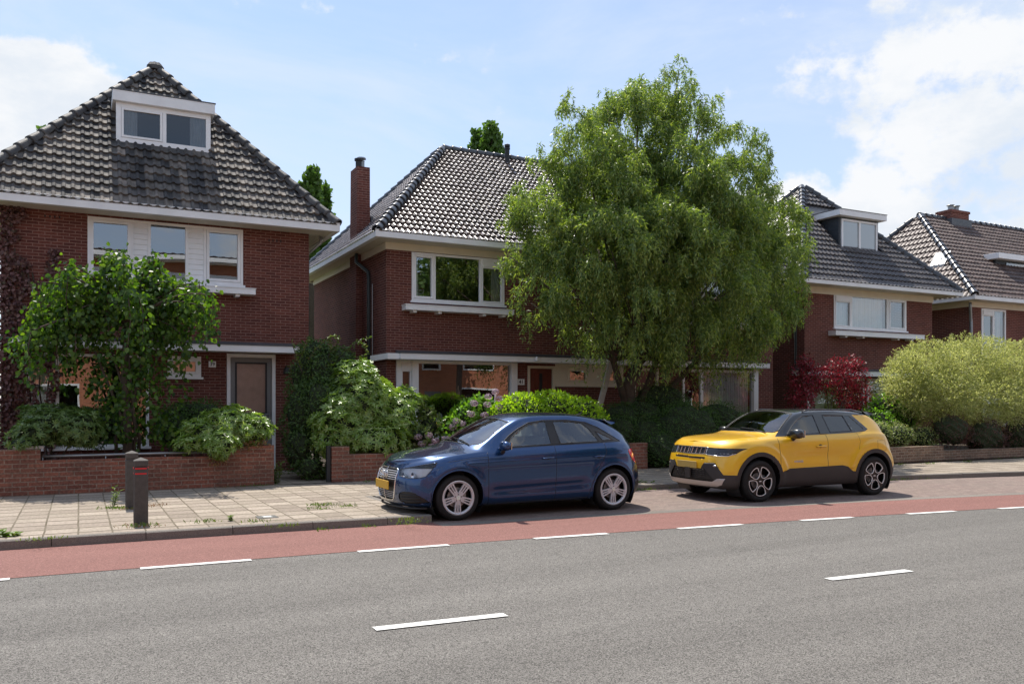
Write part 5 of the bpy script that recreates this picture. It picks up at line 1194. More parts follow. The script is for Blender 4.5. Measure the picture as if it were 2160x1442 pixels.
    feats = [('cladding', 'side', clad, lo), ('cladding', 'front', clad_front, lambda p: (p[:, 0] < .62)), ('cladding', 'side', clad_rear, lambda p: p[:, 0] > 3.4),
             ('cladding', 'side', circle(fx, wr, Ra + .062), lambda p: lo(p) & (p[:, 2] > .2)), ('cladding', 'side', circle(rx, wr, Ra + .062), lambda p: lo(p) & (p[:, 2] > .2)),
             ('arch', 'side', arch_f, lo), ('arch', 'side', arch_r, lo),
             ('roof', 'side', roofpoly, lambda p: (p[:, 2] > 1.05)),
             ('front_window', 'side', w_f, grn), ('rear_window', 'side', w_r, grn), ('quarter_window', 'side', w_q, grn),
             ('windscreen', 'top', ws, lambda p: (p[:, 2] > 1.06) & (p[:, 0] < 2)),
             ('rear_screen', 'side', [(3.60, 1.40), (3.9, 1.40), (4.1, 1.12), (3.86, 1.10), (3.70, 1.30)], lambda p: (p[:, 0] > 3.5) & (np.abs(p[:, 1]) < .56)),
             ('grille', 'front', grille, front), ('headlight', 'front', hl_f, lambda p: p[:, 0] < .55), ('slot', 'front', slot, front), ('lower_grille', 'front', lowg, front), ('skid', 'front', skid, lambda p: p[:, 0] < .45),
             ('tail_light', 'side', smooth_poly([(3.78, 1.01), (3.84, 1.05), (4.1, 1.02), (4.1, .80), (3.90, .82)], 1), lambda p: (p[:, 0] > 3.6) & (np.abs(p[:, 1]) > .50))]
    C_.cut(feats)
    def flare(P_):
        P_ = P_.copy(); ay = np.abs(P_[:, 1])
        for cx in (fx, rx):
            d = np.hypot(P_[:, 0] - cx, P_[:, 2] - wr)
            k = np.exp(-((d - Ra - .05) / .075) ** 2) * .024 * (ay > .5) * (P_[:, 2] > .2); P_[:, 1] += np.sign(P_[:, 1]) * k
            k = np.exp(-((d - Ra - .16) / .05) ** 2) * .018 * (ay > .6) * (P_[:, 2] > .5); P_[:, 1] += np.sign(P_[:, 1]) * k
        k = np.exp(-((P_[:, 2] - .72) / .09) ** 2) * .018 * (ay > .6) * np.clip((P_[:, 0] - 1.3) / .3, 0, 1) * np.clip((2.85 - P_[:, 0]) / .3, 0, 1); P_[:, 1] -= np.sign(P_[:, 1]) * k
        # bonnet sides raised, centre dished
        return P_
    C_.deform(flare); C_.bvh()
    C_.panel('body', M['paint_yellow'], R, sc); C_.panel('roof', M['paint_black'], R, sc); C_.panel('cladding', M['cladding'], R, sc, inset=-.006)
    for sd_ in (-1, 1):
        for lo_, hi_ in ((0, 2), (2, 5)): C_.edge_tube('arch', .010, M['cladding'], R, sc, 'arch_lip', side=sd_, sel=lambda p: p.z > .22, lift=.006, parts=lambda q, a=lo_, b=hi_: (q[:, 0] > a) & (q[:, 0] < b))
    for sd_ in (-1, 1):
        C_.panel('front_window', M['dark_glass'], R, sc, side=sd_, objname='side_window', inset=.004)
        for n_ in ('rear_window', 'quarter_window'): C_.panel(n_, M['dark_glass'], R, sc, side=sd_, objname='side_window', inset=.004)
        h = C_.panel('headlight', M['lampblack'], R, sc, side=sd_)
        C_.panel('tail_light', M['rubber'], R, sc, side=sd_, inset=-.02)
        mb = MB(); 
        for zz in (.80,):
            pts = []
            for i in range(9):
                p, n = C_.hit((-1, sd_ * (.43 + .38 * i / 8), zz), (1, 0, 0))
                if p: pts.append(p + Vector((.006, 0, 0)))
            if len(pts) > 2: mb.tube(pts, .010 if zz > .85 else .006, 6)
        mb.build('daytime_lamp', M['silver'], h, local=True, smooth=True)
    C_.panel('windscreen', M['dark_glass' if False else 'car_glass'], R, sc, inset=.003); C_.panel('rear_screen', M['dark_glass'], R, sc)
    C_.edge_tube('windscreen', .010, M['black'], R, sc, 'screen_seal'); [C_.edge_tube(q_, .006, M['rubber'], R, sc, 'window_seal', side=e_) for e_ in (-1, 1) for q_ in ('front_window', 'rear_window')]
    gr = C_.panel('grille', M['black'], R, sc, inset=.015); C_.edge_tube('grille', .006, M['chrome'], R, sc, 'grille_frame')
    C_.edge_tube('headlight', .005, M['chrome'], R, sc, 'headlight_rim', sel=lambda p: p.z < .80)
    C_.panel('slot', M['black'], R, sc, objname='bumper_slot', inset=.004); C_.panel('lower_grille', M['black'], R, sc, inset=.02); sk = C_.panel('skid', M['skid'], R, sc, objname='skid_plate', inset=-.01)
    mb = MB()
    for k in range(7):
        y0 = -.375 + .75 * k / 7 + .008; y1 = -.375 + .75 * (k + 1) / 7 - .008; pts = []
        for (y, z) in ((y0, .79), (y0, .882), (y1, .882), (y1, .79), (y0, .79)):
            p, n = C_.hit((-1, y, z), (1, 0, 0)); pts.append(p + Vector((-.004, 0, 0)))
        mb.tube(pts, .0042, 6)
    mb.build('grille_slots', M['chrome'], gr, local=True)
    mb = MB()
    for z in (.375, .41, .445, .48, .515):
        pts = []
        for i in range(21):
            y = -.40 + .80 * i / 20; p, n = C_.hit((-1, y, z), (1, 0, 0))
            if p: pts.append(Vector((p.x + .012 + .006 * (i % 2), y, z + .006 * (i % 2))))
        mb.tube(pts, .005, 5)
    mb.build('mesh_bars', M['cladding'], R, local=True)
    mb = MB(); mb.box(-.012, -.08, .37, .01, .06, .55); mb.build('sensor_cover', M['cladding'], R, local=True)
    mb = MB(); p, n = C_.hit((-1, 0, .60), (1, 0, 0)); mb.box(p.x - .02, -.245, .542, p.x - .004, .275, .655); mb.build('number_plate', plain('dull yellow number plate', (.50, .36, .10), .5), R, local=True, bevel=.004)
    for sd_ in (-1, 1):
        mb = MB(); p, n = C_.hit((-1, sd_ * .60, .595), (1, 0, 0)); ellipsoid(mb, (p.x + .005, sd_ * .60, .60), (.02, .05, .018)); mb.build('fog_lamp', M['chrome'], R, local=True, smooth=True)
        C_.seam([(1.215, .50), (1.21, .80), (1.20, 1.04)], R, sc, M['black'], side=sd_); C_.seam([(2.27, .30), (2.275, .70), (2.27, 1.08)], R, sc, M['black'], side=sd_)
        C_.seam([(1.23, .30), (1.225, .46)], R, sc, M['black'], side=sd_); C_.seam([(2.99, 1.10), (3.02, .95), (2.98, .82)], R, sc, M['black'], side=sd_, w=.002)
        C_.seam([(3.42, .96), (3.62, .965), (3.635, .94), (3.635, .80), (3.61, .785), (3.44, .78), (3.42, .80), (3.42, .96)], R, sc, M['black'], name='fuel_flap_gap', side=sd_, w=.002)
        p = C_.side_pt(2.10, .89, sd_); mb = MB(); e = sd_; y = p.y
        mb.tube([(2.0, y + e * .004, .885), (2.02, y + e * .032, .888), (2.19, y + e * .032, .894), (2.21, y + e * .004, .895)], .014, 8); o = mb.build('door_handle', M['paint_yellow'], R, smooth=True, local=True)
        mb = MB(); ellipsoid(mb, (2.10, y - e * .008, .892), (.055, .012, .038)); mb.build('handle_shade', M['black'], o, smooth=True, local=True)  # black lens stands in for the shaded hollow behind the handle
        mirror_part(R, 1.52, .83, 1.11, sc, M['paint_black'], sd_, (.085, .14, .085))
        p = C_.side_pt(1.62, .64, sd_)
        me = text_mesh('badge', 'AVENGER', .045, None, R, (1.62, p.y + sd_ * .003, .645), (1, 0, 0) if sd_ < 0 else (-1, 0, 0), (0, 0, 1), .002); link_mesh('badge', me, M['silver'], R, local=True)
    for (y0, y1) in ((-.60, .05), (.0, .60)):
        mb = MB(); pts = []
        for i in range(7):
            y = y0 + (y1 - y0) * i / 6; x = 1.12 + .05 * i / 6 + .05 * abs(y); p, n = C_.hit((x, y, 3), (0, 0, -1))
            if p: pts.append(p + Vector((0, 0, .014)))
        if len(pts) > 2: mb.tube(pts, .008, 6); mb.build('wiper', M['black'], R, local=True)
    mb = MB(); V = []
    for y in np.linspace(-.56, .56, 15):
        f = 1 - (abs(y) / .7) ** 4; x0 = 3.40; x1 = 3.60 + .09 * f; zt = 1.488 - .03 * (1 - f); V += [(x0, y, zt + .003), (x1, y, zt - .020), (x1 - .01, y, zt - .055), (x0 + .15, y, zt - .08)]
    mb.add(V, [(4 * i + a, 4 * i + (a + 1) % 4, 4 * i + 4 + (a + 1) % 4, 4 * i + 4 + a) for i in range(14) for a in range(4)] + [(0, 1, 2, 3), (56, 57, 58, 59)]); mb.build('roof_spoiler', M['paint_black'], R, smooth=True, local=True)
    for sd_ in (-1, 1):
        mb = MB(); mb.tube([(1.95, sd_ * .60, 1.475), (2.1, sd_ * .60, 1.505), (3.1, sd_ * .59, 1.500), (3.35, sd_ * .59, 1.455)], .012, 8); mb.build('roof_rail', M['paint_black'], R, smooth=True, local=True)
    under_parts(R, L, (fx, rx), wr, Ra, sc, .86, .21)
    for x in (fx, rx):
        for sd_ in (-1, 1): make_wheel(R, x, sd_, wr, .225, .888, 'petal', sc, .252)
    seats(R, sc, (1.6, 2.5), 1.0)
    mb = MB(); ellipsoid(mb, (1.38, 0, .97), (.24, .68, .075), squash=.6); mb.build('dashboard', M['rubber'], R, smooth=True, local=True)
    mb = MB(); mb.box(1.4, -.60, .30, 3.6, .60, .36); mb.box(3.3, -.60, .36, 3.36, .60, 1.08); mb.build('cabin_floor', M['interior'], R, local=True)
build_jeep()
# ---------------------------------------------------------------- garden walls, bollards, small street things
def hz(x, y, Y): return P(x, y, Y).z
def garden_wall(label, segs, y0, y1, mat, name='garden_wall', cap=True, at=None):
    """segs: (x0, x1, top) ; slightly uneven coping course on every segment"""
    R = empty(name, ((segs[0][0] + segs[-1][1]) / 2, y0, .1), label, 'garden wall')
    for (a, b, zt) in segs:
        mb = MB(); n = max(1, int((b - a) / .4)); xs = [a + (b - a) * i / n for i in range(n + 1)]
        j = [random.uniform(-.006, .006) for _ in xs]; jz = [random.uniform(-.008, .006) for _ in xs]
        for i in range(n):
            p, q = xs[i] + (.0 if i else 0), xs[i + 1]
            V = [(p, y0 + j[i], 0), (q, y0 + j[i + 1], 0), (q, y1, 0), (p, y1, 0), (p, y0 + j[i] * .6, zt + jz[i]), (q, y0 + j[i + 1] * .6, zt + jz[i + 1]), (q, y1, zt + jz[i + 1]), (p, y1, zt + jz[i])]
            F = [(0, 1, 5, 4), (4, 5, 6, 7), (2, 3, 7, 6)]
            if i == 0: F.append((3, 0, 4, 7))
            if i == n - 1: F.append((1, 2, 6, 5))
            mb.add(V, F)
        mb.build('wall_segment', M[mat], R)
    return R
xa, xb, xc = P(85, 960, 16.0).x, P(478, 960, 16.0).x, P(578, 960, 16.0).x
w = garden_wall('long low red brick garden wall in front of the left house', [(-9, xa, hz(60, 948, 16.0)), (xa, xb, hz(300, 965, 16.0)), (xb, xc, hz(530, 940, 16.0))], 16.0, 16.22, 'brick_garden')
rl = MB(); a, b = P(90, 962, 16.1), P(470, 950, 16.1); rl.tube([a, (b.x, 16.1, a.z)], .022, 8)
for t in (.0, .33, .66, 1.0): rl.tube([(a.x + (b.x - a.x) * t, 16.1, a.z), (a.x + (b.x - a.x) * t, 16.1, a.z - .14)], .012, 6)
rl.build('rail', M['zinc'], w, smooth=True)
mb = MB(); q = P(60, 943, 16.05); mb.box(q.x - .22, 16.02, q.z - .03, q.x + .22, 16.18, q.z + .02); tag(mb.build('zinc_tray', M['zinc'], at=(q.x, 16.1, q.z - .03)), 'flat zinc planter tray on the left end of the garden wall', 'planter')
x0, x1, x2, x3 = P(700, 960, 15.95).x, P(737, 960, 15.95).x, P(1325, 960, 15.95).x, P(1366, 960, 15.95).x
w = garden_wall('low red brick garden wall partly hidden behind the blue car', [(x0, x1, hz(715, 942, 15.95)), (x1, x2, hz(760, 957, 15.95)), (x2, x3, hz(1345, 934, 15.95))], 15.95, 16.17, 'brick_garden')
mb = MB(); mb.box(x0 - .09, 15.97, .1, x0 - .02, 16.05, hz(697, 940, 15.95)); mb.build('post', M['rubber'], w)
garden_wall('low weathered grey brown brick wall behind the yellow car', [(16.0, P(1990, 950, 14.5).x, hz(1900, 943, 14.5)), (P(1990, 950, 14.5).x, 34, hz(2050, 948, 14.5))], 14.5, 14.72, 'brick_old')
def bollard(loc, label, bands, rz):
    R = empty('bollard', loc, label, 'bollard', 'street bollards on the pavement', rz)
    w_, h_ = .086, .80; mb = MB()
    prof = [(w_, 0), (w_, h_ - .10), (w_ - .010, h_ - .095), (w_ - .010, h_ - .075), (w_, h_ - .07), (w_, h_ - .005), (w_ - .008, h_ + .002)]
    V = []; c = .018
    for (r, z) in prof:
        for (sx, sy) in ((1, 1), (-1, 1), (-1, -1), (1, -1)):
            pts = [(sx * r, sy * (r - c)), (sx * (r - c), sy * r)] if sx * sy > 0 else [(sx * (r - c), sy * r), (sx * r, sy * (r - c))]
            V += [(p[0], p[1], z) for p in pts]
    n = 8; F = [(i * n + k, i * n + (k + 1) % n, (i + 1) * n + (k + 1) % n, (i + 1) * n + k) for i in range(len(prof) - 1) for k in range(n)]
    V.append((0, 0, h_ + .035)); F += [((len(prof) - 1) * n + k, (len(prof) - 1) * n + (k + 1) % n, len(V) - 1) for k in range(n)]
    mb.add(V, F); mb.build('post', M['bollard'], R, local=True)
    if bands:
        for z in (.625, .690):
            m2 = MB(); q = w_ + .003
            for (x, y) in ((1, 0), (-1, 0), (0, 1), (0, -1)):
                if x: m2.box(min(x * q, x * (q - .01)), -q + .021, z, max(x * q, x * (q - .01)), q - .021, z + .017)
                else: m2.box(-q + .021, min(y * q, y * (q - .01)), z, q - .021, max(y * q, y * (q - .01)), z + .017)
            m2.build('reflective_band', M['bandred'], R, local=True)
p = G(297, 1103, .1); bollard((p.x, p.y, .1), 'dark square bollard with two red bands near the kerb', True, math.radians(-3))
p = G(278, 1071, .1); bollard((p.x, p.y, .1), 'plain dark square bollard without bands, standing behind the red banded one', False, math.radians(-2))
p = G(563, 1090, .1); mb = MB(); mb.box(p.x - .13, p.y - .13, .10, p.x + .13, p.y + .13, .106); o = mb.build('ground_marker', plain('dark marker tile', (.10, .10, .09), .8), at=(p.x, p.y, .1)); tag(o, 'small dark square marker tile with white patch set in the pavement', 'marker tile')
mb = MB(); mb.prism([(p.x - .06, p.y - .05), (p.x + .07, p.y - .06), (p.x + .05, p.y), (p.x + .07, p.y + .06), (p.x - .07, p.y + .05), (p.x - .04, p.y)], 'Z', .1065, .109); mb.build('white_patch', M['marking'], o)
a, b = P(1266, 852, 17.6), P(1290, 762, 17.6); mb = MB(); dx = .075
mb.add([(a.x - dx, 17.58, a.z), (a.x + dx, 17.58, a.z), (a.x + dx, 17.63, a.z), (a.x - dx, 17.63, a.z), (b.x - dx, 17.58, b.z), (b.x + dx, 17.58, b.z), (b.x + dx, 17.63, b.z), (b.x - dx, 17.63, b.z)], [(0, 3, 2, 1), (4, 5, 6, 7), (0, 1, 5, 4), (1, 2, 6, 5), (2, 3, 7, 6), (3, 0, 4, 7)])
q = Vector((b.x - a.x, 0, b.z - a.z)).normalized(); a2 = a - q * (a.z - .13) / q.z
mb.add([(a2.x - dx, 17.58, .12), (a2.x + dx, 17.58, .12), (a2.x + dx, 17.63, .12), (a2.x - dx, 17.63, .12), (a.x - dx, 17.58, a.z), (a.x + dx, 17.58, a.z), (a.x + dx, 17.63, a.z), (a.x - dx, 17.63, a.z)], [(0, 1, 5, 4), (1, 2, 6, 5), (2, 3, 7, 6), (3, 0, 4, 7)])
tag(mb.build('tree_stake', plain('weathered pale wood', (.42, .40, .36), .8, var=.2), at=(a2.x, 17.6, .13)), 'pale leaning wooden stake beside the willow trunk', 'stake')
# ---------------------------------------------------------------- plants: every leaf is a small face
def leafmat(n, cols, rough=.5, tr=.35, trans=(1.5, 1.7, .6), spec=.4): M[n] = island_mat(n, cols, rough, spec, trans, tr)
leafmat('leaf_willow', [(.10, .165, .05), (.22, .30, .08), (.38, .44, .14), (.16, .24, .08), (.09, .155, .075)], .42, .42, (1.5, 1.6, .45), .45)
leafmat('leaf_hazel', [(.026, .066, .014), (.055, .120, .022), (.12, .20, .032), (.038, .090, .017)], .40, .45, (1.9, 2.0, .4))
leafmat('leaf_rhodo', [(.12, .21, .04), (.26, .38, .085), (.18, .29, .05), (.42, .52, .20)], .26, .36, (1.5, 1.6, .4), .85)
leafmat('leaf_rhodo_dark', [(.075, .13, .035), (.12, .19, .05), (.17, .24, .07)], .38, .25, spec=.5)
leafmat('leaf_dark', [(.04, .085, .020), (.075, .14, .032), (.055, .11, .026), (.10, .17, .04)], .5, .25)
leafmat('leaf_yew', [(.035, .085, .016), (.06, .13, .024), (.085, .17, .03), (.045, .10, .02)], .6, .2)
leafmat('leaf_bright', [(.28, .46, .03), (.36, .56, .04), (.22, .38, .025), (.42, .60, .06)], .35, .5, (1.5, 1.5, .4), .5)
leafmat('leaf_laurel', [(.13, .27, .03), (.20, .38, .045), (.09, .20, .025)], .32, .4, (1.5,1.6,.4), spec=.5)
leafmat('leaf_pale', [(.24, .28, .09), (.42, .44, .20), (.62, .62, .38), (.15, .20, .05), (.34, .36, .15)], .5, .55, (1.35, 1.35, .75))
leafmat('leaf_maple', [(.16, .012, .026), (.30, .020, .045), (.10, .014, .018), (.07, .035, .016), (.46, .05, .08)], .36, .34, (1.9, 1.0, 1.1))
leafmat('leaf_purple', [(.08, .035, .035), (.12, .055, .05), (.06, .05, .025)], .5, .25, (1.6, 1, .9))
leafmat('leaf_creeper', [(.11, .05, .05), (.18, .085, .08), (.08, .04, .042), (.24, .13, .11), (.09, .07, .04)], .5, .2, (1.4, 1, .9))
leafmat('leaf_varieg', [(.26, .36, .09), (.40, .46, .18), (.16, .25, .05), (.55, .52, .30)], .4, .3, (1.3, 1.4, .7))
leafmat('leaf_poplar', [(.08, .15, .035), (.12, .20, .05), (.10, .17, .04)], .45, .3)
leafmat('leaf_weed', [(.08, .14, .03), (.12, .19, .04), (.17, .21, .07), (.12, .13, .05)], .5, .35)
leafmat('dry_leaf', [(.30, .16, .07), (.38, .24, .12), (.24, .12, .05), (.20, .20, .07)], .6, .2, (1.2, 1, .8))
leafmat('petal', [(.46, .34, .46), (.56, .44, .52), (.62, .52, .55), (.50, .36, .40)], .6, .3, (1.1, 1, 1.1))
M['core'] = plain('dark bush filler', (.026, .040, .014), .9, var=.5, vscale=14, bump=1, bscale=30)  # dark filler colour, painted in for the shade deep inside the bushes
def unit(v): return v / (np.linalg.norm(v, axis=-1, keepdims=True) + 1e-9)
def rdir(n): return unit(rng.normal(size=(n, 3)))
def leaves(name, Pp, D, N_, Ln, Wd, mat, parent, diamond=False, fold=.25, curl=.12):
    """one leaf per row: base Pp, direction D, normal N_, length Ln, width Wd"""
    n = len(Pp); D = unit(D); S_ = unit(np.cross(D, N_)); N_ = unit(np.cross(S_, D))
    Ln = np.broadcast_to(np.asarray(Ln, float), (n,))[:, None]; Wd = np.broadcast_to(np.asarray(Wd, float), (n,))[:, None] / 2
    if diamond:
        V = np.stack([Pp, Pp + D * Ln * .45 + S_ * Wd + N_ * Wd * fold, Pp + D * Ln - N_ * Ln * curl, Pp + D * Ln * .45 - S_ * Wd + N_ * Wd * fold], 1).reshape(-1, 3); F = np.arange(4 * n).reshape(n, 4)
    else:
        V = np.stack([Pp, Pp + D * Ln * .30 + S_ * Wd + N_ * Wd * fold, Pp + D * Ln * .72 + S_ * Wd * .78 + N_ * (Wd * fold * .7 - Ln * curl * .4), Pp + D * Ln - N_ * Ln * curl,
                      Pp + D * Ln * .72 - S_ * Wd * .78 + N_ * (Wd * fold * .7 - Ln * curl * .4), Pp + D * Ln * .30 - S_ * Wd + N_ * Wd * fold], 1).reshape(-1, 3)
        i = np.arange(n)[:, None] * 6; F = np.concatenate([i + np.array([0, 1, 2, 3]), i + np.array([0, 3, 4, 5])], 0)
    return np_mesh(name, V, F, M[mat] if isinstance(mat, str) else mat, parent)
def E_(x, y, rx, ry, Y, dy=None):
    """ellipsoid seen at photo pixel (x, y) standing at distance Y"""
    c = P(x, y, Y); d = c.x * sA + c.y * cA; a, b = rx * d / FPX, ry * d / FPX
    return (np.array(c), np.array([a, dy or a * .8, b]))
def blob(n, ells, shell=.14, lump=.16, seed=0, inner=.72):
    vol = np.array([e[1][0] * e[1][2] for e in ells]); vol /= vol.sum(); out_p, out_n = [], []; got = 0; ph = np.random.default_rng(seed).uniform(0, 6, 9)
    C0 = np.array([e[0] for e in ells]); R0 = np.array([e[1] for e in ells])
    while got < n:
        k = rng.choice(len(ells), size=n, p=vol); d = rdir(n); r = 1 - np.abs(rng.normal(size=n)) * shell
        w = 1 + lump * (np.sin(5 * d[:, 0] + ph[0] + k) * np.sin(4.2 * d[:, 2] + ph[1]) + .7 * np.sin(9 * d[:, 0] + ph[2]) * np.sin(8 * d[:, 2] + ph[3] + k) + .5 * np.sin(15 * d[:, 1] + ph[4]) * np.sin(14 * d[:, 2] + 13 * d[:, 0] + ph[5]))
        p = C0[k] + R0[k] * d * (r * w)[:, None]
        q = np.linalg.norm((p[:, None, :] - C0[None]) / R0[None], axis=2).min(1); ok = (q > inner) & (p[:, 2] > .12)
        nn = unit(d / R0[k] * R0[k].mean(1)[:, None]); out_p.append(p[ok]); out_n.append(nn[ok]); got += ok.sum()
    return np.concatenate(out_p)[:n], np.concatenate(out_n)[:n]
UP = np.array([0, 0, 1.0])
def core(ells, parent, f=.74, mat='core', name='dark_filler'):  # opaque dark lumps added behind the leaves, standing in for inner shade
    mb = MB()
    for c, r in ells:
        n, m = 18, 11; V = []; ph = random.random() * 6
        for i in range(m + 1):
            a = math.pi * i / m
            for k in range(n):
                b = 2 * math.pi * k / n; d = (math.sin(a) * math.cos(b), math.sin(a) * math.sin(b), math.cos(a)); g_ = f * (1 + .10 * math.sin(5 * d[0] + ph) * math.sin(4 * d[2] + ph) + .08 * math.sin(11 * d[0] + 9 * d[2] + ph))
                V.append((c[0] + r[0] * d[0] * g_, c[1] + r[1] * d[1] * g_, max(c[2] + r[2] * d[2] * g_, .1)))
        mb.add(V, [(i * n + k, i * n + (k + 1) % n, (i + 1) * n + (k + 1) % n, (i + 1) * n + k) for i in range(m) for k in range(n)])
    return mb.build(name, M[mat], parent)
def stems(parent, base, ells, r=.022, name='stem', k=None):
    mb = MB()
    for c, rr in (ells if k is None else ells[:k]):
        c = Vector(c); b = Vector(base) + Vector((random.uniform(-.1, .1), random.uniform(-.08, .08), 0)); m = (b + c) / 2 + Vector((random.uniform(-.1, .1), 0, random.uniform(0, .1))); mb.tube([b, m, c], [r, r * .7, r * .3], 6)
    return mb.build(name, M['bark'], parent, smooth=True)
def groundpt(ells, z=.13):
    c = np.mean([e[0] for e in ells], 0); return (float(c[0]), float(c[1]), z)
def bush(name, label, cat, ells, n, L_, W_, mat, style='leaf', seed=1, cf=.74, inner=.72, shell=.14, lump=.16, droop=.0, up=.3, group=None, base=None, cmat='core'):
    b = base or groundpt(ells); R = empty(name, b, label, cat, group)
    if style == 'rosette':
        p, nn = blob(n, ells, shell, lump, seed); ax = unit(nn + UP * .55 + rng.normal(size=(n, 3)) * .28); k = 8; e1 = unit(np.cross(ax, rng.normal(size=(n, 3)))); e2 = np.cross(ax, e1); PP, DD, NN = [], [], []
        for j in range(k):
            a = 2 * math.pi * j / k + rng.uniform(-.25, .25, n); d = e1 * np.cos(a)[:, None] + e2 * np.sin(a)[:, None] + ax * rng.uniform(.05, .7, n)[:, None]; PP.append(p); DD.append(d); NN.append(ax)
        PP, DD, NN = map(np.concatenate, (PP, DD, NN)); m = len(PP); leaves('foliage', PP, DD, NN, L_ * rng.uniform(.7, 1.15, m), W_ * rng.uniform(.8, 1.15, m), mat, R)
    elif style == 'frond':
        p, nn = blob(n, ells, shell, lump, seed, inner); k = 7; PP, DD, NN = [], [], []; sd_ = unit(nn + UP * up + rng.normal(size=(n, 3)) * .45)
        ln = rng.uniform(.10, .26, n)
        for j in range(k):
            t = (j + .5) / k; q = p + sd_ * (ln * t)[:, None] - UP * (ln * t * t * droop)[:, None]; PP.append(q); DD.append(sd_ * .8 + rng.normal(size=(n, 3)) * .55); NN.append(UP + rng.normal(size=(n, 3)) * .6)
        PP, DD, NN = map(np.concatenate, (PP, DD, NN)); m = len(PP); leaves('foliage', PP, DD, NN, L_ * rng.uniform(.6, 1.2, m), W_ * rng.uniform(.7, 1.2, m), mat, R, diamond=True)
    else:
        p, nn = blob(n, ells, shell, lump, seed, inner); d = unit(nn * .6 + rng.normal(size=(n, 3)) * .7 - UP * droop + UP * up * .5); N2 = unit(nn + UP * .5 + rng.normal(size=(n, 3)) * .55)
        leaves('foliage', p, d, N2, L_ * rng.uniform(.6, 1.25, n), W_ * rng.uniform(.7, 1.2, n), mat, R)
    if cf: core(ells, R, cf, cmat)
    stems(R, b, ells, k=6)
    return R
# --- weeping hazel in front of the left house
def hazel():
    Y = 16.9; base = P(265, 952, Y); R = empty('weeping_tree', (base.x, Y, .13), 'small weeping tree with dark round leaves in front of the left house', 'tree')
    tr = MB(); b = Vector((base.x, Y, .1)); forks = []
    top = P(270, 690, Y); tr.tube([b, b + Vector((.05, 0, .8)), P(262, 760, Y), top], [.09, .075, .06, .05], 8)
    for i in range(5): s_ = b + Vector((random.uniform(-.2, .2), random.uniform(-.1, .1), 0)); tr.tube([s_, s_ + Vector((random.uniform(-.1, .1), 0, .9)), P(200 + 35 * i, 740, Y)], [.04, .035, .02], 6)
    tips = [(60, 690), (95, 600), (130, 560), (190, 585), (245, 530), (285, 600), (325, 545), (370, 590), (410, 600), (440, 625), (385, 700), (330, 640), (230, 640), (160, 650), (110, 680), (290, 680), (70, 650), (350, 610)]
    arcs = []
    for i in range(64):
        tx, ty = tips[i % len(tips)]; tx += random.uniform(-22, 22); ty += random.uniform(-8, 26); Yt = Y + random.uniform(-1.0, 1.0) * (1 if i > 17 else .5); t_ = P(tx, ty, Yt); m = (top + t_) / 2 + Vector((0, 0, .35 + random.uniform(0, .25)))
        pts = [top + (m - top) * (j / 4) * 1.0 for j in range(4)]; arc = []
        for j in range(9):
            s = j / 8; arc.append((top * (1 - s) ** 2 + m * 2 * s * (1 - s) + t_ * s * s))
        hang = random.uniform(.25, 1.15) if ty > 560 else random.uniform(.05, .3)
        if tx < 110 or tx > 400: hang *= .75
        end = arc[-1] + Vector((random.uniform(-.12, .12), random.uniform(-.1, .1), -hang)); arc += [arc[-1] * .5 + end * .5 + Vector((.05 * (1 if tx > 260 else -1), 0, .06)), end]
        arcs.append(arc); tr.tube(arc, [.028 - .0022 * j for j in range(len(arc))], 5, cap=False)
    tr.build('trunk', M['bark'], R, smooth=True)
    PP, DD, NN = [], [], []
    for arc in arcs:
        n = 150; A = np.array([tuple(q) for q in arc]); s = rng.uniform(.30, 1, n) ** .8 * (len(arc) - 1); k = np.minimum(s.astype(int), len(arc) - 2); f_ = (s - k)[:, None]; p = A[k] * (1 - f_) + A[k + 1] * f_; off = rng.normal(size=(n, 3)) * .085; off[:, 2] -= np.abs(rng.normal(size=n)) * .12
        PP.append(p + off); DD.append(off * 4 + rng.normal(size=(n, 3)) * .4 - UP * .7); NN.append(rng.normal(size=(n, 3)) * .6 + UP * .4 - np.array([0, .5, 0]))
    # the leafy column of shoots below the crown
    es = [E_(300, 850, 75, 95, 16.80, .5), E_(250, 790, 60, 80, 16.90, .5), E_(310, 760, 60, 80, 16.90, .5), E_(235, 890, 45, 60, 16.70, .4), E_(350, 900, 45, 50, 16.70, .4), E_(150, 700, 60, 55, 17.10, .6), E_(310, 680, 75, 55, 16.90, .6), E_(210, 620, 75, 45, 17.00, .7), E_(330, 615, 65, 40, 17.00, .6)]
    p, nn = blob(2300, es, .28, .2, 4, inner=.35); PP.append(p); DD.append(nn * .4 + rng.normal(size=p.shape) * .5 - UP * .5); NN.append(nn + rng.normal(size=p.shape) * .6)
    PP, DD, NN = map(np.concatenate, (PP, DD, NN)); m = len(PP); L_ = .088 * rng.uniform(.6, 1.25, m); leaves('crown', PP, DD, NN, L_, L_ * .82, 'leaf_hazel', R)
hazel()
bush('rhododendron', 'low spreading rhododendron at the left end of the garden wall', 'shrub', [E_(70, 915, 42, 30, 16.35, .4), E_(115, 898, 55, 38, 16.55, .5), E_(165, 905, 45, 40, 16.45, .45), E_(100, 870, 55, 18, 17.25, .4), E_(50, 935, 30, 14, 16.15, .3)], 900, .09, .024, 'leaf_rhodo_dark', 'rosette', 3)
bush('rhododendron', 'light green rhododendron leaning over the wall by the door', 'shrub', [E_(430, 915, 50, 35, 16.30, .4), E_(480, 895, 55, 38, 16.40, .5), E_(530, 905, 45, 30, 16.20, .4), E_(465, 935, 40, 28, 15.90, .3), E_(400, 935, 30, 20, 16.20, .3)], 1100, .09, .023, 'leaf_rhodo', 'rosette', 5)
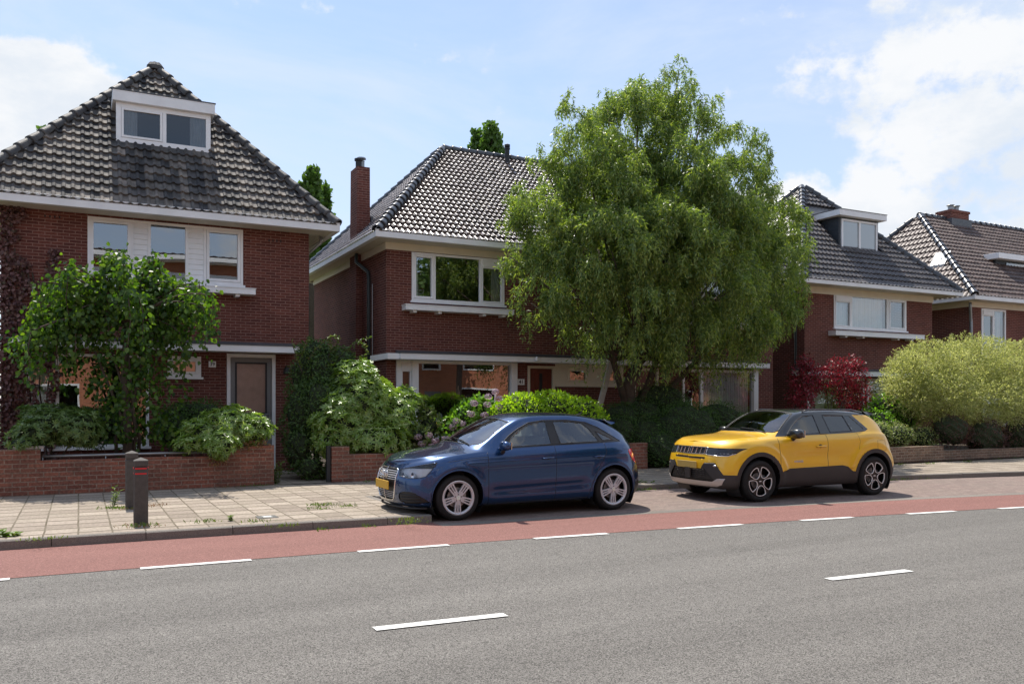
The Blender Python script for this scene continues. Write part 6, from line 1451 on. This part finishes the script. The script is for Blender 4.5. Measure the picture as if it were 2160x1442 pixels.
bush('evergreen_shrub', 'dark clipped evergreen shrub in front of the small window', 'shrub', [E_(420, 875, 62, 34, 17.9, .5), E_(370, 900, 50, 50, 17.8, .5), E_(210, 900, 60, 40, 17.8, .5)], 5200, .055, .022, 'leaf_yew', 'leaf', 6)
bush('climbing_shrub', 'tall dark shrub with arching shoots between the two houses', 'shrub', [E_(655, 800, 50, 75, 17.6, .4), E_(640, 880, 45, 80, 17.3, .4), E_(690, 790, 55, 60, 17.4, .4), E_(630, 950, 32, 50, 16.9, .35), E_(680, 860, 45, 70, 17.0, .4), E_(665, 745, 38, 32, 17.6, .3), E_(655, 985, 34, 25, 16.6, .3), E_(720, 760, 32, 30, 17.3, .3)], 7800, .065, .030, 'leaf_dark', 'leaf', 8, shell=.2)
def shoots():
    Y = 17.3; R = [o for o in bpy.data.objects if o.name.startswith('climbing_shrub')][0]; tr = MB(); PP, DD, NN = [], [], []
    for (x0, y0, x1, y1, x2, y2) in ((650, 760, 668, 725, 705, 708), (690, 770, 700, 730, 690, 708), (700, 770, 725, 735, 760, 722), (710, 760, 745, 715, 782, 712), (750, 720, 778, 725, 772, 755), (640, 790, 622, 750, 616, 722), (720, 790, 760, 760, 768, 748), (650, 800, 690, 770, 730, 742), (700, 760, 710, 735, 712, 712), (630, 760, 640, 735, 652, 716)):
        a, b, c = P(x0, y0, Y), P(x1, y1, Y - .1), P(x2, y2, Y - .25); arc = [a * (1 - s) ** 2 + b * 2 * s * (1 - s) + c * s * s for s in [j / 8 for j in range(9)]]; tr.tube(arc, [.010 - .001 * j for j in range(9)], 5); A = np.array([tuple(q) for q in arc]); n = 46
        s = rng.uniform(0, 8, n); k = np.minimum(s.astype(int), 7); f_ = (s - k)[:, None]; p = A[k] * (1 - f_) + A[k + 1] * f_; PP.append(p); DD.append(rng.normal(size=(n, 3)) * .7 + np.array([.3, -.2, .3])); NN.append(UP + rng.normal(size=(n, 3)) * .5)
    tr.build('shoot', M['bark'], R); PP, DD, NN = map(np.concatenate, (PP, DD, NN)); leaves('shoot_leaves', PP, DD, NN, .075 * rng.uniform(.6, 1.2, len(PP)), .032, 'leaf_weed', R)
shoots()
bush('rhododendron', 'big round light green rhododendron beside the blue car bonnet', 'shrub', [E_(760, 860, 80, 92, 16.9, .75), E_(720, 895, 58, 58, 16.6, .5), E_(820, 880, 60, 62, 16.7, .6), E_(745, 800, 45, 42, 17.0, .5), E_(790, 925, 78, 40, 16.4, .5), E_(850, 845, 36, 30, 16.9, .4), E_(700, 930, 40, 38, 16.5, .4)], 2700, .105, .026, 'leaf_rhodo', 'rosette', 9, lump=.17)
hy = bush('hydrangea', 'hydrangea with pale pink flower heads between big shrub and blue car', 'shrub', [E_(905, 900, 28, 34, 16.6, .3), E_(880, 920, 30, 25, 16.4, .3), E_(900, 870, 18, 15, 16.7, .2)], 900, .085, .05, 'leaf_weed', 'leaf', 10, cf=.6)
hy2 = bush('hydrangea', 'taller hydrangea with lilac pink flower heads above the blue car roof', 'shrub', [E_(980, 880, 30, 28, 16.5, .3), E_(1010, 860, 36, 24, 16.6, .3), E_(950, 905, 25, 28, 16.4, .3)], 1000, .10, .06, 'leaf_laurel', 'leaf', 11, cf=.6)
def flower_heads(R, pts, Y):
    for (x, y) in pts:
        c = np.array(P(x, y, Y)); n = 90; d = rdir(n); d[:, 1] = -np.abs(d[:, 1]) * .7 + .2; r = np.array([.085, .085, .06]); leaves('flower_head', c + d * r, unit(np.cross(d, rdir(n))), d, .034, .030, 'petal', R)
flower_heads(hy, [(882, 921), (904, 918), (918, 929), (890, 935), (912, 940)], 16.15)
flower_heads(hy2, [(1030, 836), (1052, 840), (1028, 853), (1053, 858), (994, 873), (1022, 875), (963, 888), (975, 893), (955, 900), (940, 925), (1000, 850), (1045, 826)], 16.15)
bush('laurel_hedge', 'bright yellow green hedge behind the blue car roof', 'hedge', [E_(1100, 870, 62, 42, 16.35, .5), E_(1160, 865, 70, 42, 16.45, .5), E_(1220, 875, 55, 38, 16.45, .5), E_(1070, 885, 45, 38, 16.25, .4), E_(1255, 895, 30, 34, 16.45, .4)], 6500, .075, .034, 'leaf_bright', 'leaf', 12, up=1.0, lump=.06)
bush('yew_bush', 'rounded dark yew bush under the willow', 'shrub', [E_(1390, 845, 62, 42, 17.4, .8), E_(1350, 880, 60, 45, 17.2, .8), E_(1425, 875, 55, 40, 17.2, .8), E_(1310, 885, 50, 38, 17.2, .7)], 9000, .045, .018, 'leaf_dark', 'leaf', 13, lump=.07)
bush('clipped_hedge', 'dark green clipped hedge between the two parked cars', 'hedge', [E_(1450, 905, 92, 62, 16.30, .8), E_(1360, 925, 55, 55, 16.60, .6), E_(1510, 885, 62, 42, 16.50, .8), E_(1400, 945, 60, 40, 16.10, .5), E_(1310, 915, 40, 45, 16.70, .5), E_(1560, 920, 70, 50, 16.40, .7)], 17000, .040, .016, 'leaf_yew', 'leaf', 14, lump=.05, up=.6)
mp = bush('japanese_maple', 'dark red Japanese maple in front of the right house', 'tree', [E_(1700, 800, 36, 42, 16.90, .5), E_(1700, 768, 16, 22, 16.90, .25), E_(1740, 800, 50, 32, 17.00, .6), E_(1765, 775, 22, 24, 17.00, .3), E_(1795, 795, 36, 34, 16.90, .5), E_(1803, 768, 18, 18, 16.90, .25), E_(1690, 840, 28, 30, 16.70, .4), E_(1800, 840, 42, 36, 17.00, .5)], 8500, .080, .030, 'leaf_maple', 'leaf', 15, cf=0, inner=.3, shell=.35, lump=.25, droop=.5)
bush('pale_shrub', 'large pale yellow green feathery shrub at the right edge', 'shrub', [E_(1960, 780, 80, 62, 16.00, 1.0), E_(2050, 775, 90, 66, 16.20, 1.1), E_(2140, 780, 80, 62, 16.20, 1.1), E_(1915, 800, 45, 52, 15.80, .7), E_(1985, 842, 88, 56, 15.50, 1.0), E_(2090, 848, 86, 58, 15.40, 1.0), E_(2180, 840, 70, 70, 15.60, 1.0), E_(1920, 838, 42, 36, 15.60, .6), E_(2230, 800, 80, 80, 16.20, 1)], 22000, .070, .021, 'leaf_pale', 'frond', 16, shell=.30, lump=.14, droop=.5, up=.7, cf=0, inner=.25)
bush('laurel_shrub', 'glossy green laurel behind the rear of the yellow car', 'shrub', [E_(1865, 865, 38, 32, 16.20, .5), E_(1905, 875, 36, 36, 16.10, .4), E_(1850, 890, 30, 28, 15.90, .4)], 1700, .10, .045, 'leaf_laurel', 'leaf', 17)
bush('variegated_shrub', 'low cream flecked shrub spilling on the weathered wall', 'shrub', [E_(1890, 918, 48, 26, 15.4, .4), E_(1945, 922, 40, 24, 15.4, .4), E_(1850, 915, 30, 28, 15.5, .4)], 3800, .05, .024, 'leaf_varieg', 'leaf', 18)
bush('purple_shrub', 'dark purple shrub in the shade under the pale shrub', 'shrub', [E_(2005, 907, 50, 40, 15.0, .5), E_(2080, 922, 60, 42, 15.0, .5), E_(2150, 922, 50, 50, 15.0, .5), E_(2210, 912, 60, 60, 15.0, .5)], 7000, .05, .022, 'leaf_purple', 'leaf', 19)
# --- creeper on the left wall
def creeper():
    R = empty('wall_creeper', (-1.2, 19.15, .13), 'purple brown creeper climbing the left edge of the house wall', 'climbing plant'); n = 4300; PP = []
    while sum(len(q) for q in PP) < n:
        x = rng.uniform(-1.45, -.1, n); z = rng.uniform(.4, 5.5, n); lim = -.74 + .12 * np.sin(z * 5) + .10 * np.sin(z * 13 + 1) - np.clip(z - 3.0, 0, 3) * .16; s2 = (np.abs(x - (-.48 + .05 * np.sin(z * 7))) < .09) & (z < 4.7); s3 = (np.abs(x - (-.22 + .05 * np.sin(z * 6 + 2))) < .05) & (z < 4.2) & (z > 3); ok = (x < lim) | s2 | s3
        PP.append(np.stack([x[ok], rng.uniform(19.04, 19.19, ok.sum()), z[ok]], 1))
    p = np.concatenate(PP)[:n]; leaves('foliage', p, rng.normal(size=p.shape) * .5 - UP * .7, np.array([0, -1, .3]) + rng.normal(size=p.shape) * .45, .075 * rng.uniform(.5, 1.2, n), .06, 'leaf_creeper', R)
    mb = MB()
    for i in range(7):
        x = -1.3 + i * .13; pts = [(x + .06 * math.sin(z * 3 + i), 19.18, z) for z in np.linspace(.13, 4.8 - .15 * i, 12)]; mb.tube(pts, .014, 5)
    mb.build('stem', M['bark'], R)
creeper()
# --- the willow
def willow():
    Y = 17.4; base = P(1330, 850, Y); R = empty('willow_tree', (base.x, Y, .13), 'big willow with narrow drooping leaves in front of the middle houses', 'tree')
    b = Vector((base.x, Y, .08)); tr = MB(); fork = P(1345, 770, Y); tr.tube([b + Vector((0, 0, -.1)), b + Vector((.02, 0, .5)), P(1325, 815, Y), fork], [.26, .20, .17, .15], 12)
    cl = [(1432, 150, 30, 0), (1425, 200, 50, .2), (1280, 215, 42, .4), (1205, 250, 48, -.2), (1345, 215, 38, .8), (1335, 290, 105, .3), (1230, 330, 80, -.4), (1460, 270, 78, -.2), (1490, 210, 30, .5), (1530, 320, 62, .3), (1590, 330, 40, .2), (1600, 300, 22, 0), (1640, 385, 42, .1), (1560, 400, 75, -.5), (1138, 330, 16, .3), (1140, 420, 58, 0), (1090, 470, 42, .2), (1170, 480, 85, -.6), (1075, 540, 38, 0), (1130, 560, 72, .3), (1300, 420, 110, -.8), (1420, 400, 105, -1.0), (1500, 480, 100, -1.1), (1610, 480, 72, 0), (1660, 500, 55, .5), (1690, 560, 36, .3), (1290, 530, 105, -1.5), (1400, 540, 110, -1.6), (1600, 570, 82, -.9), (1200, 600, 85, -1.0), (1120, 640, 42, -.2), (1500, 610, 95, -1.6), (1660, 610, 58, 0), (1665, 560, 50, -.3), (1620, 650, 55, -.5), (1350, 650, 92, -1.6), (1240, 680, 60, -.8), (1440, 690, 80, -1.2), (1560, 690, 72, -.8), (1630, 680, 40, -.2), (1400, 480, 100, 1.2), (1250, 480, 90, 1.2), (1550, 520, 90, 1.3), (1350, 380, 90, 1.3), (1240, 720, 30, -.2), (1340, 735, 40, -.9), (1250, 735, 30, -.9), (1400, 730, 45, -1.0), (1480, 745, 45, -.6), (1530, 735, 42, -1.0), (1560, 745, 34, -.4), (1190, 690, 28, -.3)]
    cen, rad = [], []
    for (x, y, r, dy) in cl: c, rr = E_(x, y, r, r, Y + dy); cen.append(c); rad.append(rr[0])
    cen, rad = np.array(cen), np.array(rad)
    for i, (c, r) in enumerate(zip(cen, rad)):
        if i % 2 == 0 or r > .9:
            c_ = Vector(c); m = fork * .55 + c_ * .45 + Vector((random.uniform(-.2, .2), random.uniform(-.2, .2), random.uniform(-.3, .2))); tr.tube([fork, fork * .8 + m * .2 + Vector((0, 0, .25)), m, c_], [.085, .07, .045, .012], 7)
    for (x, y) in ((1290, 640), (1420, 620), (1480, 690)): tr.tube([b + Vector((.05, 0, .9)), P(x - 10, y + 70, Y - .3), P(x, y, Y - .5)], [.10, .07, .03], 8)
    tr.build('trunk', M['bark'], R, smooth=True)
    nc = 1500; w = rad ** 1.9; w /= w.sum(); kc = rng.choice(len(rad), nc, p=w); dc = rdir(nc); dc[:, 2] = dc[:, 2] * .8 + .18; rc = rng.uniform(.40, 1.16, nc) ** .5; sc_ = cen[kc] + rad[kc][:, None] * dc * rc[:, None]; sr = rng.uniform(.14, .34, nc) * np.clip(rad[kc], .5, 1.2)
    n = 25000; wk = sr ** 2; wk /= wk.sum(); j_ = rng.choice(nc, n, p=wk); k = kc[j_]; d = unit(rdir(n) + dc[j_] * .7); p = sc_[j_] + sr[j_][:, None] * rdir(n) * rng.uniform(.2, 1, n)[:, None] * np.array([1, 1, .8]); out = unit(d * np.array([1, 1, .35]) + rng.normal(size=(n, 3)) * .35)
    p[:, 2] = np.maximum(p[:, 2], 1.9)
    low = np.clip((5.6 - p[:, 2]) / 3.0, 0, 1); hang = rng.uniform(.08, .36, n) + low * rng.uniform(0, .6, n); m = 14; PP, DD, NN = [], [], []
    for j in range(m):
        t = (j + rng.uniform(0, 1, n)) / m; sway = rng.normal(size=(n, 3)) * .018
        q = p + out * (.26 * t * (1 - .5 * t))[:, None] - UP * (hang * t ** 1.5)[:, None] + sway; tan = unit(out * (.28 * (1 - t))[:, None] - UP * (hang * 1.5 * t ** .5)[:, None] * .8)
        PP.append(q); DD.append(tan + rng.normal(size=(n, 3)) * .6); NN.append(rng.normal(size=(n, 3)) * .8 + UP * .6 + out * .4)
    PP, DD, NN = map(np.concatenate, (PP, DD, NN)); q = len(PP); leaves('crown', PP, DD, NN, .11 * rng.uniform(.6, 1.25, q), .025 * rng.uniform(.7, 1.4, q), 'leaf_willow', R, diamond=True, curl=.2)
willow()
# --- poplars behind
def poplar(x, ytop, ybot, rx, Y, label, n=5000, seed=1):
    es = []; k = 7
    for i in range(k):
        t = i / (k - 1); yy = ytop + (ybot - ytop) * t + rx * .3; w = rx * (.35 + .65 * math.sin(math.pi * min(1, .15 + t * .7))); es.append(E_(x + random.uniform(-.22, .22) * rx, yy, w, (ybot - ytop) / k * .95, Y))
    for i in range(5): t = random.uniform(.1, .8); es.append(E_(x + random.choice((-1, 1)) * rx * .7, ytop + (ybot - ytop) * t, rx * .32, rx * .7, Y))
    c = es[0][0]; R = empty('poplar_tree', (float(P(x, 600, Y).x), Y, .1), label, 'tree', 'poplars behind the houses'); p, nn = blob(n, es, .3, .25, seed, inner=.4)
    leaves('crown', p, nn * .5 + rng.normal(size=p.shape) * .6 + UP * .5, nn + rng.normal(size=p.shape) * .6, .26 * rng.uniform(.6, 1.3, n), .20, 'leaf_poplar', R)
    mb = MB(); b = P(x, 600, Y); mb.tube([(b.x, Y, 0), (b.x, Y, float(es[k // 2][0][2])), (float(c[0]), Y, float(c[2]))], [.35, .2, .05], 8); mb.build('trunk', M['bark'], R, smooth=True)
poplar(653, 372, 560, 22, 42, 'tall poplar behind the gap between left and middle houses', 2600, 21)
poplar(682, 405, 560, 14, 43, 'thinner shorter poplar right beside the tall one in the gap', 1500, 22)
poplar(1040, 268, 400, 24, 46, 'poplar top showing above the ridge of the middle house', 2200, 23)
poplar(1008, 285, 400, 18, 47, 'lower round poplar top left of the roof vent pipe', 1500, 24)
poplar(88, 282, 360, 9, 40, 'tiny tree tip above the left hip of the left roof', 500, 25)
# --- trees across the street, only mirrored in the glass
def far_tree(x, y, h, r, label, seed):
    R = empty('street_tree', (x, y, .1), label, 'tree'); es = [(np.array([x + random.uniform(-.5, .5) * r, y + random.uniform(-.4, .4) * r, h - r * random.uniform(.4, 1.6)]), np.array([r * .7, r * .7, r * .6])) for _ in range(9)]
    p, nn = blob(5000, es, .3, .2, seed, inner=.4); leaves('crown', p, nn + rng.normal(size=p.shape), nn + rng.normal(size=p.shape) * .5, .28, .2, 'leaf_poplar', R); mb = MB(); mb.tube([(x, y, 0), (x, y, h * .6)], [.22, .12], 8); mb.build('trunk', M['bark'], R)
far_tree(18.6, -3.8, 10.5, 3.0, 'leafy tree across the street mirrored in the upper middle window', 31)
far_tree(11.2, -4.4, 5.0, 1.4, 'smaller tree across the street mirrored in the big lower pane', 32)
# --- weeds, moss and ivy at the foot of walls and kerbs
def weed(loc, h, label, n=40, mat='leaf_weed', w=.022, spread=.5, L_=.07, name='weed'):
    R = empty(name, loc, label, 'weed', 'weeds along the pavement'); st = MB(); PP, DD, NN = [], [], []; k = max(3, n // 14)
    for i in range(k):
        a = random.uniform(0, 6.28); s = spread * h * random.uniform(.2, 1); tip = Vector(loc) + Vector((math.cos(a) * s, math.sin(a) * s, h * random.uniform(.6, 1))); b = Vector(loc) + Vector((math.cos(a) * .03, math.sin(a) * .03, 0)); st.tube([b, (b + tip) / 2 + Vector((0, 0, h * .1)), tip], [.004, .003, .002], 4)
        for j in range(14): t = (j + 1) / 14; PP.append(tuple(b.lerp(tip, t))); aa = j * 2.4; DD.append((math.cos(aa), math.sin(aa), .5)); NN.append((0, 0, 1))
    st.build('stem', M['leaf_weed'], R); PP, DD, NN = np.array(PP), np.array(DD), np.array(NN) + rng.normal(size=(len(PP), 3)) * .3; leaves('foliage', PP, DD, NN, L_ * rng.uniform(.5, 1.2, len(PP)), w, mat, R)
p = G(236, 1068, .1); weed((p.x, p.y, .1), .30, 'upright green weed left of the plain bollard', 70)
p = G(10, 1148, .0); weed((p.x, p.y, .02), .16, 'leafy weed at the far left end of the kerb', 120, L_=.09, w=.05, spread=1)
p = G(583, 1020, .1); weed((p.x, p.y, .1), .42, 'climbing weed at the right end of the long garden wall', 110, L_=.07, w=.045, spread=.3)
p = G(680, 1012, .1); weed((p.x, p.y, .1), .25, 'trailing weed at the foot of the dark gate post', 110, L_=.06, w=.04, spread=.9)
p = G(487, 1098, .1); weed((p.x, p.y, .1), .09, 'tiny weed sprouting in a pavement joint', 28, L_=.04)
p = G(1362, 1028, .0); weed((p.x, p.y, .0), .14, 'green weed at the kerb behind the blue car', 90, L_=.06, w=.035, spread=1.2)
p = G(2085, 962, .1); weed((p.x, p.y, .1), .40, 'tall weed in front of the purple shrub', 60)
def tufts(name, label, pts, n, L_, mat, r=(.10, .06), z=.1):
    PP = []
    for (x, y) in pts:
        q = G(x, y, z); m = n; PP.append(np.stack([q.x + rng.normal(size=m) * r[0], q.y + rng.normal(size=m) * r[1], np.full(m, z + .002)], 1))
    PP = np.concatenate(PP); o = leaves(name, PP, UP + rng.normal(size=PP.shape) * .6, rng.normal(size=PP.shape), L_ * rng.uniform(.4, 1.3, len(PP)), L_ * .3, mat, None); tag(o, label, 'weeds', kind='stuff'); return o
tufts('weeds', 'small weeds and moss in joints and along walls', [(20, 1042), (60, 1040), (130, 1035), (170, 1036), (410, 1028), (425, 1024), (470, 1026), (520, 1025), (550, 1024), (560, 1022), (610, 1000), (650, 1005), (670, 1010), (730, 1012), (750, 1010), (780, 1016), (665, 1066), (672, 1073), (690, 1065), (735, 1068), (258, 1072), (272, 1073), (290, 1110), (305, 1108), (90, 1138), (435, 1100), (600, 1110), (860, 1096), (872, 1100), (545, 1100), (240, 1072), (1900, 980), (1960, 978), (2040, 974), (2100, 968), (2140, 966), (2000, 972), (640, 1000), (625, 995), (690, 1000)], 42, .045, 'leaf_weed')
tufts('grass', 'grass growing along the kerb of the parking bay', [(1345 + 14 * i, 1034 - 1.0 * i) for i in range(9)] + [(1870 + 13 * i, 1013 - .62 * i) for i in range(24)] + [(680 + 20 * i, 1117 - 1.3 * i) for i in (0, 5, 9)], 22, .05, 'leaf_weed', (.07, .05), 0.004)
tufts('dry_leaves', 'dry brown litter around bollards and on the garden wall', [(283, 1108), (300, 1112), (330, 1065), (320, 1068), (268, 1074), (150, 1036), (480, 1028)], 30, .035, 'dry_leaf', (.10, .06))
def wall_ivy():
    es = [E_(462, 962, 22, 20, 15.98, .08), E_(500, 940, 40, 10, 16.05, .14), E_(540, 936, 28, 9, 16.05, .14)]; R = empty('dry_vine', (float(es[0][0][0]), 15.98, .9), 'half dry brown vine hanging over the wall by the door', 'climbing plant'); p, nn = blob(650, es, .4, .3, 3, .1)
    leaves('foliage', p, nn + rng.normal(size=p.shape) * .6, nn + rng.normal(size=p.shape) * .4, .05, .03, 'dry_leaf', R)
wall_ivy()
